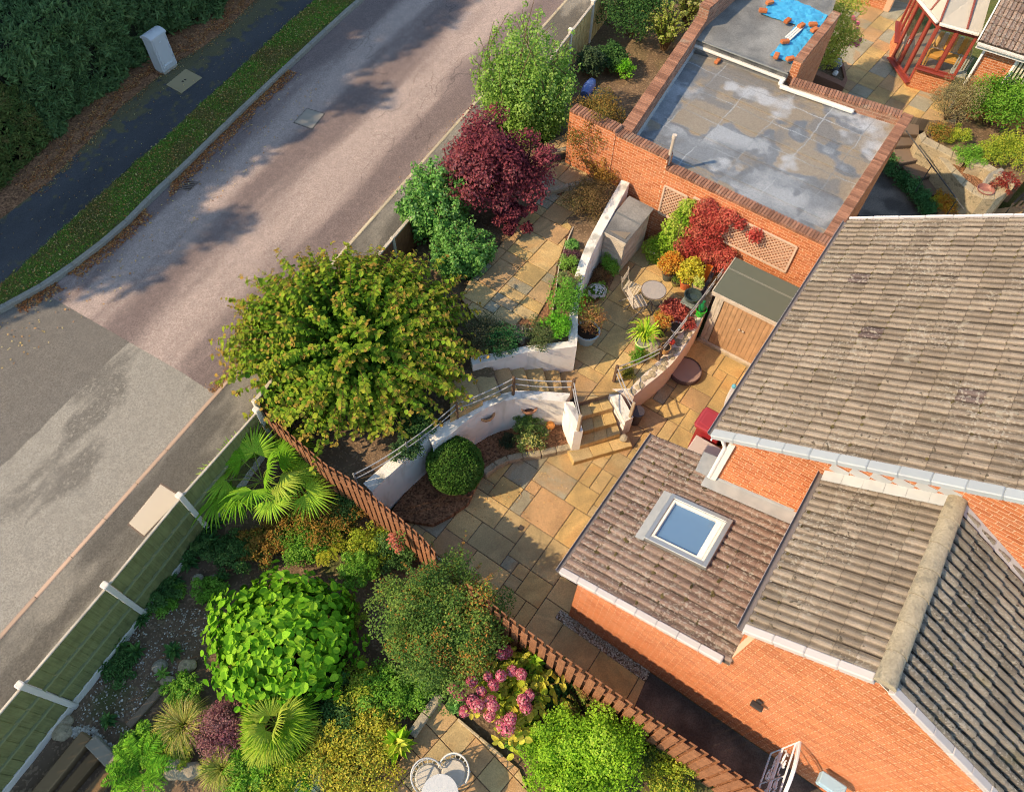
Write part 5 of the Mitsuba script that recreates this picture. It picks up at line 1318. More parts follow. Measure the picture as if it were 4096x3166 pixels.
# ------------------------------------------------------------------ white metal gate beside the house and a blue box behind it
def gate():
    k = thing('garden_gate', 'white scrolled metal gate with an arched top standing open by the house', 'gate')
    a = at('T', 1760, 1375, .05) * (1, 1, 0)
    # leaf plane: from the house wall out across the path, roughly vertical, swung a little
    b = at('T', 1650, 1690, .05) * (1, 1, 0)
    es = (b - a) * (1, 1, 0); w = 1.15; es /= np.linalg.norm(es); nn = np.cross(Z, es)
    arch = lambda s: 1.54 + .26 * math.sin(math.pi * (.08 + .84 * s))
    col = (.62, .66, .74)
    pt = lambda s, z: a + es * (s * w) + Z * z
    def bar(p, r=.016): add('bar', tube(np.array(p), r, 6), 'paint', k, color=col)
    add('frame', tube(np.array([pt(0, .08), pt(0, arch(0))]), .022, 6), 'paint', k, color=col)
    add('frame', tube(np.array([pt(1, .08), pt(1, arch(1))]), .022, 6), 'paint', k, color=col)
    add('frame', tube(np.array([pt(s, arch(s)) for s in np.linspace(0, 1, 14)]), .024, 6), 'paint', k, color=col)
    add('frame', tube(np.array([pt(s, arch(s) - .10) for s in np.linspace(0, 1, 14)]), .014, 6), 'paint', k, color=col)
    for z in (.12, .68, .78, 1.42): add('frame', tube(np.array([pt(0, z), pt(1, z)]), .016, 6), 'paint', k, color=col)
    add('frame', tube(np.array([pt(.5, .12), pt(.5, 1.42)]), .014, 6), 'paint', k, color=col)
    r = np.random.default_rng(4)
    for s0 in (.0, .5):
        for zb in (.12, .78):
            for _ in range(5):
                c, z, R_, t0 = s0 + r.uniform(.08, .42), zb + r.uniform(.08, .5), r.uniform(.06, .16), r.uniform(0, 6)
                th = np.linspace(t0, t0 + r.uniform(3.5, 5.5), 12); rr = R_ * np.linspace(1, .5, 12)
                pp_ = [(min(max(c + x * math.cos(t) / w, s0), s0 + .5), min(max(z + x * math.sin(t), zb), zb + .6)) for t, x in zip(th, rr)]
                add('scroll', tube(np.array([pt(*q) for q in pp_]), .011, 5), 'paint', k, color=col)
    k = thing('planter_box', 'pale blue planter bracket with plants on the house wall behind the gate', 'planter')
    q = [on('I', x, y, W(4.1, 0, 0), U) for x, y in ((1000, 1490), (1150, 1560))]
    c = (q[0] + q[1]) / 2 - U * .12
    add('box', rbox(c, V, U, Z, (.42, .22, .16), .02), 'paint', k, color=(.30, .44, .56))
gate()
# ------------------------------------------------------------------ neighbour's patio, conservatory, house and steps
npoly = [at('L', x, y, 0) for x, y in ((760, 790), (1300, 930), (1640, 1000), (1640, 700), (1240, 330), (1300, -200), (600, -200), (430, 120), (500, 600))]
neigh = struct('neighbour_patio', prism([q - Z * .02 for q in npoly], z0=-1.2), 'dark_concrete')
pieces(neigh, 'slab', slabs(npoly, 0.0, *azdir(38), at('L', 1000, 510, 0), .30, .014, .04, 51, sizes=[(2, 2), (3, 2), (2, 2)], tone=lambda r: .62 + .36 * r.random() if r.random() < .7 else .1), 'slab')
def conservatory():
    k = thing('conservatory', 'brown framed conservatory with brick dwarf walls and a pale glazed roof', 'conservatory')
    ze = 2.2
    e0, e1, e2_ = at('L', 1340, -10, ze), at('L', 1505, 190, ze), at('L', 1835, 280, ze)
    e_1 = e0 + (e0 - e1) * .9 + X3 * .6
    MAH, MAH2 = (.20, .032, .022), (.26, .05, .035)
    P_ = [e_1, e0 * 1.0, e1 * 1.0, e2_ * 1.0]
    ins = np.mean(P_, 0) + np.array([1.0, .6, 0])
    base = [q + (ins - q) * (1, 1, 0) * .035 for q in P_]
    # reorder into faces: left (e_1-e0 merged with door face), door face e0-e1, front face e1-e2
    def face(a, b, door, kk):
        d = (b - a) * (1, 1, 0); l = np.linalg.norm(d); es = d / l; nn = np.array([es[1], -es[0], 0])
        if nn @ (CAM - a) < 0: nn = -nn
        zs = .12 if door else .68
        brick_wall(k, 'dwarf_wall', a, b, 0, zs, .2, -nn, ('out',), .0, lim=150)
        add('sill', rbox(a * (1, 1, 0) + d / 2 + nn * .05 + Z * (zs + .03), es, nn, Z, (l + .08, .18, .05), .012), 'paint', k, color=MAH)
        add('head', rbox(a * (1, 1, 0) + d / 2 - nn * .03 + Z * 2.12, es, nn, Z, (l, .07, .10), .008), 'paint', k, color=MAH)
        nb = 3 if door else 2
        xs = np.linspace(0, 1, nb + 1)
        for x in xs:
            add('mullion', rbox(a * (1, 1, 0) + d * min(max(x, .02), .98) - nn * .03 + Z * (zs + .05 + (2.1 - zs) / 2), es, nn, Z, (.09, .08, 2.06 - zs), .01), 'paint', k, color=MAH2)
        for x0, x1 in zip(xs, xs[1:]):
            w = key_of('window', k)
            p0, p1 = a * (1, 1, 0) + d * x0 + es * .05 - nn * .03, a * (1, 1, 0) + d * x1 - es * .05 - nn * .03
            fr_ = .05 if not door else .07
            for h in (zs + .08, 2.04): add('frame', beam(p0 + Z * h, p1 + Z * h, fr_, fr_, Z, .008), 'paint', w, color=MAH)
            for q in (p0, p1): add('frame', beam(q + Z * (zs + .06), q + Z * 2.06, fr_, fr_, nn, .008), 'paint', w, color=MAH)
            add('pane', flat([p0 + Z * (zs + .08), p1 + Z * (zs + .08), p1 + Z * 2.04, p0 + Z * 2.04]), 'pane', w)
        if door:
            c = a * (1, 1, 0) + d * .36 + nn * .03 + Z * 1.05
            add('handle', rbox(c, es, nn, Z, (.03, .04, .16), .008), 'steel', k, color=(.7, .68, .65))
        add('eaves_gutter', beam(a * (1, 1, 0) + nn * .09 + Z * 2.2, b * (1, 1, 0) + nn * .09 + Z * 2.2, .10, .08, Z, .02), 'paint', k, color=(.6, .58, .56))
    face(base[0], base[1], False, 0); face(base[1], base[2], True, 1); face(base[2], base[3], False, 2)
    top = [at('L', 1640, -160, 3.0), at('L', 1960, -160, 3.0)]
    up_ = Z * .04
    for q in ([e0 + up_, e1 + up_, top[0]], [e1 + up_, e2_ + up_, top[1], top[0]], [e_1 + up_, e0 + up_, top[0]]):
        add('roof_sheet', prism_any(q, .03), 'paint', k, color=(.40, .37, .33))
    for a, b in ((e1, top[0]), (e1 + (e2_ - e1) * .66, top[0] + (top[1] - top[0]) * .6), (e0 + (e1 - e0) * .55, top[0]), (e0, top[0]), (e_1, top[0])):
        add('rafter', beam(a + Z * .06, b + Z * .06, .06, .05, Z, .012), 'paint', k, color=(.20, .05, .04))
    fl_ = [q * (1, 1, 0) + Z * .03 for q in base] + [base[3] * (1, 1, 0) + np.array([1.5, 2.5, .03]), base[0] * (1, 1, 0) + np.array([2.0, 1.0, .03])]
    add('floor', prism(fl_, depth=.05), 'matte', k, color=(.20, .15, .11))
    ins_c = np.mean(base[1:], 0) * (1, 1, 0)
    # cane sofa and a chair inside
    s = thing('cane_sofa', 'honey coloured cane sofa with striped cushions inside the conservatory', 'sofa')
    c = at('L', 1590, 420, .55) * (1, 1, 0); es = (base[3] - base[2]) * (1, 1, 0); es /= np.linalg.norm(es); nb_ = np.array([-es[1], es[0], 0])
    for i in range(7):
        add('cushion', rbox(c + es * (-.5 + i * .16) + nb_ * .18 + Z * .78, es, nb_ + Z * .0, Z, (.15, .10, .55), .04), 'matte', s, color=((.55, .36, .14), (.50, .46, .36), (.62, .34, .08))[i % 3])
    add('seat', rbox(c - nb_ * .10 + Z * .42, es, nb_, Z, (1.2, .5, .14), .04), 'matte', s, color=(.50, .26, .06))
    for i in (-1, 1):
        add('arm', tube([c + es * .62 * i - nb_ * .35 + Z * .1, c + es * .64 * i - nb_ * .35 + Z * .62, c + es * .62 * i + nb_ * .2 + Z * .72], .03, 7), 'paint', s, color=(.50, .28, .08))
        add('leg', tube([c + es * .55 * i - nb_ * .3 + Z * .03, c + es * .55 * i - nb_ * .3 + Z * .4], .025, 7), 'paint', s, color=(.42, .24, .08))
    s = thing('slatted_chair', 'pale grey slatted chair inside the conservatory in front of the cane sofa', 'chair')
    c = at('L', 1670, 560, .5) * (1, 1, 0)
    for i in range(6): add('slat', rbox(c + es * (-.2 + i * .08) + nb_ * .14 + Z * .66, es, nb_, Z, (.05, .03, .5), .01), 'matte', s, color=(.36, .38, .36))
    add('seat', rbox(c - nb_ * .08 + Z * .42, es, nb_, Z, (.5, .42, .06), .015), 'matte', s, color=(.30, .32, .30))
    for i in (-1, 1):
        for j in (-1, 1): add('leg', tube([c + es * .2 * i + nb_ * .16 * j + Z * .03, c + es * .2 * i + nb_ * .16 * j + Z * .42], .016, 6), 'paint', s, color=(.25, .26, .25))
    return base, e2_
cons, E2 = conservatory()
def neighbour():
    k = thing('neighbour_house', 'neighbouring brick house with a brown tiled roof and a white blinded window', 'house')
    p0 = at('L', 1600, 865, 0)
    d = (at('L', 2184, 430, 2.25) - at('L', 1830, 320, 2.25)) * (1, 1, 0); d /= np.linalg.norm(d); nn = np.array([d[1], -d[0], 0]); bk = -nn
    if nn @ (CAM - p0) < 0: nn, bk = -nn, nn
    a = p0 - d * .05; b = a + d * 5
    brick_wall(k, 'front_wall', a, b, -1.2, 2.3, .25, bk)
    win = key_of('window', k)
    q = [on('L', x, y, a + nn * .01, nn) for x, y in ((2130, 470), (1985, 725), (2184, 790))]
    s0 = (q[0] - a) @ d; s0 = ((q[0] - a) @ d + (q[1] - a) @ d) / 2; zt_, zb_ = q[0][2], q[1][2]
    pt = lambda s, z, o=0.0: a * (1, 1, 0) + d * s + Z * z + nn * o
    add('sill', beam(pt(s0 - .05, zb_ - .05, .05), pt(s0 + 1.9, zb_ - .05, .05), .12, .05, Z, .01), 'paint', win, color=(.20, .07, .06))
    for x0, z0_, x1, z1_ in ((s0, zb_, s0 + 1.8, zb_), (s0, zt_, s0 + 1.8, zt_), (s0, zb_, s0, zt_), (s0 + 1.8, zb_, s0 + 1.8, zt_), (s0 + .9, zb_, s0 + .9, zt_)):
        add('frame', beam(pt(x0, z0_, .03), pt(x1, z1_, .03), .07, .06, nn, .01), 'paint', win, color=(.78, .76, .74))
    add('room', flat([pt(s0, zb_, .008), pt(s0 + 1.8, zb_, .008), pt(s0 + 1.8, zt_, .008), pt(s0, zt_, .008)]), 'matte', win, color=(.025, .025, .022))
    for i in range(17): add('blind_slat', rbox(pt(s0 + .06 + i * .104, (zb_ + zt_) / 2, .018), d, nn, Z, (.055, .008, zt_ - zb_ - .08), .002), 'matte', win, color=(.66, .62, .52))
    add('pane', flat([pt(s0, zb_, .032), pt(s0 + 1.8, zb_, .032), pt(s0 + 1.8, zt_, .032), pt(s0, zt_, .032)]), 'pane', win)
    # roof
    pitch_ = math.radians(28); su = bk * math.cos(pitch_) + Z * math.sin(pitch_)
    o = at('L', 1838, 300, 2.35); o = a * (1, 1, 0) + d * ((o - a) @ d) + nn * .30 + Z * 2.35
    nrm = np.cross(d, su); nrm = nrm if nrm[2] > 0 else -nrm
    rf_ = add('roof', prism_any([o - nrm * .02, o + d * 5 - nrm * .02, o + d * 5 + su * 3.5 - nrm * .02, o + su * 3.5 - nrm * .02], .08), 'matte', k, color=(.1, .08, .07))
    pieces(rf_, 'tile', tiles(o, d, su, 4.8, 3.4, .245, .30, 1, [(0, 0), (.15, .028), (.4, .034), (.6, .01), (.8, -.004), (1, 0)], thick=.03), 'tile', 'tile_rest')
    gutter(k, o - Z * .06 + nn * .05, o - Z * .06 + nn * .05 + d * 5, nn, .06, (.62, .61, .61))
    add('fascia', beam(o - Z * .12 - nn * .0, o - Z * .12 + d * 5, .03, .18, Z, .005), 'paint', k, color=(.61, .6, .6))
    add('bargeboard', beam(o - d * .03 - nrm * .03, o - d * .03 + su * 3.5 - nrm * .03, .04, .15, nrm, .006), 'paint', k, color=(.61, .6, .59))
    t_ = at('L', 1900, 370, 2.2)
    add('downpipe', tube([a + nn * .08 + d * .02, a + nn * .08 + d * .02 + Z * 2.05, a * (1, 1, 0) + nn * .32 + d * .2 + Z * 2.25], .04, 8), 'paint', k, color=(.78, .76, .76), smooth=40)
    # wall of another building beyond the patio, top
    k2 = thing('brick_outhouse', 'brick outhouse corner at the top edge behind the patio', 'building')
    c0, c1, c2 = at('L', 1100, 100, 0), at('L', 870, 20, 0), at('L', 1200, -90, 0)
    for A_, B_ in ((c1 + (c1 - c0) * .6, c0), (c0, c2)):
        dd_ = (B_ - A_) * (1, 1, 0); dd_ /= np.linalg.norm(dd_); n_ = np.array([dd_[1], -dd_[0], 0])
        if n_ @ (CAM - A_) < 0: n_ = -n_
        brick_wall(k2, 'wall', A_, B_, 0, 2.2, .22, -n_, ('out',), .2, lim=120)
    return a, d, nn
NA, ND, NN = neighbour()
k = thing('bird_bath', 'sandstone bird bath in front of the neighbouring brick wall', 'bird bath')
c = at('L', 1806, 720, .75) * (1, 1, 0)
add('pedestal', lathe(c - Z * .2, [(.22, 0), (.2, .1), (.11, .3), (.10, .6), (.14, .75)], 16), 'stone', k, uv=(0, 0), smooth=40)
add('basin', lathe(c, [(.12, .52), (.24, .62), (.29, .70), (.29, .75), (.25, .75), (.2, .68), (.001, .64)], 22), 'stone', k, uv=(0, 0), smooth=40)
# garden steps down between the garage and the curved planters
stp = [([(1200, 1065), (1345, 1075), (1345, 1000), (1250, 985)], -.12), ([(1165, 1165), (1368, 1152), (1352, 1085), (1205, 1075)], -.27), ([(1190, 1305), (1405, 1265), (1380, 1175), (1135, 1185)], -.42), ([(1300, 1432), (1505, 1392), (1425, 1280), (1205, 1320)], -.57), ([(1412, 1575), (1595, 1510), (1510, 1405), (1315, 1445)], -.72), ([(1480, 1690), (1640, 1640), (1600, 1530), (1430, 1590)], -.87)]
k = thing('garden_steps', 'dark weathered steps going down between the garage and the stone planters', 'steps')
for q, z in stp:
    q = [at('L', x, y, z) for x, y in q]
    add('tread', prism(q, depth=.05, bev=.01), 'matte', k, color=np.array((.16, .115, .085)) * rng.uniform(.85, 1.15))
    add('riser', prism([p - Z * .052 for p in q], z0=-1.3), 'matte', k, color=(.09, .065, .05))
lowp = [at('L', x, y, -1.0) for x, y in ((850, 1800), (870, 1640), (1020, 1380), (1100, 1290), (1350, 1500), (1520, 1720), (1450, 1900))]
struct('lower_path', prism(lowp, depth=.3), 'dark_concrete')
yard = [at('L', x, y, -.95) for x, y in ((1480, 1720), (1640, 1580), (1760, 1700), (2184, 1640), (2500, 1700), (2300, 2000), (1500, 2000))]
struct('yard', prism(yard, depth=.4), 'slab', uv=(.7, .2))
def rib(label, o_, i_, z, z0, name='stone_planter'):
    k = thing(name, label, 'planter')
    add('wall', ribbon([at('L', x, y, z) for x, y in o_], [at('L', x, y, z) for x, y in i_], z0), 'stone', k, uv=(0, 0))
    a = [at('L', x, y, z) for x, y in o_]; b = [at('L', x, y, z) for x, y in i_]
    for p, q, r_, s_ in zip(a, a[1:], b, b[1:]):
        e = .015
        add('coping_stone', prism([p + (q - p) * e + Z * .05, p + (q - p) * (1 - e) + Z * .05, r_ + (s_ - r_) * (1 - e) + Z * .05, r_ + (s_ - r_) * e + Z * .05], depth=.048, bev=.012), 'stone', k, uv=(.08 * rng.random(), 0))
rib('upper curved sandstone planter wall beside the garden steps', [(1335, 1085), (1358, 1150), (1480, 1205), (1600, 1270), (1700, 1305)], [(1385, 1060), (1400, 1105), (1505, 1160), (1620, 1215), (1715, 1255)], .1, -1)
rib('lower round fronted sandstone planter wall holding the slate and red plants', [(1490, 1260), (1600, 1395), (1680, 1490), (1760, 1555), (1850, 1600), (1950, 1605), (2050, 1545)], [(1560, 1275), (1640, 1360), (1715, 1445), (1785, 1500), (1860, 1540), (1940, 1545), (2005, 1510)], .0, -1.1)
rib('straight sandstone wall behind the slate ornament', [(1735, 1320), (1850, 1350), (1960, 1420), (2100, 1500)], [(1770, 1275), (1880, 1310), (2000, 1380), (2130, 1460)], .25, -1)
bedp = [at('L', x, y, -.05) for x, y in ((1390, 1060), (1480, 1150), (1700, 1260), (2184, 1450), (2300, 1300), (2184, 980), (1650, 960), (1420, 980))]
struct('neighbour_bed', sheet(bedp, [(*q[:2], .0) for q in bedp], .2, .05, 2, 6, .9), 'soil', uv=(.5, 0))
bed2 = [at('L', x, y, -.1) for x, y in ((1560, 1290), (1710, 1440), (1850, 1540), (2000, 1510), (2050, 1460), (1850, 1340), (1700, 1290))]
struct('neighbour_bed', sheet(bed2, [(*q[:2], -.06) for q in bed2], .15, .03, 3, 7, .9), 'bark_chip')
k = thing('handrail', 'thin black metal handrail following the garden steps', 'handrail')
a, b = at('L', 1240, 1045, .75), at('L', 1708, 1678, .05)
add('rail', tube([a, b, b - (a - b) / np.linalg.norm(a - b) * -.0 - Z * .12 - X3 * .15], .018, 7), 'paint', k, color=(.05, .05, .055))
for (x, y), (x2, y2), z in (((1445, 1330), (1340, 1500), -.6), ((1662, 1600), (1628, 1680), -.9)):
    t = at('L', x, y, 0); s = np.dot((t - a)[:2], (b - a)[:2]) / np.dot((b - a)[:2], (b - a)[:2])
    s = (y - 1045) / (1678 - 1045); q = a + (b - a) * s
    add('post', tube([q, q * (1, 1, 0) + Z * z], .014, 6), 'paint', k, color=(.05, .05, .055))
k = thing('slate_ornament', 'upright grey slate slab standing in the lower stone planter', 'ornament')
q = [at('L', x, y, z) for x, y, z in ((1860, 1490, .0), (1960, 1420, .25), (2020, 1355, .42), (2000, 1340, .45), (1900, 1390, .3), (1850, 1460, .05))]
add('slab', prism_any(q, .07), 'stone', k, uv=(.8, 0))
k = thing('clay_bowl', 'dull red clay bowl sunk in the lower stone planter', 'bowl')
c = at('L', 1875, 1520, .05)
add('bowl', lathe(c - Z * .12, [(.12, 0), (.22, .10), (.26, .16), (.24, .17), (.18, .08), (.001, .05)], 20), 'paint', k, color=(.26, .11, .09), smooth=40)
# brick planter beside the pier wall
k = thing('brick_planter', 'small brick planter below the climbing rose on the neighbouring patio', 'planter')
pp = [at('L', x, y, .45) for x, y in ((500, 590), (690, 670), (745, 700), (772, 640), (735, 480), (690, 420))]
pi = [at('L', x, y, .45) for x, y in ((535, 560), (690, 630), (728, 650), (748, 620), (715, 490), (680, 440))]
add('wall', ribbon(pp, pi, 0), 'brick', k, uv=(.4, .95))
struct('planter_soil', prism([q - Z * .06 for q in pi] + [at('L', 560, 450, .39)], depth=.3), 'soil', uv=(0, 0))
k = thing('grey_figure', 'grey and white stone figure lying in the brick planter', 'ornament')
for i, (x, y, s) in enumerate(((690, 500, .13), (680, 540, .12), (675, 585, .09), (710, 520, .08))):
    add('stone', blob(at('L', x, y, .5), s, i + 3, .4, 1.5, 2), 'matte', k, color=((.5, .5, .52), (.12, .12, .14), (.55, .55, .56), (.42, .42, .45))[i])
# bench at the right edge
k = thing('garden_bench', 'dark metal framed bench cut by the right edge near the stone planter', 'bench')
a, b = at('L', 2090, 1640, -.5), at('L', 2230, 1500, -.5)
for i in range(4):
    o = np.array([.10 * i, -.07 * i, .0])
    add('slat', beam(a + o, b + o, .07, .03, Z, .006), 'matte', k, color=(.08, .06, .045))
for q in (a, b): add('leg', tube([q - Z * .45, q + Z * .02], .02, 6), 'paint', k, color=(.05, .05, .05))
# blue roll and rubbish behind the corner wall
k = thing('blue_roll', 'bundle wrapped in blue plastic lying behind the brick corner', 'bundle')
a, b = at('K', 175, 760, 1.95), at('K', 240, 650, 1.95)
t = np.linspace(0, 1, 10); v, f = tube(a + (b - a) * t[:, None], .17 * np.sin(np.pi * np.clip(.12 + .8 * t, 0, 1)) ** .4, 14)
v += .02 * (meshkit.noise(v * 14, 3)[:, None] - .5)
add('wrap', (v, f), 'gloss', k, color=(.10, .15, .40), smooth=40)
k = thing('timber_scraps', 'stack of old timber scraps beside the blue bundle', 'timber')
for i in range(5):
    a, b = at('K', 240 + 22 * i, 800 + 4 * i, 1.9 - .03 * i), at('K', 290 + 18 * i, 700 + 12 * i, 1.9 - .03 * i)
    add('board', beam(a, b, .10, .035, Z, .006), 'matte', k, color=np.array(((.20, .17, .12), (.26, .20, .13), (.17, .16, .15), (.24, .13, .08), (.14, .13, .12))[i]))
# bottom of the garden: small square patio with a white table
BP = .30
bpoly = [at('H', x, y, BP) for x, y in ((700, 1100), (820, 1240), (1100, 1470), (1190, 1540), (1250, 1688), (1250, 1900), (200, 1900), (330, 1688), (520, 1400))]
struct('small_patio', prism([q - Z * .02 for q in bpoly], z0=-.3), 'soil', uv=(.2, 0))
ca, cb = azdir(38)
used['small_patio__slab'] = -1
pieces('small_patio', 'slab', slabs(bpoly, BP, *azdir(41), at('H', 705, 1358, BP), .46, .014, .04, 61, sizes=[(1, 1)], tone=lambda r: .42 + .2 * r.random() if r.random() < .6 else .62 + .16 * r.random()), 'slab')
sleeper(at('H', 705, 1090, BP + .05), at('H', 530, 1340, BP + .05), .16, .16, 'weathered sleeper edging the small patio on its left side', .3)
sleeper(at('H', 815, 1240, BP + .02), at('H', 1090, 1470, BP + .02), .05, .10, 'thin mossy edging strip along the right side of the small patio', .0)
def white_table():
    k = thing('garden_table', 'round white garden table cut by the bottom edge', 'table')
    c = at('H', 705, 1702, BP + .72)
    r = np.linalg.norm(at('H', 820, 1702, BP + .72) - c)
    add('top', lathe(c - Z * .02, [(.001, 0), (r * .97, 0), (r, .008), (r * .98, .022), (.001, .024)], 36), 'paint', k, color=(.46, .47, .49))
    for i in range(3):
        a = i * 2.1 + .4; e = np.array([math.cos(a), math.sin(a), 0])
        add('leg', tube([c + e * .12 - Z * .02, c + e * .06 - Z * .4, c + e * .28 - Z * .71], .016, 6), 'paint', k, color=(.6, .6, .62))
    return c
WT = white_table()
def tub_chair(label, c, back):
    k = thing('garden_chair', label, 'chair', 'white wire chairs at the round white table')
    c = c * (1, 1, 0) + Z * BP; a0 = math.atan2(back[1], back[0]); r = .235
    col = (.50, .49, .48)
    add('cushion', lathe(c + Z * .44, [(.001, 0), (.19, 0), (.21, .03), (.19, .06), (.001, .065)], 22), 'matte', k, color=(.44, .41, .37), smooth=40)
    add('seat_ring', tube([c + np.array([math.cos(t) * .22, math.sin(t) * .22, .43]) for t in np.linspace(0, 2 * math.pi, 25)], .013, 6), 'paint', k, color=col)
    arc = np.linspace(a0 - 1.75, a0 + 1.75, 21)
    rail = [c + np.array([math.cos(t) * (r + .03), math.sin(t) * (r + .03), .56 + .26 * math.cos((t - a0) / 1.75 * math.pi / 2) ** .7 if abs(t - a0) < 1.74 else .56]) for t in arc]
    add('back_rail', tube(rail, .014, 6), 'paint', k, color=col)
    for i in range(0, 21, 2):
        t = arc[i]; b = c + np.array([math.cos(t + .12 * (-1) ** i) * .22, math.sin(t + .12 * (-1) ** i) * .22, .44])
        m = (b + rail[i]) / 2 + np.array([math.cos(t), math.sin(t), 0]) * .035
        add('wire', tube([b, m, rail[i]], .007, 5), 'paint', k, color=col)
    for i in range(9): pass
    low = [c + np.array([math.cos(t) * (r + .035), math.sin(t) * (r + .035), .56]) for t in arc]
    add('wire', tube(low, .008, 5), 'paint', k, color=col)
    for i in range(4):
        t = a0 + .78 + i * math.pi / 2; e = np.array([math.cos(t), math.sin(t), 0])
        add('leg', tube([c + e * .2 + Z * .43, c + e * .24 + Z * .2, c + e * .27], .014, 6), 'paint', k, color=col)
c1, c2 = at('H', 635, 1600, BP + .45), at('H', 790, 1570, BP + .45)
tub_chair('left white wire chair tucked under the round white table', c1, (c1 - WT))
tub_chair('right white wire chair tucked under the round white table', c2, (c2 - WT))

# ------------------------------------------------------------------ leaves and plants
def unit(a): return a / (np.linalg.norm(a, axis=-1, keepdims=True) + 1e-12)
SH = {  # outline of one leaf: (along, across, lift) ; triangles
    'tri': (np.array([(0, -.35, 0), (0, .35, 0), (1, 0, 0)]), np.array([[0, 1, 2]])),
    'kite': (np.array([(0, 0, 0), (.45, -.5, .10), (.45, .5, .10), (1, 0, -.05)]), np.array([[0, 1, 3], [0, 3, 2]])),
    'leaf': (np.array([(0, 0, 0), (.28, -.46, .10), (.28, .46, .10), (.5, 0, 0), (.68, -.40, .05), (.68, .40, .05), (1, 0, -.16)]), np.array([[0, 1, 3], [0, 3, 2], [1, 4, 3], [2, 3, 5], [3, 4, 6], [3, 6, 5]])),
    'round': (np.array([(0, 0, .02), (.10, -.42, .09), (.10, .42, .09), (.45, -.55, .10), (.45, .55, .10), (.45, 0, -.03), (.82, -.34, .03), (.82, .34, .03), (1.0, 0, -.08)]),
              np.array([[0, 1, 5], [0, 5, 2], [1, 3, 5], [2, 5, 4], [3, 6, 5], [4, 5, 7], [5, 6, 8], [5, 8, 7]])),
    'blade': (np.array([(0, -.5, 0), (0, .5, 0), (.5, -.45, .25), (.5, .45, .25), (1, 0, 0)]), np.array([[0, 2, 1], [1, 2, 3], [2, 4, 3]])),
}
def leaves(P_, D, Nn, L, w, col, kind='kite', curl=1.0):
    """one leaf at each point: D along, Nn its upper side, L length, w width (arrays or numbers), col (n, 3)"""
    P_ = np.asarray(P_); n = len(P_)
    D = unit(D); B = unit(np.cross(Nn, D)); Nn = np.cross(D, B)
    L = np.broadcast_to(np.asarray(L, float), (n,)); w = np.broadcast_to(np.asarray(w, float), (n,))
    o, t = SH[kind]; m = len(o)
    v = P_[:, None] + D[:, None] * (o[None, :, 0] * L[:, None])[..., None] + B[:, None] * (o[None, :, 1] * w[:, None])[..., None] + Nn[:, None] * (o[None, :, 2] * L[:, None] * curl)[..., None]
    f = (t[None] + (np.arange(n) * m)[:, None, None]).reshape(-1, 3)
    return v.reshape(-1, 3), f, np.repeat(np.asarray(col), m, 0), None
def pick(r, pal, n, var=.22, t=None):
    """colours from a palette; t (n in 0..1) runs through it, else at random"""
    pal = np.array(pal, float)
    i = r.integers(0, len(pal), n) if t is None else np.clip((t * len(pal)).astype(int), 0, len(pal) - 1)
    return pal[i] * r.uniform(1 - var, 1 + var, (n, 1)) * r.uniform(.94, 1.06, (n, 3))
def sphere_pts(r, n, up=-.4):
    v = unit(r.normal(size=(n * 3, 3))); v = v[v[:, 2] > up]
    return v[:n] if len(v) >= n else np.vstack([v, v[:n - len(v)]])
def crown_clumps(c, R_, K, cr, seed, up=-.35, rough=.2):
    r = np.random.default_rng(seed)
    d = sphere_pts(r, K * 8, up); keep = [0]
    far = np.linalg.norm(d - d[0], axis=1)
    for _ in range(min(K, len(d)) - 1):
        i = far.argmax(); keep.append(i); far = np.minimum(far, np.linalg.norm(d - d[i], axis=1))
    d = d[keep]; s = 1 + rough * r.normal(size=(len(d), 1))
    return c + d * np.asarray(R_) * np.clip(s, .6, 1.4) * .8, cr * r.uniform(.7, 1.3, len(d)), d
def clump_leaves(cl, rad, n, L, w, pal, seed, kind='kite', up=.7, flat_=.8, curl=1.0, shellp=.45, droop=.0, lvar=.25, corr=.6):
    """n leaves over the clumps, most of them towards the outside of each"""
    r = np.random.default_rng(seed); K = len(cl)
    pr = rad ** 2 / (rad ** 2).sum(); ci = r.choice(K, n, p=pr)
    d = unit(r.normal(size=(n, 3)) + (0, 0, .25)); q = r.random(n) ** shellp
    p = cl[ci] + d * (rad[ci] * q)[:, None] * (1, 1, flat_)
    nn = unit(d * .8 + (0, 0, up) + r.normal(size=(n, 3)) * .45)
    tang = unit(np.cross(nn, r.normal(size=(n, 3))) + d * .5 - np.array((0, 0, droop)))
    t = np.clip(corr * r.random(K)[ci] + (1 - corr) * r.random(n), 0, .999)
    return leaves(p, tang, nn, L * r.uniform(1 - lvar, 1 + lvar, n), w * r.uniform(1 - lvar, 1 + lvar, n), pick(r, pal, n, .2, t), kind, curl)
def stems(base, tips, r0, seed, col=(.10, .065, .04), bend=.12, n=6):
    r = np.random.default_rng(seed); ms = []
    for t in tips:
        s = np.linspace(0, 1, n)[:, None]; m = base + (t - base) * s
        m = m + np.sin(s * np.pi) * r.normal(size=3) * np.linalg.norm(t - base) * bend * (1, 1, .4)
        ms.append(tube(m, r0 * (1 - .78 * s[:, 0]), 5))
    v, f, _, t_ = cat(ms)
    return v, f, np.tile(col, (len(v), 1)) * np.random.default_rng(seed).uniform(.8, 1.2, (len(v), 1)), None
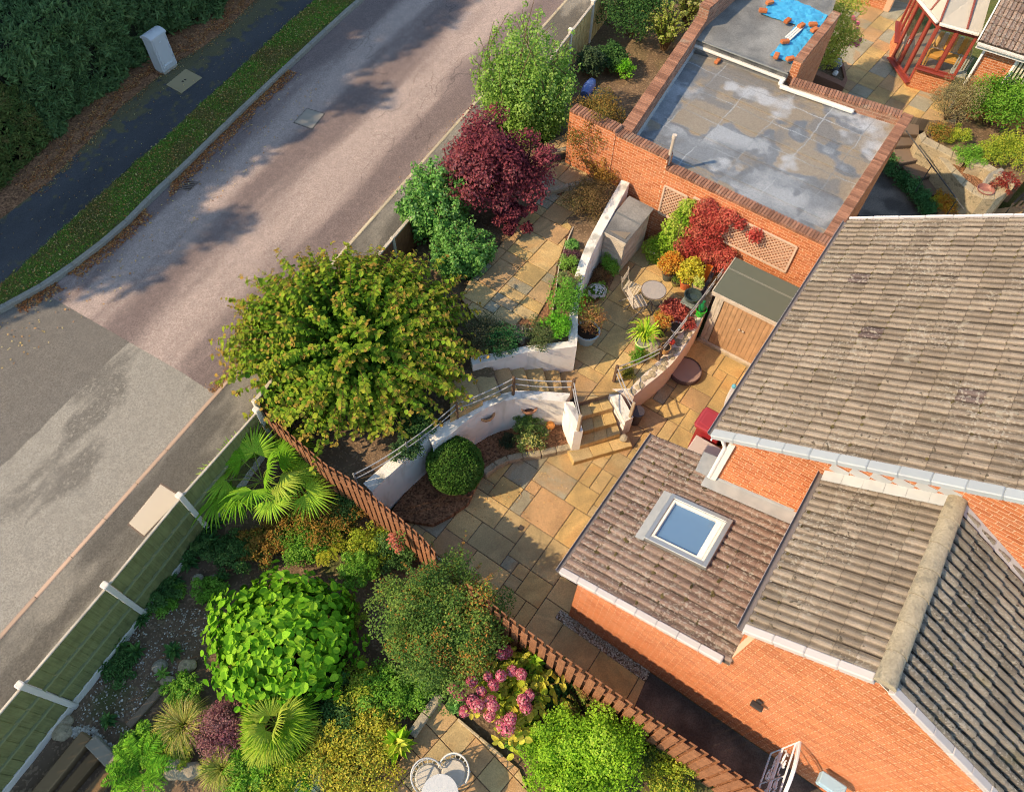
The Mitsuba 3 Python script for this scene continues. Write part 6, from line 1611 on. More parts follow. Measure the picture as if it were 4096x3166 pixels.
def bush(name, label, catg, base, R_, h, K, cr, n, L, w, pal, seed, kind='kite', mat='leaf', up=.6, trunk=.02, group=None, cz=.58, nt=12, stemcol=(.10, .065, .04), upmin=-.5, **kw):
    """trunk or stems and a crown of leaf clumps"""
    k = thing(name, label, catg, group)
    base = np.asarray(base, float); c = base + Z * h * cz
    cl, rad, d = crown_clumps(c, (R_, R_, h * (1 - cz) * 1.15), K, cr, seed, upmin)
    core, rc, _ = crown_clumps(c, (R_ * .55, R_ * .55, h * .25), max(3, K // 3), cr * 1.2, seed + 1, -.7)
    cl, rad = np.vstack([cl, core]), np.concatenate([rad, rc])
    add('crown', clump_leaves(cl, rad, n, L, w, pal, seed + 2, kind, up, **kw), mat, k)
    if trunk: add('stem' if h < 1.2 else 'trunk', stems(base, cl[:nt], trunk, seed), 'matte', k)
    return k
def upright(name, label, catg, base, ns, spread, h, per, L, w, pal, seed, kind='leaf', mat='leaf', arch=.25, out0=.1, start=.3, group=None, pairs=True, lean=None, droopy=.25):
    """many shoots from the ground or a stool, arching out, with leaves along each"""
    k = thing(name, label, catg, group); r = np.random.default_rng(seed); base = np.asarray(base, float)
    P_, D, Nn, T_, sm = [], [], [], [], []
    for i in range(ns):
        a = r.uniform(0, 2 * np.pi); q = math.sqrt(r.random()) if i > ns * .3 else r.uniform(.75, 1.0)
        e = np.array([math.cos(a), math.sin(a), 0]); hh_ = h * r.uniform(.75, 1.1) * (1 - .35 * q ** 2)
        s = np.linspace(0, 1, 9)[:, None]
        out = spread * q * (1 + .15 * r.normal())
        ln = base + e * (out0 * q + out * (s ** (1.0 + arch))) + Z * hh_ * np.sin(s * np.pi / 2 * (.85 + .25 * q)) + r.normal(size=3) * .05 * s
        if lean is not None: ln = ln + np.asarray(lean) * s ** 1.5
        sm.append(tube(ln, .014 * (1 - .8 * s[:, 0]), 4, False))
        t = np.sort(r.uniform(start, 1.0, per)); idx = t * 8; i0 = np.minimum(idx.astype(int), 7); fr_ = (idx - i0)[:, None]
        p = ln[i0] * (1 - fr_) + ln[i0 + 1] * fr_; tg = unit(ln[i0 + 1] - ln[i0])
        side = unit(np.cross(tg, Z + r.normal(size=3) * .3)) * np.where(np.arange(per) % 2, 1, -1)[:, None]
        dd = unit(side * .9 + tg * .55 + r.normal(size=(per, 3)) * .3 - Z * droopy)
        P_.append(p); D.append(dd); Nn.append(unit(np.cross(side, tg) * np.where(np.arange(per) % 2, 1, -1)[:, None] * 0 + Z * 1.0 + e * .35 + r.normal(size=(per, 3)) * .35)); T_.append(np.clip(t * .75 + .25 * r.random(per), 0, .999))
    P_, D, Nn, T_ = map(np.concatenate, (P_, D, Nn, T_)); n = len(P_)
    add('crown', leaves(P_, D, Nn, L * r.uniform(.65, 1.25, n), w * r.uniform(.65, 1.25, n), pick(r, pal, n, .2, T_), kind), mat, k)
    v, f, _, _ = cat(sm)
    add('stem', (v, f), 'matte', k, color=(.12, .075, .04))
    return k
def grass(name, label, base, n, h, spread, pal, seed, w=.012, catg='ornamental grass', group=None, lift=.8, mat='leaf'):
    k = thing(name, label, catg, group); r = np.random.default_rng(seed); base = np.asarray(base, float)
    a = r.uniform(0, 2 * np.pi, n); q = np.sqrt(r.random(n)); e = np.stack([np.cos(a), np.sin(a), 0 * a], 1)
    col = pick(r, pal, n, .25); sideV = np.stack([-e[:, 1], e[:, 0], 0 * a], 1)
    V_, F_, C_ = [], [], []
    s = np.array([0, .35, .7, 1.0]); wd = np.array([.8, 1, .7, .05]) * w / 2
    hh_ = h * r.uniform(.6, 1.1, n)
    for j in range(4):
        c = base + e * (.04 + spread * q * s[j] ** 1.4)[:, None] if False else base + e * ((.05 * q) + spread * q * s[j] ** 1.4)[:, None] + Z * (hh_ * (np.sin(s[j] * np.pi / 2 * (.9 + .7 * q)) * lift))[:, None]
        V_.append(np.stack([c - sideV * wd[j], c + sideV * wd[j]], 1))
    v = np.stack(V_, 1).reshape(n, 8, 3); b = (np.arange(n) * 8)[:, None, None]
    f = np.array([[0, 1, 3], [0, 3, 2], [2, 3, 5], [2, 5, 4], [4, 5, 7], [4, 7, 6]])[None] + b
    add('blades', (v.reshape(-1, 3), f.reshape(-1, 3), np.repeat(col, 8, 0)), mat, k)
    return k
def fan_palm(label, base, th, nf, R_, seg, pal, seed, hl=.55):
    k = thing('fan_palm', label, 'palm'); r = np.random.default_rng(seed); base = np.asarray(base, float); top = base + Z * th
    s = np.linspace(0, 1, 6)
    add('trunk', tube(base + np.outer(s, Z) * th, .09 - .02 * s, 9), 'matte', k, color=(.13, .085, .05))
    for i in range(nf):
        a = i * 2.399 + r.uniform(-.2, .2); el = math.radians(62 - 62 * (i / nf) ** .9 + r.uniform(-16, 16))
        e = np.array([math.cos(a), math.sin(a), 0]); d = e * math.cos(el) + Z * math.sin(el); pl = hl * r.uniform(.75, 1.1) * (.45 + .55 * i / nf + .2)
        hub = top + d * pl - Z * .10 * (i / nf) * pl
        side = unit(np.cross(d, Z + e * .01)); nrm = unit(np.cross(side, d)); nrm = nrm if nrm[2] > 0 else -nrm
        dd = unit(d - Z * .25 * (i / nf)); nrm = unit(np.cross(np.cross(dd, nrm), dd))
        ang = np.linspace(-2.1, 2.1, seg) + r.normal(size=seg) * .03; n = seg
        dirs = np.cos(ang)[:, None] * dd + np.sin(ang)[:, None] * side
        Ls = R_ * r.uniform(.8, 1.1) * (.70 + .30 * np.cos(ang * .6)) * r.uniform(.84, 1.06, n); wv = R_ * .068
        V_ = []; sd = -np.sin(ang)[:, None] * dd + np.cos(ang)[:, None] * side
        for q, ww, dz in ((.03, .25, 0), (.5, 1.0, .02), (.78, .6, -.01 - .05 * r.random()), (1.0, .05, -.10 - .16 * r.random())):
            c = hub + dirs * (Ls * q)[:, None] + nrm * (dz * R_) - Z * (R_ * .07 * q * q)
            V_.append(np.stack([c - sd * wv * ww / 2 - nrm * wv * .25 * ww, c + nrm * wv * .12 * ww, c + sd * wv * ww / 2 - nrm * wv * .25 * ww], 1))
        v = np.stack(V_, 1).reshape(n, 12, 3); t = []
        for q in range(3):
            for z in range(2): t += [[q * 3 + z, q * 3 + z + 1, q * 3 + z + 4], [q * 3 + z, q * 3 + z + 4, q * 3 + z + 3]]
        f = (np.array(t)[None] + (np.arange(n) * 12)[:, None, None]).reshape(-1, 3)
        col = np.repeat(pick(r, [pal[r.integers(len(pal))]], n, .12), 12, 0)
        col = col * np.tile(np.repeat([1.15, 1, 1, 1.1], 3), n)[:, None]
        fk = add('frond', (v.reshape(-1, 3), f, col), 'leaf', k)
        add('stalk', tube([top - Z * .05, (top + hub) / 2 + Z * .03, hub], [.014, .010, .008], 5), 'paint', fk, color=(.16, .22, .03))
    return k
def strap(name, label, catg, base, n, L, w, h, pal, seed, kind='leaf', droop=.3, mat='leaf_waxy', tilt=.7, each=False, group=None):
    """a rosette of large leaves"""
    k = thing(name, label, catg, group); r = np.random.default_rng(seed); base = np.asarray(base, float)
    a = np.arange(n) * 2.399 + r.uniform(-.3, .3, n); q = np.sqrt((np.arange(n) + .5) / n); e = np.stack([np.cos(a), np.sin(a), 0 * a], 1)
    el = (1.35 - 1.25 * q * tilt)[:, None]; d = e * np.cos(el) + Z * np.sin(el); p = base + e * (.06 * L) + Z * (h * (1 - q))[:, None]
    nn = unit(np.cross(np.cross(d, Z), d)); nn[nn[:, 2] < 0] *= -1
    m = leaves(p, d, nn, L * r.uniform(.75, 1.1, n), w * r.uniform(.8, 1.1, n), pick(r, pal, n, .2), kind, 1 + droop)
    add('leaves', m, mat, k)
    return k

def spires(name, label, catg, base, sp, h, ns, n, L, w, pal, seed, lean=(0, 0, 0)):
    """a dense shrub that breaks up into many upright tapering shoots"""
    k = thing(name, label, catg); r = np.random.default_rng(seed); base = np.asarray(base, float); cl, rad, tips = [], [], []
    for i in range(ns):
        a = i * 2.399; q = math.sqrt((i + .5) / ns); e = np.array([math.cos(a), math.sin(a), 0]); H_ = h * (1.05 - .45 * q ** 1.5) * r.uniform(.8, 1.15)
        for s in np.linspace(.12, 1, 9):
            c = base + e * sp * q * (.45 + .55 * s ** .7) + Z * H_ * s + np.asarray(lean) * s
            cl.append(c + r.normal(size=3) * .05); rad.append(.30 * sp * (1.02 - s) ** .6 * (.5 + .5 * r.random()) + .05)
        tips.append(c)
    cl, rad = np.array(cl), np.array(rad)
    add('crown', clump_leaves(cl, rad, n, L, w, pal, seed, 'leaf', .6, 1.1, 1.0, droop=.4, corr=.35), 'leaf', k)
    add('stem', stems(base, tips, .025, seed), 'matte', k)
    return k
# ---- the dark conifer hedge, and the tall trees behind it whose shade lies on the road
def hedge(label, line, depth, h, n, pal, seed, L=.24, lump=.35):
    k = thing('hedge', label, 'hedge'); r = np.random.default_rng(seed)
    ls = LineString([q[:2] for q in line]); tot = ls.length; tops = np.array([q[2] for q in line])
    s = r.uniform(0, tot, n); face_ = r.random(n)
    P_, Nn = np.zeros((n, 3)), np.zeros((n, 3))
    pp = np.array([ls.interpolate(x).coords[0] for x in s]); pq = np.array([ls.interpolate(min(x + .3, tot)).coords[0] for x in s]); po = np.array([ls.interpolate(max(x - .3, 0)).coords[0] for x in s])
    es = unit(np.column_stack([pq - po, 0 * s])); nn = np.stack([es[:, 1], -es[:, 0], 0 * s], 1)       # towards the road
    topm = face_ > .52
    z = np.where(topm, h, h * r.random(n) ** .9)
    dep = np.where(topm, depth * r.random(n), 0)
    lo_ = meshkit.fbm(np.column_stack([s * 1.1, z * 1.3, dep * 1.3]), 3, seed)
    bump = (lo_ - .5) * 2 * lump + (meshkit.noise(np.column_stack([s * 3.6, z * 3.6, dep * 3.6]), seed + 9) ** .6 - .75) * lump * 1.1
    rnd = np.clip((z / h - .75) / .25, 0, 1) ** 2 * .5
    front = np.where(topm, -dep, -rnd * .8 + bump)
    P_[:, :2] = pp; P_[:, 2] = ZP - .1
    P_ += nn * front[:, None]; P_[:, 2] += z + np.where(topm, bump * .8 - .4 * np.clip(1 - dep / .6, 0, 1) ** 2, 0)
    Nn = np.where(topm[:, None], Z + nn * .25, nn + Z * .35)
    d = unit(Nn * .75 + r.normal(size=(n, 3)) * .5 + Z * .1 + es * .2)
    P_ -= d * (L * .75)
    fine = meshkit.noise(P_ * 3.2, seed + 4); t = np.clip(.2 + .55 * fine + .25 * r.random(n), 0, .999)
    # each spray: three flat leaflets
    ms = []
    for j in range(3):
        dj = unit(d + r.normal(size=(n, 3)) * .32)
        ms.append(leaves(P_ + d * L * .3 * j * .6, dj, unit(Nn + r.normal(size=(n, 3)) * .5), L * r.uniform(.6, 1.1, n), L * .28, pick(r, pal, n, .25, t), 'kite', .6))
    add('foliage', cat(ms), 'leaf', k)
    c = [np.append(np.array(ls.interpolate(x).coords[0]), 0) for x in np.arange(.4, tot, .8)]
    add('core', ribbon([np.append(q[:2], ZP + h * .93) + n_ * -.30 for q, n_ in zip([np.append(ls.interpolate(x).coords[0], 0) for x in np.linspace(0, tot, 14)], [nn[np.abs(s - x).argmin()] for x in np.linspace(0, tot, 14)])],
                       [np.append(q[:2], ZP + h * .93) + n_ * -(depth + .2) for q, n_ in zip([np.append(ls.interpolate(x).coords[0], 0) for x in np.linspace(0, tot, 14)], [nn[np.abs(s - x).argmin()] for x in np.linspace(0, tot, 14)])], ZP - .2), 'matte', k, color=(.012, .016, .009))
    add('stem', cat([tube([q - RN * 1.2 + Z * (ZP - .1), q - RN * 1.2 + Z * (ZP + h * .8)], .05, 5) for q in c]), 'matte', k, color=(.06, .04, .03))
    return k
HG = [(.045, .085, .04), (.068, .122, .05), (.095, .16, .065), (.13, .20, .08)]
hl = [at(k, x, y, ZP) for k, x, y in (('A', 330, 905), ('A', 520, 715), ('A', 700, 580), ('A', 840, 440), ('A', 930, 350), ('A', 1060, 250), ('A', 1240, 160), ('A', 1400, 50))]
hl = hl + [hl[-1] + RT * 9 - RN * .2]
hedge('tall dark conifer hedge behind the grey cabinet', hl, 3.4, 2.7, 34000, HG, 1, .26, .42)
hl2 = [at(k, x, y, ZP) for k, x, y in (('A', -500, 1560), ('A', -200, 1330), ('A', 0, 1190), ('A', 150, 1050), ('A', 280, 920), ('A', 320, 860))]
hl2[0] = hl2[0] - RT * 3
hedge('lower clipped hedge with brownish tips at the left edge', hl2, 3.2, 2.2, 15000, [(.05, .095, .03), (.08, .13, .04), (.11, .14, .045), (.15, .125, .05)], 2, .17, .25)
def tall_tree(label, x, y, h, R_, seed, K=46, n=14000):
    b = np.array([x, y, ZP]); k = thing('tall_tree', label, 'tree')
    cl, rad, d = crown_clumps(b + Z * h * .62, (R_, R_, h * .40), K, R_ * .34, seed, -.8)
    add('crown', clump_leaves(cl, rad, n, .30, .2, [(.03, .07, .03), (.05, .1, .04)], seed, 'kite'), 'leaf', k)
    add('trunk', stems(b, list(cl[:14]) + [b + Z * h * .8], .13, seed), 'matte', k)
TREES = []
TALL = [(-23, -5.6, 8.6, 1.8), (-23.5, -.8, 11.6, 2.4), (-24, 3.6, 12.4, 2.7), (-24, 8, 12.2, 2.6), (-24, 12, 12.5, 2.7), (-24, 16.5, 12.5, 2.7), (-24, 21, 12.5, 2.7)]
for i, (s, t, h, R_) in enumerate(TALL):
    q = R(s, t, 0)
    tall_tree(('first', 'second', 'third', 'fourth', 'fifth', 'sixth', 'seventh', 'eighth')[i] + ' tall tree behind the hedge counted from the left, shading the road', q[0], q[1], h, R_, 100 + i)
# ---- grass of the verge and fallen leaves
def turf(poly, n, zf, pal, seed, h=.07, w=.012):
    r = np.random.default_rng(seed); p = scatter(poly, n, seed)
    P_ = np.column_stack([p, [zf(x, y) for x, y in p]]); d = unit(np.column_stack([r.normal(size=(n, 2)) * .6, np.ones(n)]))
    t = np.clip(meshkit.fbm(np.column_stack([p * 1.3, 0 * p[:, 0]]), 3, seed) * 1.4 - .2 + .2 * r.normal(size=n), 0, .999)
    return leaves(P_, d, unit(r.normal(size=(n, 3)) + Z * .2), h * r.uniform(.5, 1.3, n), w, pick(r, pal, n, .25, t), 'tri')
vis_t = lambda poly, t0, t1: [q for q in poly]
zv = height_on(verge)
tv0, tv1 = lk[2] @ RT - 1, lk[-1] @ RT - 34
vp = Polygon([q[:2] for q in verge_poly]).intersection(Polygon([R(-30, tv0, 0)[:2], R(0, tv0, 0)[:2], R(0, tv1, 0)[:2], R(-30, tv1, 0)[:2]]))
vp = list(max(getattr(vp, 'geoms', [vp]), key=lambda g: g.area).exterior.coords)
add('grass', turf(vp, 60000, zv, [(.19, .16, .065), (.18, .20, .045), (.13, .25, .04), (.16, .31, .05), (.11, .20, .035)], 3, .075, .02), 'leaf', kind='stuff', label='green verge grass between the kerb and the dark pavement')
def litter(p, zf, pal, seed, s=(.02, .045)):
    r = np.random.default_rng(seed); n = len(p)
    P_ = np.column_stack([p, [(zf(x, y) if callable(zf) else zf) for x, y in p]]) + Z * r.uniform(.006, .03, (n, 1))
    a = r.uniform(0, 6.28, n)
    return leaves(P_, np.stack([np.cos(a), np.sin(a), r.normal(size=n) * .3], 1), unit(r.normal(size=(n, 3)) * .35 + Z), r.uniform(*s, n) * 1.6, r.uniform(*s, n), pick(r, pal, n, .3), 'kite')
LIT = [(.46, .19, .07), (.56, .28, .11), (.36, .14, .06), (.60, .38, .16), (.26, .11, .05)]
LITY = [(.62, .44, .17), (.56, .31, .12), (.46, .22, .08), (.66, .52, .26)]
rr_ = np.random.default_rng(5)
kl = LineString([q[:2] for q in kb])
def along_kerb(n, lo, hi, t_lo, t_hi, pw):
    s = rr_.uniform(t_lo, t_hi, n) * kl.length; o = lo + (hi - lo) * rr_.random(n) ** pw; out = []
    for a, b in zip(s, o):
        p, q = np.array(kl.interpolate(a).coords[0]), np.array(kl.interpolate(a + .1).coords[0]); e = (q - p) / np.linalg.norm(q - p)
        out.append(p + np.array([e[1], -e[0]]) * b)
    return np.array(out)
lp1 = along_kerb(5200, .0, .34, .14, .55, 1.8)
keep = meshkit.noise(np.column_stack([lp1 * 1.5, 0 * lp1[:, 0]]), 3) > .22
add('fallen_leaves', cat([litter(lp1[keep], ZR + .004, LIT, 6), litter(along_kerb(350, .3, 1.6, .02, .55, 1.5), ZR + .004, LITY, 7)]), 'leaf', kind='stuff', label='brown fallen leaves heaped along the left gutter')
add('fallen_leaves', litter(scatter(vp, 3600, 9), lambda x, y: zv(x, y) + .03, LITY, 9, (.02, .04)), 'leaf', kind='stuff', label='yellow fallen leaves strewn over the grass verge')
bl = LineString([q[:2] for q in p_in]); b1, b2 = [], []
for i in range(8500):
    a = rr_.uniform(.2, .56) * bl.length; p, q = np.array(bl.interpolate(a).coords[0]), np.array(bl.interpolate(a + .1).coords[0]); e = (q - p) / np.linalg.norm(q - p)
    o = rr_.normal() * .20 + .22; (b1 if o > 0 else b2).append(p + np.array([-e[1], e[0]]) * o)
zb_ = height_on(bank)
add('fallen_leaves', cat([litter(np.array(b1), zb_, LIT, 11, (.018, .04)), litter(np.array(b2), ZP + .0, LIT + LITY, 12, (.018, .035)), litter(scatter([*v_in[1:-1], *p_in[-2:0:-1]], 420, 13), ZP, LITY, 14, (.015, .03))]), 'leaf', kind='stuff', label='brown fallen leaves along the foot of the dark hedge')
m1 = R(S_KERB - .15, 0, 0); q = []
for i in range(420):
    t = joint[-1] @ RT + abs(rr_.normal()) * .6; q.append(R(S_KERB - abs(rr_.normal()) * .12, t, 0)[:2])
for i in range(260): q.append(R(S_KERB - abs(rr_.normal()) * .10, rr_.uniform(joint[-1] @ RT, joint[-1] @ RT + 12), 0)[:2])
add('fallen_leaves', litter(np.array(q), ZR + .003, [(.40, .22, .10), (.5, .3, .14), (.3, .15, .07)], 15, (.012, .028)), 'leaf', kind='stuff', label='small tan fallen leaves along the right road edge by the big shrub')

# ---- shrubs between the road and the upper patio
WH = [(.055, .125, .016), (.09, .175, .018), (.135, .22, .022), (.20, .24, .028), (.26, .18, .04)]
def big_shrub():
    k = thing('large_shrub', 'very large spreading green shrub with bronze tinted shoot tips overhanging the pavement', 'shrub')
    r = np.random.default_rng(21); base = at('S', 800, 790, 1.25)
    P_, D, Nn, T_, sm = [], [], [], [], []
    ns = 900; c = at('S', 752, 735, 2.1)
    for i in range(ns):
        d = unit(r.normal(size=3)); d[2] = abs(d[2]) * 1.0 - .22; d = unit(d)
        Rr = np.array([2.42, 2.16, 1.55]) * (1 + .10 * r.normal()) * (1.12 if r.random() < .2 else 1.0)
        tip = c + d * Rr + Z * .02
        a0 = c + d * Rr * .36 - Z * .2; s = np.linspace(0, 1, 9)[:, None]
        mid = (a0 + tip) / 2 + Z * .22 * np.linalg.norm(tip - a0)
        ln = a0 * (1 - s) ** 2 + 2 * mid * s * (1 - s) + tip * s ** 2 + r.normal(size=3) * .06 * s
        sm.append(tube(ln, .012 * (1 - .8 * s[:, 0]), 4, False))
        per = 34; t = np.sort(r.uniform(.15, 1, per)); ix = t * 8; i0 = np.minimum(ix.astype(int), 7); fr_ = (ix - i0)[:, None]
        p = ln[i0] * (1 - fr_) + ln[i0 + 1] * fr_; tg = unit(ln[i0 + 1] - ln[i0]); sgn = np.where(np.arange(per) % 2, 1, -1)[:, None]
        side = unit(np.cross(tg, Z + r.normal(size=3) * .4)) * sgn
        P_.append(p); D.append(unit(side * .8 + tg * .45 - Z * .5 + r.normal(size=(per, 3)) * .35)); Nn.append(unit(Z * .9 + d * .6 + r.normal(size=(per, 3)) * .45))
        T_.append(np.clip(t ** 2.2 * .75 + .3 * r.random(per) - .02, 0, .999))
    P_, D, Nn, T_ = map(np.concatenate, (P_, D, Nn, T_)); n = len(P_)
    sz = np.where(T_ > .7, .75, 1.1)
    add('crown', leaves(P_, D, Nn, .112 * sz * r.uniform(.7, 1.3, n), .092 * sz * r.uniform(.7, 1.25, n), pick(r, WH, n, .22, T_), 'leaf'), 'leaf', k)
    cl, rad, _ = crown_clumps(c, (1.75, 1.55, 1.1), 60, .42, 5, -.5)
    add('inner_crown', clump_leaves(cl, rad, 9000, .11, .09, WH[:3], 6, 'leaf', .5, droop=.5), 'leaf', k)
    add('twig', cat(sm), 'matte', k, color=(.13, .075, .035))
    tips = [c + unit(np.array([math.cos(a), math.sin(a), .35])) * 1.1 for a in np.arange(0, 6.28, .52)]
    add('trunk', stems(base, tips, .05, 4), 'matte', k)
big_shrub()
GRN = [(.06, .16, .04), (.095, .22, .05), (.14, .29, .075), (.2, .34, .12)]
spires('green_shrub', 'loose mid green shrub on the road fence, right behind the very large shrub', 'shrub', at('S', 935, 480, 1.7), .92, 1.75, 26, 17000, .078, .055, GRN, 31)
spires('green_shrub', 'mid green small leaved shrub spilling onto the upper patio below the purple tree', 'shrub', at('S', 985, 560, 1.7), .80, 1.15, 22, 13000, .062, .045, GRN, 32)
def maple(label, c, R_, h, base, pal, seed, K, n, L):
    k = thing('maple', label, 'tree'); r = np.random.default_rng(seed)
    cl, rad, d = crown_clumps(c, (R_, R_ * .95, h), K, R_ * .24, seed, -.45, .22)
    cl2, rad2, _ = crown_clumps(c, (R_ * .6, R_ * .6, h * .7), K // 2, R_ * .26, seed + 1, -.6, .2)
    cl, rad = np.vstack([cl, cl2]), np.concatenate([rad, rad2])
    add('crown', clump_leaves(cl, rad, n, L, L * .8, pal, seed, 'kite', .5, .75, 1.6, droop=.5), 'leaf', k)
    add('trunk', stems(base, list(cl[:22]), .045, seed, (.09, .05, .045)), 'matte', k)
PUR = [(.055, .016, .024), (.10, .025, .036), (.15, .038, .052), (.20, .055, .068), (.22, .085, .095)]
maple('dark purple leaved maple between two green shrubs', at('S', 1048, 352, 3.0), 1.36, 1.0, at('S', 1075, 430, 1.7), PUR, 41, 46, 15000, .075)
maple('small low purple branch of maple hanging over the upper patio edge', at('S', 1090, 455, 2.2), .5, .4, at('S', 1080, 450, 1.7), PUR, 43, 12, 2600, .07)
LG = [(.10, .19, .03), (.145, .25, .045), (.19, .30, .07), (.235, .34, .10)]
spires('pale_green_tree', 'tall pale green shrub with upright wispy shoots beside the brick corner wall', 'tree', at('S', 1118, 268, 1.75), 1.45, 3.15, 40, 32000, .072, .05, LG, 51)
DG = [(.03, .075, .025), (.042, .10, .032), (.06, .13, .038), (.08, .155, .045)]
for lb, x, y, z, R_, h, sd, pl in (('dark green shrub at the top edge beside the pale fence', 1345, 80, 1.5, 1.05, 1.7, 61, DG), ('second dark shrub below the pale fence, nearer the road', 1256, 160, 1.5, .42, .75, 62, [(.05, .08, .045), (.07, .11, .055), (.035, .06, .035)]),
                                   ('dark leafy shrub in front of the pale fence, nearest the blue bundle', 1300, 150, 1.45, .45, .7, 63, DG)):
    bush('dark_shrub', lb, 'shrub', at('S', x, y, z), R_, h, 26, R_ * .36, int(7000 * R_), .075, .05, pl, sd)
YG = [(.13, .20, .03), (.19, .27, .04), (.25, .31, .06), (.30, .33, .10)]
upright('bright_shrub', 'bright green shrub leaning over the garage parapet at its lower end', 'shrub', at('S', 1415, 105, 1.6), 60, .75, 1.5, 40, .06, .045, YG, 64, 'kite', start=.2)
upright('bright_shrub', 'yellow green shrub with pale tips beside the upper garage parapet', 'shrub', at('S', 1462, 55, 1.6), 70, .8, 1.7, 40, .06, .045, YG[1:] + [(.36, .34, .16)], 65, 'kite', start=.2)
upright('bright_shrub', 'yellow tipped shrub at the very top edge beside the second roof', 'shrub', at('S', 1400, -10, 1.6), 70, 1.2, 1.7, 40, .07, .05, DG[2:] + YG, 66, 'kite', start=.2)
bush('small_shrub', 'small round bright green bush on the bare soil beside the garage', 'shrub', at('S', 1328, 165, 1.5), .28, .5, 12, .12, 1300, .05, .035, [(.10, .30, .02), (.15, .40, .03), (.2, .46, .05)], 67)
BRN = [(.09, .05, .02), (.14, .085, .03), (.20, .13, .035), (.10, .10, .03), (.24, .15, .05)]
bush('brown_shrub', 'sprawling bronze brown shrub against the brick corner wall', 'shrub', at('S', 1268, 338, 1.8), .78, 1.75, 34, .25, 9500, .05, .035, BRN, 71)
bush('brown_shrub', 'low golden brown shrub at the end of the white planter wall', 'shrub', at('S', 1290, 385, 1.75), .45, .6, 16, .17, 2600, .045, .03, [(.22, .14, .03), (.30, .19, .05), (.16, .10, .03)], 72)
bush('brown_shrub', 'dull brown heathery mound on the upper patio beside the white wall', 'shrub', at('S', 1250, 450, 1.7), .58, .75, 26, .2, 6500, .04, .022, [(.10, .075, .03), (.15, .10, .045), (.19, .125, .06), (.09, .085, .03)], 73)
# border plants inside the white wall
for lb, k_, x, y, R_, h, pl, sd in (('small green plant in the dark border beside the white wall', 'M', 75, 600, .16, .25, GRN, 81), ('leafy green plant in the border above the corner shrub', 'M', 40, 760, .22, .4, [(.10, .2, .03), (.15, .27, .05), (.2, .3, .08)], 82),
                                    ('variegated green plant in the border by the wall bend', 'M', 40, 900, .24, .4, [(.14, .18, .06), (.2, .24, .1), (.24, .2, .1)], 83), ('purple leaved low plants along the dark border', 'M', 70, 680, .22, .22, [(.10, .05, .06), (.16, .09, .1), (.07, .04, .05)], 84),
                                    ('dense green shrub at the inner corner of the white planter wall', 'M', 25, 1075, .42, .75, [(.06, .16, .02), (.10, .25, .03), (.15, .32, .05)], 85), ('bright low shrub at the end of the border above the stairs', 'E', 1420, 500, .32, .5, [(.08, .24, .02), (.13, .33, .03)], 86)):
    bush('border_plant', lb, 'plant', at(k_, x, y, ZU), R_, h, max(6, int(40 * R_)), R_ * .42, int(5500 * R_), .045, .032, pl, sd)
for lb, x, y, R_, h, pl, sd in (('dark trailing plant spilling over the left end of the stair wall', 985, 560, .55, .5, [(.06, .07, .04), (.09, .10, .05), (.12, .11, .07)], 91), ('deep green ivy like plant hanging over the stair wall', 1080, 590, .42, .45, [(.025, .09, .03), (.04, .13, .045), (.06, .17, .055)], 92),
                                ('grey flowered plant on the stair wall between two green mounds', 1190, 545, .22, .3, [(.2, .18, .16), (.13, .12, .09), (.3, .28, .26)], 93), ('olive mound overhanging the stair wall beside the corner', 1310, 555, .36, .42, [(.06, .09, .035), (.085, .12, .045), (.11, .13, .06)], 94)):
    bush('trailing_plant', lb, 'plant', at('E', x, y, ZU - .02), R_, h, max(10, int(50 * R_)), R_ * .34, int(7500 * R_), .035, .026, pl, sd, upmin=-.8)
# box ball
def box_ball():
    k = thing('box_ball', 'clipped round box bush in front of the curved white wall', 'shrub')
    r = np.random.default_rng(12); c = at('N', 243, 1125, .72); n = 15000
    d = unit(r.normal(size=(n, 3))); d = d[d[:, 2] > -.75]; n = len(d)
    rad = .60 * (1 + .11 * (meshkit.fbm(d * 2.6, 3, 2) - .5) * 2) * (1 - .10 * r.random(n) ** 2)
    p = c + d * rad[:, None] * (1, 1, 1.06)
    t = np.clip(meshkit.noise(d * 2.2 + 9, 3) * .7 + .35 * r.random(n), 0, .999)
    add('crown', leaves(p, unit(d * .7 + r.normal(size=(n, 3)) * .6), unit(d + r.normal(size=(n, 3)) * .6), .048, .034, pick(r, [(.028, .075, .014), (.045, .105, .02), (.07, .14, .028), (.10, .18, .04)], n, .25, t), 'kite'), 'leaf_waxy', k)
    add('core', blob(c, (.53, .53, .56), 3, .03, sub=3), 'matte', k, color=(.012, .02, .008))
    add('stem', stems(c * (1, 1, 0) + Z * .1, [c + (.05, 0, 0), c + (-.06, .05, 0)], .04, 3), 'matte', k)
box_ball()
for lb, x, y, R_, h, pl, sd, L_ in (('feathery green plant with pale yellow dots in the bed below the white wall', 840, 930, .36, .42, [(.05, .10, .03), (.07, .13, .04), (.10, .16, .05)], 95, .04), ('light green fern like plant against the white wall in the bed', 790, 800, .28, .5, [(.09, .16, .04), (.13, .21, .06)], 96, .06), ('small dark bronze plant in the bark bed', 660, 945, .2, .22, [(.03, .05, .03), (.05, .06, .035)], 97, .04)):
    bush('bed_plant', lb, 'plant', at('N', x, y, .16), R_, h, max(8, int(40 * R_)), R_ * .34, int(7000 * R_), L_, L_ * .45, pl, sd)
r = np.random.default_rng(3); n = 260
p = at('N', 850, 930, .55) + r.normal(size=(n, 3)) * (.13, .13, .05)
k = [q for q in labels if q.startswith('bed_plant')][0]
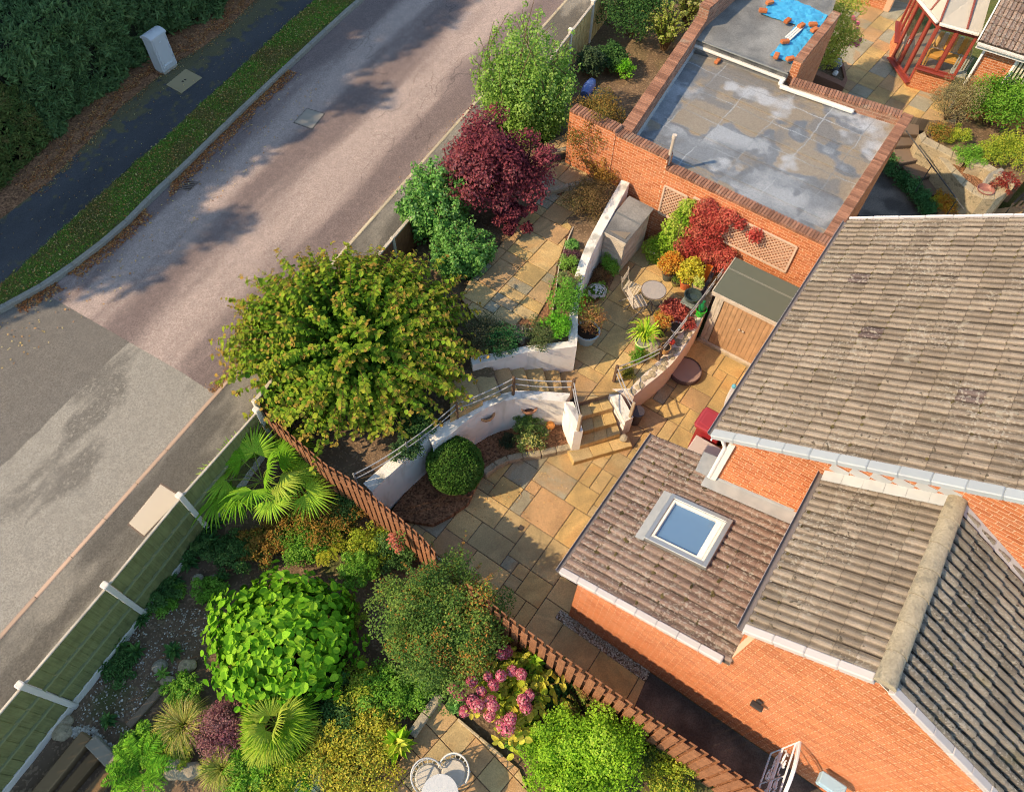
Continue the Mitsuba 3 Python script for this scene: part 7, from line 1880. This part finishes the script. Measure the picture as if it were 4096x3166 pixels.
add('flower', leaves(p, r.normal(size=(n, 3)), unit(r.normal(size=(n, 3)) + Z * 2), .035, .03, pick(r, [(.45, .45, .12), (.5, .52, .25)], n), 'kite'), 'petal', k)
bush('bed_plant', 'green plants growing at the foot of the rope railing above the box ball', 'plant', at('E', 500, 1250, 1.36), .28, .35, 12, .11, 1800, .05, .035, [(.05, .10, .04), (.07, .13, .05)], 98)
bush('bed_plant', 'dark green groundcover under the edge of the very large shrub', 'plant', at('E', 560, 1060, 1.35), .45, .35, 16, .16, 3000, .055, .04, DG[1:] + [(.05, .09, .04)], 99)
# ---- terrace pots and climbers
RED = [(.20, .035, .03), (.30, .05, .045), (.38, .085, .07), (.42, .13, .09), (.26, .06, .05)]
def climber(label, px, base, R_, n, L, pal, seed, nm='climber'):
    """leaf clumps on the garage wall at the given pixels"""
    k = thing(nm, label, 'climber'); P0 = FR - GU * .14; r = np.random.default_rng(seed)
    cl = np.array([on('M', x, y, P0, GU) - GU * d for x, y, d in px]); rad = np.array([R_] * len(cl)) * r.uniform(.8, 1.25, len(cl))
    add('foliage', clump_leaves(cl, rad, n, L, L * .75, pal, seed, 'kite', .5, 1.0, 1.3, droop=.4), 'leaf', k)
    add('stem', stems(np.asarray(base), cl[::2], .02, seed), 'matte', k)
climber('yellow green climber on the trellis to the left of the red one', [(1000, 230, .1), (975, 280, .1), (1030, 250, .05), (940, 330, .15), (900, 380, .2), (870, 430, .3), (930, 420, .2), (840, 480, .4), (800, 470, .4), (890, 500, .3), (860, 560, .5), (810, 540, .5), (920, 550, .3), (800, 610, .6), (870, 620, .5), (950, 480, .2), (1000, 330, .1), (1010, 400, .1), (780, 490, .5)],
        at('M', 880, 690, .8), .20, 6200, .06, [(.12, .22, .02), (.18, .30, .03), (.25, .36, .05), (.3, .34, .07)], 111)
climber('red leaved climber in front of the long trellis', [(1090, 270, .05), (1150, 240, .05), (1200, 270, .05), (1060, 330, .1), (1130, 330, .1), (1210, 340, .05), (1290, 330, .02), (1350, 330, .02), (1040, 420, .15), (1110, 420, .15), (1190, 420, .1), (1260, 410, .05), (1010, 500, .3), (1080, 510, .3), (1160, 500, .2), (1240, 520, .1), (1050, 590, .4), (1120, 600, .35), (1200, 600, .25), (1290, 600, .15), (1350, 610, .1), (1160, 680, .4), (1250, 690, .3), (1330, 680, .2), (1090, 660, .5), (1420, 390, .0), (1540, 480, .0)],
        at('M', 1180, 740, .8), .19, 9500, .055, RED, 112)
bush('potted_shrub', 'orange leaved shrub in the dark grey pot', 'plant', ORP, .30, .55, 16, .13, 2400, .05, .04, [(.40, .13, .02), (.52, .20, .03), (.46, .26, .05), (.3, .1, .03)], 113)
bush('potted_shrub', 'yellow leaved shrub in the terracotta pot', 'plant', TERP, .30, .62, 16, .13, 2200, .055, .045, [(.40, .34, .03), (.5, .40, .05), (.34, .32, .04), (.45, .26, .05)], 114)
bush('potted_shrub', 'small green plant in the olive bowl', 'plant', BOWP - Z * .02, .11, .16, 6, .06, 500, .03, .022, [(.12, .2, .04), (.2, .22, .06)], 115)
bush('potted_shrub', 'small orange leaved plant in the black pot', 'plant', DKP, .19, .42, 10, .09, 900, .045, .035, [(.42, .24, .05), (.36, .15, .04), (.5, .34, .08)], 116)
bush('red_shrub', 'dark red leaved mound beside the spiky plant on the terrace edge', 'plant', at('M', 890, 1140, .85), .40, .36, 22, .13, 3400, .05, .042, [(.28, .06, .05), (.36, .10, .08), (.22, .05, .045), (.4, .16, .1)], 117)
bush('red_shrub', 'small bright red leaved plant on the terrace wall under the rope', 'plant', at('M', 1000, 1210, 1.0), .16, .2, 8, .07, 700, .04, .03, RED, 118)
bush('potted_shrub', 'pale sprouting plant in the pot on the barbecue', 'plant', BBP, .14, .2, 8, .06, 420, .04, .03, [(.3, .4, .06), (.4, .45, .12)], 119)
bush('potted_shrub', 'withered brown plant with green streaks in the pale blue pot', 'plant', BLUEP, .32, .75, 16, .14, 1500, .05, .025, [(.24, .12, .05), (.32, .18, .08), (.2, .2, .05), (.16, .08, .04)], 120, trunk=.012)
grass('spiky_plant', 'bright lime green spiky plant in the green glazed pot', GREENP, 110, .62, .46, [(.30, .46, .03), (.38, .52, .05), (.22, .40, .03)], 121, .032, 'plant', lift=.85, mat='leaf_waxy')
bush('white_flowers', 'white flowering bedding plant by the foot of the white wall', 'flowers', at('M', 262, 965, .85), .24, .30, 12, .1, 900, .05, .035, [(.12, .26, .03), (.18, .32, .05)], 122)
r = np.random.default_rng(4); n = 420; d = sphere_pts(r, n, .05); p = at('M', 275, 930, 1.1) + d * (.25, .22, .15)
kw_ = [q for q in labels if q.startswith('white_flowers')][0]
cc = (meshkit.noise(p * 16, 2) > .42); p = p[cc]; d = d[cc]
add('flower', leaves(p, unit(np.cross(d, r.normal(size=d.shape))), d, .055, .05, np.full((len(p), 3), .74), 'kite', .4), 'petal', kw_)
bush('fern', 'bright green fern beside the timber tool store', 'plant', at('M', 365, 760, .85), .24, .42, 10, .11, 1500, .06, .02, [(.12, .26, .03), (.17, .33, .05)], 123)
bush('bed_plant', 'bronze brown plant between the fern and the white flowers', 'plant', at('M', 290, 830, .85), .22, .25, 9, .1, 900, .05, .02, [(.18, .10, .05), (.24, .15, .07)], 124)
tb = [at('M', x, y, .8) for x, y in ((130, 1050), (200, 850), (300, 700), (430, 780), (350, 960), (200, 1060))]
struct('terrace_bed', sheet(tb, [(*q[:2], .83) for q in tb], .12, .03, 3, 3, .1), 'bark_chip')
for lb, x, y, sd, pl in (('green succulent cushion at the near end of the terrace wall', 520, 1600, 125, [(.10, .12, .02), (.15, .15, .03), (.07, .1, .02)]), ('small green plant on the rubble beside the rope post', 590, 1480, 126, [(.08, .2, .02), (.14, .26, .04)]), ('low mossy plants among rubble behind the rope', 640, 1420, 127, [(.16, .15, .04), (.12, .14, .03)]), ('little green weed by the boulder', 700, 1430, 128, [(.1, .16, .03), (.18, .2, .05)]), ('yellowish plant behind the boulder by the terrace edge', 770, 1150, 129, [(.3, .26, .05), (.4, .2, .05)])):
    bush('rockery_plant', lb, 'plant', at('M', x, y, .84), .17, .17, 10, .07, 1100, .03, .02, pl, sd)
# ---- lower left garden
gl = [R(S_FENCE - .17, t, .5) for t in (4.4, 3, 1, -1, -4, -8)]
gl2 = [at('D', 1640, 1040, .9), at('E', 200, 1440, .4), at('H', 590, 150, .2), at('H', 870, 440, .15), at('H', 1110, 630, .1), at('T', 320, 780, .1), at('T', 740, 1075, .1), at('T', 1270, 1420, .1), at('T', 1640, 1670, .1), at('T', 2100, 2000, .1)]
gpoly = gl + [np.array([-6.5, -4, .3]), np.array([4.5, -4, .1])] + gl2[::-1]
gctl = [(*q[:2], z) for q, z in zip(gl, (.9, .6, .5, .45, .45, .45))] + [tuple(q) for q in gl2] + [(-6.5, -4, .35), (4.5, -4, .1)] + [(*at('H', x, y, .3)[:2], .24) for x, y in ((700, 1500), (900, 1400), (1000, 1640), (500, 1640), (1150, 1600))] + [(*at('G', x, y, .4)[:2], .42) for x, y in ((800, 1000), (1200, 700), (1500, 1400))]
gs = sheet(gpoly, gctl, .13, .06, 1.6, 15, .5)
struct('garden_soil', gs, 'soil', uv=(1.0, 0))
zg_ = height_on(gs)
def gnd(k, x, y, z=.35):
    q = at(k, x, y, z); q = at(k, x, y, zg_(q[0], q[1])); q[2] = zg_(q[0], q[1]); return q
# pebbles and stones in the soil
gp = scatter([at('G', x, y, .4) for x, y in ((960, 560), (1250, 560), (1300, 700), (1150, 900), (960, 1150), (800, 1330), (640, 1350), (430, 1330), (500, 1180), (640, 960), (850, 650))], 850, 33)
add('pebbles', pebbles(gp, 0, .008, .022, [(.5, .47, .42), (.42, .38, .33), (.56, .53, .48), (.26, .21, .16)], 34, zg_), 'matte', kind='stuff', label='small pale pebbles scattered over the bare garden soil')
gp2 = scatter([at('G', x, y, .4) for x, y in ((440, 1290), (580, 1290), (640, 1370), (720, 1420), (600, 1430), (440, 1340))], 260, 35)
add('pebbles', pebbles(gp2, 0, .018, .038, [(.5, .47, .42), (.6, .57, .52), (.38, .35, .3)], 36, zg_), 'matte', kind='stuff', label='heap of larger pale pebbles above the big sleepers')
for lb, x, y, s, u_ in (('square brown stone at the foot of the pale gravel board, lower one', 385, 1320, (.17, .15, .11), .0), ('square brown stone at the foot of the pale gravel board, upper one', 415, 1255, (.12, .10, .08), .1), ('knobbly pale rock left of its twin in the soil bed', 1222, 380, (.11, .10, .09), .4), ('knobbly pale rock right of its twin in the soil bed', 1305, 388, (.10, .09, .08), .3), ('large pale limestone rock beside the broad leaved weeds', 985, 920, (.14, .12, .10), .5), ('flat brown rock with an orange side under the big leaved shrub', 1150, 920, (.18, .14, .09), .0), ('small orange brown stone among the pebbles', 735, 1015, (.11, .08, .06), .0), ('dark rock by the small rosette weed', 1040, 1010, (.15, .10, .10), .1), ('broken pinkish rock at the bottom between ferns and grass', 1150, 1560, (.26, .16, .12), .2), ('angular grey brown rock at the bottom, left of the pinkish one', 1080, 1530, (.16, .20, .14), .3)):
    k = thing('rock', lb, 'rock'); q = gnd('G', x, y)
    v, f = blob(q + Z * s[2] * .4, s, x, .35, 1.2, 2); add('stone', (v, f), 'stone', k, uv=(u_, 0))
def log_beam(label, a, b, w, h, kind=0, th=None):
    k = thing('timber_sleeper', label, 'sleeper')
    v, f, c, t = plank(a, b, w, h, kind, Z, .015)
    add('timber', (v, f), 'matte', k, color=th or (.13, .095, .065))
for lb, a, b, w in (('leftmost of the dark sleepers at the bottom left corner', (560, 1345), (220, 1760), .24), ('middle dark sleeper at the bottom left corner', (640, 1440), (330, 1800), .2), ('rightmost dark sleeper at the bottom left corner', (730, 1540), (470, 1830), .2)):
    log_beam(lb, gnd('G', *a) + Z * .10, gnd('G', *a) + Z * .08 + (at('G', *b, .4) - at('G', *a, .4)), w, .2, th=(.15, .095, .05) if a[0] > 600 else (.22, .145, .08))
log_beam('short grey end sleeper lying across the dark sleepers', gnd('G', 590, 1380) + Z * .16, gnd('G', 740, 1530) + Z * .16, .22, .16, th=(.25, .22, .18))
log_beam('weathered driftwood plank lying across the pebbled soil', gnd('G', 1000, 1060) + Z * .05, gnd('G', 800, 1290) + Z * .05, .14, .10, th=(.20, .15, .11))
fan_palm('large fan palm beside the green fence', gnd('D', 1665, 1500), .75, 14, .66, 32, [(.13, .27, .02), (.18, .34, .03), (.24, .40, .04), (.30, .38, .06)], 131, .85)
fan_palm('smaller dense fan palm at the bottom of the garden', gnd('G', 1730, 1290), .42, 22, .50, 38, [(.14, .25, .02), (.20, .31, .03), (.27, .34, .05)], 132, .34)
def big_leaf():
    k = thing('large_leaved_shrub', 'large domed bush of big glossy green leaves in the lower garden', 'shrub')
    r = np.random.default_rng(141); base = gnd('S', 615, 1400); c = base + Z * .62 + at('S', 600, 1360, .9) * 0
    c = at('S', 605, 1362, .95)
    n = 3000; d = sphere_pts(r, n * 2, -.35)
    keep = [0]; 
    d = d[:n]; n = len(d)
    ax = np.array([1.28, 1.12, .95]); lump_ = 1 + .30 * (meshkit.noise(d * 2.9, 4) * 2 - 1) + .06 * r.normal(size=n)
    p = c + d * ax * lump_[:, None] * (1 - .28 * r.random((n, 1)) ** 1.5)
    p[:, 2] = np.maximum(p[:, 2], .4)
    L_ = r.uniform(.085, .20, n); dirs = unit(np.cross(np.cross(d, -Z + r.normal(size=(n, 3)) * .6), d) + d * .25)
    nn = unit(d + Z * .45 + r.normal(size=(n, 3)) * .32)
    t = np.clip(.35 + .4 * d[:, 2] + .35 * r.normal(size=n) * .7, 0, .999)
    col = pick(r, [(.06, .17, .012), (.09, .225, .014), (.13, .285, .018), (.19, .35, .028)], n, .16, t)
    lst = []
    for i in range(n):
        v, f, cc_, _ = leaves(p[i:i + 1], dirs[i:i + 1], nn[i:i + 1], L_[i:i + 1], L_[i:i + 1] * r.uniform(.62, .8), col[i:i + 1], 'round', r.uniform(.8, 2.0))
        lst.append((v, f, cc_, None))
    fk = add('stem', stems(base, c + d[::40] * ax * .8, .022, 5, (.10, .10, .04)), 'matte', k)
    pieces(k, 'leaf', lst, 'leaf_waxy', 'foliage')
big_leaf()
BER = [(.05, .10, .028), (.08, .15, .036), (.115, .19, .042), (.15, .22, .05), (.30, .15, .04)]
def berberis():
    bush('small_leaved_shrub', 'broad dark green small leaved shrub with rusty tints between the two paths', 'shrub', gnd('S', 948, 1362), 1.22, 1.85, 90, .25, 32000, .05, .031, BER, 151, nt=24)
berberis()
upright('small_leaved_shrub', 'spiky shoots of a small leaved shrub reaching over the patio from behind the fence', 'shrub', gnd('S', 960, 1335), 60, 1.05, 1.75, 60, .042, .028, BER[1:] + [(.16, .19, .04)], 152, 'kite', start=.35)
def hydrangea():
    k = upright('hydrangea', 'pink flowering hydrangea with yellowing leaves by the small patio', 'hydrangea', gnd('S', 1085, 1480), 70, .80, .95, 12, .15, .095, [(.09, .18, .02), (.15, .24, .025), (.26, .30, .03), (.36, .33, .05)], 161, 'round', 'leaf_waxy', start=.25)
    r = np.random.default_rng(162)
    for x, y, s in ((1010, 1135, .12), (1150, 945, .10), (900, 1010, .10), (790, 1055, .09), (830, 1095, .10), (960, 1070, .09), (905, 1130, .11), (940, 1160, .12), (1030, 1160, .10), (1010, 1220, .10), (1090, 1280, .13), (1140, 1240, .11), (1120, 1300, .13), (1215, 1120, .10), (1255, 1095, .09), (1230, 1170, .11), (1080, 975, .10), (1205, 965, .10), (1110, 830, .12), (1080, 840, .10), (855, 1195, .09), (1035, 1030, .10), (1000, 975, .08)):
        c = at('H', x, y, 1.22 + .1 * r.normal()); n = 190; s *= 1.22; d = sphere_pts(r, n, -.3)
        add('flower_head', leaves(c + d * s * .8 * r.uniform(.85, 1.05, (n, 1)) * (.75 + .5 * meshkit.noise(d * 2.2, int(x))[:, None]), unit(np.cross(d, r.normal(size=(n, 3)))), d, .045, .04, pick(r, [(.52, .12, .20), (.62, .20, .27), (.70, .32, .36), (.42, .08, .14)], n, .15), 'kite', .5), 'petal', k)
hydrangea()
EU = [(.12, .23, .02), (.17, .31, .025), (.22, .38, .03), (.27, .43, .05)]
for lb, x, y, R_, h, K, n, sd in (('bright lime green dense bush at the bottom, left lobe', 1185, 1600, .55, .95, 26, 7200, 171), ('bright lime green dense bush at the bottom, right lobe under the fence', 1275, 1610, .72, 1.15, 36, 12500, 172), ('bright lime green bush cut by the bottom edge', 1200, 1690, .6, .85, 26, 7000, 173)):
    bush('lime_bush', lb, 'shrub', gnd('S', x, y), R_, h, K, R_ * .30, n, .045, .036, EU, sd)
upright('rambling_shrub', 'thin green shrub with reddish shoots growing up against the picket fence', 'shrub', gnd('S', 1245, 1515), 34, .4, 1.0, 36, .045, .03, [(.10, .16, .03), (.15, .21, .04), (.22, .16, .05)], 174, 'kite', start=.2)
grass('grass_tuft', 'golden tufted grass beside the purple leaved plants', gnd('S', 402, 1550), 800, .55, .58, [(.34, .30, .09), (.26, .28, .06), (.42, .36, .14), (.18, .24, .05)], 181, .010)
grass('grass_tuft', 'smaller yellow green tufted grass below the purple plants', gnd('S', 478, 1640), 520, .42, .42, [(.36, .34, .1), (.28, .32, .07), (.2, .27, .05)], 182, .010)
grass('grass_tuft', 'blue grey fescue tuft at the bottom edge', gnd('S', 662, 1668), 600, .36, .34, [(.16, .25, .22), (.22, .31, .27), (.3, .36, .3)], 183, .008)
grass('grass_tuft', 'dark green arching grass under the picket fence at the bottom', gnd('S', 1375, 1590), 260, .5, .6, [(.06, .11, .04), (.09, .15, .05)], 184, .012)
grass('grass_tuft', 'orange tinted thin grass behind the blue fescue', gnd('S', 690, 1625), 300, .42, .42, [(.40, .28, .05), (.44, .34, .08), (.3, .26, .06)], 185, .009)
bush('heuchera', 'dusty purple leaved plant between the golden grass and the small palm', 'plant', gnd('S', 480, 1560), .46, .5, 26, .16, 5200, .04, .024, [(.16, .06, .085), (.22, .10, .12), (.28, .15, .15), (.12, .05, .06)], 191)
def fern(label, base, nf, L_, pal, seed):
    k = thing('fern', label, 'fern'); r = np.random.default_rng(seed); ms = []
    for i in range(nf):
        a = i * 2.399 + r.uniform(-.3, .3); e = np.array([math.cos(a), math.sin(a), 0]); l = L_ * r.uniform(.7, 1.1); s = np.linspace(.12, 1, 20)[:, None]
        ln = base + e * l * s + Z * (.5 * l * np.sin(s * 2.4)); sd = np.array([-e[1], e[0], 0])
        for g in (-1, 1):
            w_ = l * .22 * np.sin(np.clip(s[:, 0], .15, 1) * 2.9 + .1) + .012
            ms.append(leaves(ln, unit(sd * g + e * .45 - Z * .15 + r.normal(size=(20, 3)) * .1), np.tile(Z, (20, 1)) + r.normal(size=(20, 3)) * .25, w_, l * .055, pick(r, pal, 20, .2), 'kite'))
    add('fronds', cat(ms), 'leaf', k)
FP = [(.09, .22, .02), (.14, .31, .03), (.2, .40, .04)]
for i, (lb, k_, x, y, nf, L_) in enumerate((('bright green fern clump at the bottom left beside the sleepers', 'G', 900, 1560, 26, .60), ('upright fern fronds above the bottom left fern clump', 'G', 960, 1400, 18, .42), ('soft green fern below the small palm', 'G', 1560, 1520, 20, .45), ('soft yellow green fern right of the small palm', 'G', 1700, 1560, 20, .45), ('golden fern in the upper part of the lower garden', 'G', 2010, 190, 18, .45), ('yellow green fern cut by the bottom edge', 'G', 1800, 1640, 18, .40))):
    fern(lb, gnd(k_, x, y) + Z * .1, nf, L_, FP if i != 4 else [(.26, .30, .03), (.34, .34, .04)], 200 + i)
strap('hosta', 'lime green broad leaved rosette beside the small patio', 'plant', gnd('H', 450, 1400) + Z * .05, 42, .36, .13, .35, [(.20, .38, .02), (.28, .46, .03), (.35, .50, .06)], 211)
for i, (lb, x, y, L_, n) in enumerate((('dark green rosette weed along the fence foot, lowest', 745, 780, .22, 26), ('small green rosette weed on the soil right of the fence', 850, 830, .20, 20), ('broad leaved green weed beside the limestone rock', 1075, 830, .20, 24), ('pale green young rosette below the limestone rock', 1010, 970, .17, 14), ('dark weed clump at the foot of the middle fence post', 880, 640, .20, 26), ('leafy weed along the fence below the palm', 1170, 290, .24, 30), ('leafy weed under the palm beside the first fence post', 1300, 180, .26, 30), ('thin green weed left of the knobbly rocks', 1080, 400, .2, 24), ('green weed beside the knobbly rocks, right side', 1360, 400, .2, 20), ('pale leafed weed left of the big leaved bush', 1290, 500, .2, 22), ('low weeds in the soil between fence and driftwood', 680, 1250, .17, 30), ('blue green weed under the fan palm', 1310, 60, .26, 30), ('dark weeds by the golden grass', 820, 1400, .2, 30), ('green weeds along the fence near the palm', 1050, 440, .22, 26), ('small dark weed at the fence foot by the lowest post', 650, 930, .18, 20))):
    strap('weed', lb, 'weed', gnd('G', x, y) + Z * .02, n, L_, L_ * .36, .14, [(.04, .10, .035), (.06, .14, .04), (.09, .18, .05)] if i not in (3,) else [(.14, .27, .05), (.2, .33, .07)], 220 + i, 'leaf', tilt=.9)
strap('large_leaf_clump', 'pale green lobed leaf clump left of the pink hydrangea', 'plant', gnd('H', 800, 1170) + Z * .15, 40, .18, .17, .3, [(.12, .27, .08), (.17, .33, .11)], 241, 'round')
strap('large_leaf_clump', 'bright green whorled leaves of a shrub right of the hydrangea', 'plant', gnd('H', 1280, 950) + Z * .3, 70, .24, .12, .6, [(.13, .25, .02), (.2, .32, .03), (.28, .36, .05)], 242, 'leaf')
strap('large_leaf_clump', 'golden green whorled leaves above the hydrangea flowers', 'plant', gnd('H', 1150, 1010) + Z * .55, 44, .24, .11, .4, [(.28, .36, .03), (.36, .40, .05)], 243, 'leaf')
bush('groundcover', 'dark leafy fringe under the fence beside the hydrangea', 'plant', gnd('H', 1400, 1050), .42, .5, 16, .17, 1500, .09, .04, DG, 244)
# mixed ground cover filling the garden
GC = [('orange tinted low cover below the large palm', 560, 1170, .45, .3, 'o'), ('green cover between the palm and the big leaved bush', 500, 1185, .42, .3, 'd'), ('weedy green cover at the foot of the middle fence panel', 345, 1270, .32, .3, 'd'), ('green weeds at the foot of the fence near the palm', 425, 1165, .34, .3, 'd'), ('leafy cover left of the big leaved bush, upper side', 455, 1260, .32, .3, 'b'), ('bright cover behind the big leaved bush', 740, 1320, .35, .5, 'y'), ('mixed cover plants in front of the dark shrub', 830, 1480, .5, .5, 'b'), ('dark weeds at the foot of the lowest fence panel', 250, 1370, .3, .25, 'd'), ('yellow cover plants between the small palm and the patio', 690, 1590, .5, .4, 'g'), ('leafy green plants at the bottom left by the sleepers', 300, 1600, .4, .35, 'b'), ('green plants in front of the golden grass', 370, 1600, .35, .3, 'y'), ('low green plants at the foot of the brown fence by the coral flowers', 850, 1180, .45, .6, 'd'),
      ('yellow green cover plants beside the lime rosette', 620, 1640, .62, .35, 'y'), ('golden yellow cover plants at the bottom of the garden', 760, 1655, .7, .35, 'g'), ('golden cover plants left of the small patio', 790, 1560, .6, .38, 'g'), ('grey green cover plants right of the small palm', 720, 1530, .55, .35, 'd'), ('mixed green cover plants below the dark shrub', 770, 1480, .5, .4, 'y'), ('leafy cover under the edge of the big leaved bush', 700, 1450, .4, .4, 'd'),
      ('rusty green cover plants behind the palm', 690, 1110, .75, .45, 'o'), ('green cover plants along the brown fence, upper end', 745, 1080, .5, .5, 'd'), ('yellow green cover plants along the brown fence', 790, 1180, .55, .5, 'y'), ('dark ivy between the palm and the brown fence', 665, 1010, .45, .5, 'd'), ('green cover plants above the big leaved bush', 650, 1165, .5, .35, 'b'), ('bright leaf cover between the two large shrubs', 770, 1230, .4, .7, 'b'),
      ('low plants at the foot of the palm', 600, 1145, .4, .25, 'o'), ('trailing green plants at the bottom right of the garden', 1420, 1650, .5, .45, 'y'), ('dark plants under the picket fence, bottom right', 1330, 1560, .4, .4, 'd'), ('green cover right of the small patio', 1120, 1570, .32, .3, 'b'), ('mossy green cover behind the small patio', 890, 1480, .4, .4, 'b'), ('yellow green cover between grass and fern', 545, 1660, .5, .3, 'b'), ('soft green cover plants cut by the bottom edge', 560, 1700, .6, .3, 'y'),
      ('low moss and seedlings beside the pebbled soil', 350, 1270, .4, .10, 'b'), ('seedlings on the soil near the fence', 260, 1420, .35, .1, 'd'), ('green leafy cover left of the big leaved bush, lower side', 400, 1480, .35, .3, 'b')]
PALS = {'y': [(.17, .24, .03), (.24, .31, .035), (.32, .34, .05), (.11, .19, .03)], 'g': [(.36, .31, .04), (.29, .30, .04), (.42, .35, .06), (.18, .24, .04)], 'd': [(.05, .11, .035), (.07, .15, .045), (.11, .19, .06)], 'o': [(.12, .17, .03), (.24, .16, .04), (.28, .16, .045), (.09, .16, .035)], 'b': [(.09, .2, .028), (.13, .27, .035), (.18, .33, .055)]}
for i, (lb, x, y, R_, h, p_) in enumerate(GC):
    bush('ground_cover', lb, 'plant', gnd('S', x, y), R_, h, max(12, int(46 * R_)), R_ * .26, int(8200 * R_), .048, .031, PALS[p_], 300 + i, trunk=0)
bush('bedding_flower', 'coral flowered plant poking over the brown fence top', 'flowers', at('H', 430, 150, 1.5) - Z * .3, .18, .5, 8, .09, 500, .05, .035, [(.12, .22, .05), (.45, .12, .08), (.5, .16, .12)], 330)
# ---- plants on the neighbour's side
def nb(k_, x, y, z): return at(k_, x, y, z)
bush('grey_shrub', 'grey brown feathery shrub beside the neighbouring white downpipe', 'shrub', nb('L', 1550, 960, 0), .75, 1.35, 30, .27, 6000, .07, .018, [(.22, .19, .10), (.28, .24, .13), (.18, .17, .08), (.24, .18, .10)], 401)
bush('green_bush', 'large green shrub in front of the bird bath', 'shrub', nb('L', 1880, 1000, 0), 1.0, 1.6, 38, .34, 9500, .075, .04, [(.06, .15, .02), (.09, .21, .025), (.13, .27, .035), (.18, .29, .05)], 402)
for i, (lb, x, y, R_, h, pl) in enumerate((('small yellow green plant at the top of the stone planter', 1640, 1120, .35, .35, 'y'), ('hanging green plant on the sandstone wall beside the slate', 1700, 1300, .45, .45, 'b'), ('brown and green cover behind the sandstone wall', 1880, 1260, .55, .45, 'y'), ('yellow green bush at the right edge behind the sandstone wall', 2140, 1300, .75, .6, 'y'), ('dry rusty plants under the grey shrub', 1500, 1090, .4, .3, 'o'), ('olive cover plants right of the green shrub', 2020, 1200, .5, .4, 'y'))):
    bush('planter_plant', lb, 'plant', nb('L', x, y, .02), R_, h, max(10, int(36 * R_)), R_ * .3, int(5000 * R_), .05, .03, PALS[pl], 410 + i, trunk=0)
bush('red_plant', 'dark red leaved plants around the slate ornament', 'plant', nb('L', 2010, 1500, -.02), .35, .38, 14, .10, 1100, .07, .03, [(.14, .02, .02), (.2, .035, .03), (.26, .06, .045)], 420)
cr = LineString([at('L', x, y, -.9)[:2] for x, y in ((1110, 1330), (1180, 1420), (1260, 1520), (1340, 1620), (1420, 1720))])
k = thing('low_hedge', 'glossy dark green low hedge along the garden steps', 'hedge')
cl = np.array([np.append(np.array(cr.interpolate(t, True).coords[0]) + rng.normal(size=2) * .12, -.72 + .1 * rng.normal()) for t in np.linspace(0, 1, 36)])
add('foliage', clump_leaves(cl, np.full(36, .22), 7000, .055, .04, [(.03, .09, .03), (.05, .13, .045), (.08, .18, .06)], 421), 'leaf_waxy', k)
add('stem', stems(cl[0] - Z * .3, cl[::6], .02, 4), 'matte', k)
bush('orange_flowers', 'mound of orange flowers at the foot of the garden steps', 'flowers', nb('L', 1535, 1665, -.9), .42, .42, 18, .16, 2600, .045, .04, [(.48, .20, .02), (.55, .27, .03), (.4, .15, .03), (.3, .22, .04)], 422)
bush('planter_plant', 'yellow green plant beside the orange flowers', 'plant', nb('L', 1455, 1660, -.9), .25, .3, 8, .1, 600, .05, .03, PALS['y'], 423)
k = thing('climbing_rose', 'yellow green climbing shrub with pink roses on the tall narrow wall', 'climber')
px_ = [(540, 20), (620, 30), (700, 60), (780, 40), (850, 50), (640, 140), (720, 130), (760, 190), (700, 220), (780, 260), (680, 300), (740, 330), (640, 360), (690, 390), (620, 430), (660, 470), (600, 480), (820, 300), (560, 90)]
cl = np.array([at('L', x, y, 2.6 - 1.9 * max(0, (y - 60)) / 420) for x, y in px_])
add('foliage', clump_leaves(cl, np.full(len(cl), .36), 6500, .06, .045, [(.26, .30, .04), (.34, .36, .06), (.4, .37, .08), (.18, .25, .04)], 424), 'leaf', k)
add('stem', stems(at('L', 600, 520, .4), cl[::2], .02, 5), 'matte', k)
r = np.random.default_rng(9)
for i, (x, y) in enumerate(((815, 145), (850, 190), (845, 240), (870, 320), (780, 350), (830, 350), (800, 345), (820, 160), (850, 360))):
    c = at('L', x, y, 2.0 - 1.2 * (y - 60) / 420); n = 60; d = sphere_pts(r, n, -.5)
    add('rose', leaves(c + d * .06, unit(np.cross(d, r.normal(size=(n, 3)))), d, .06, .06, pick(r, [(.62, .16, .26), (.7, .25, .33), (.5, .1, .18)], n), 'kite', .5), 'petal', k)
# small debris on the ground: needles and leaf bits on the patio and the bark
r = np.random.default_rng(77)
pp_ = scatter([at('E', x, y, .0) for x, y in ((600, 1480), (900, 1440), (1300, 1360), (1700, 1400), (1300, 1680), (700, 1680))], 170, 78)
add('leaf_litter', litter(pp_, .004, LITY + [(.2, .12, .05)], 79, (.012, .03)), 'leaf', kind='stuff', label='few small dry leaves lying on the lower patio')
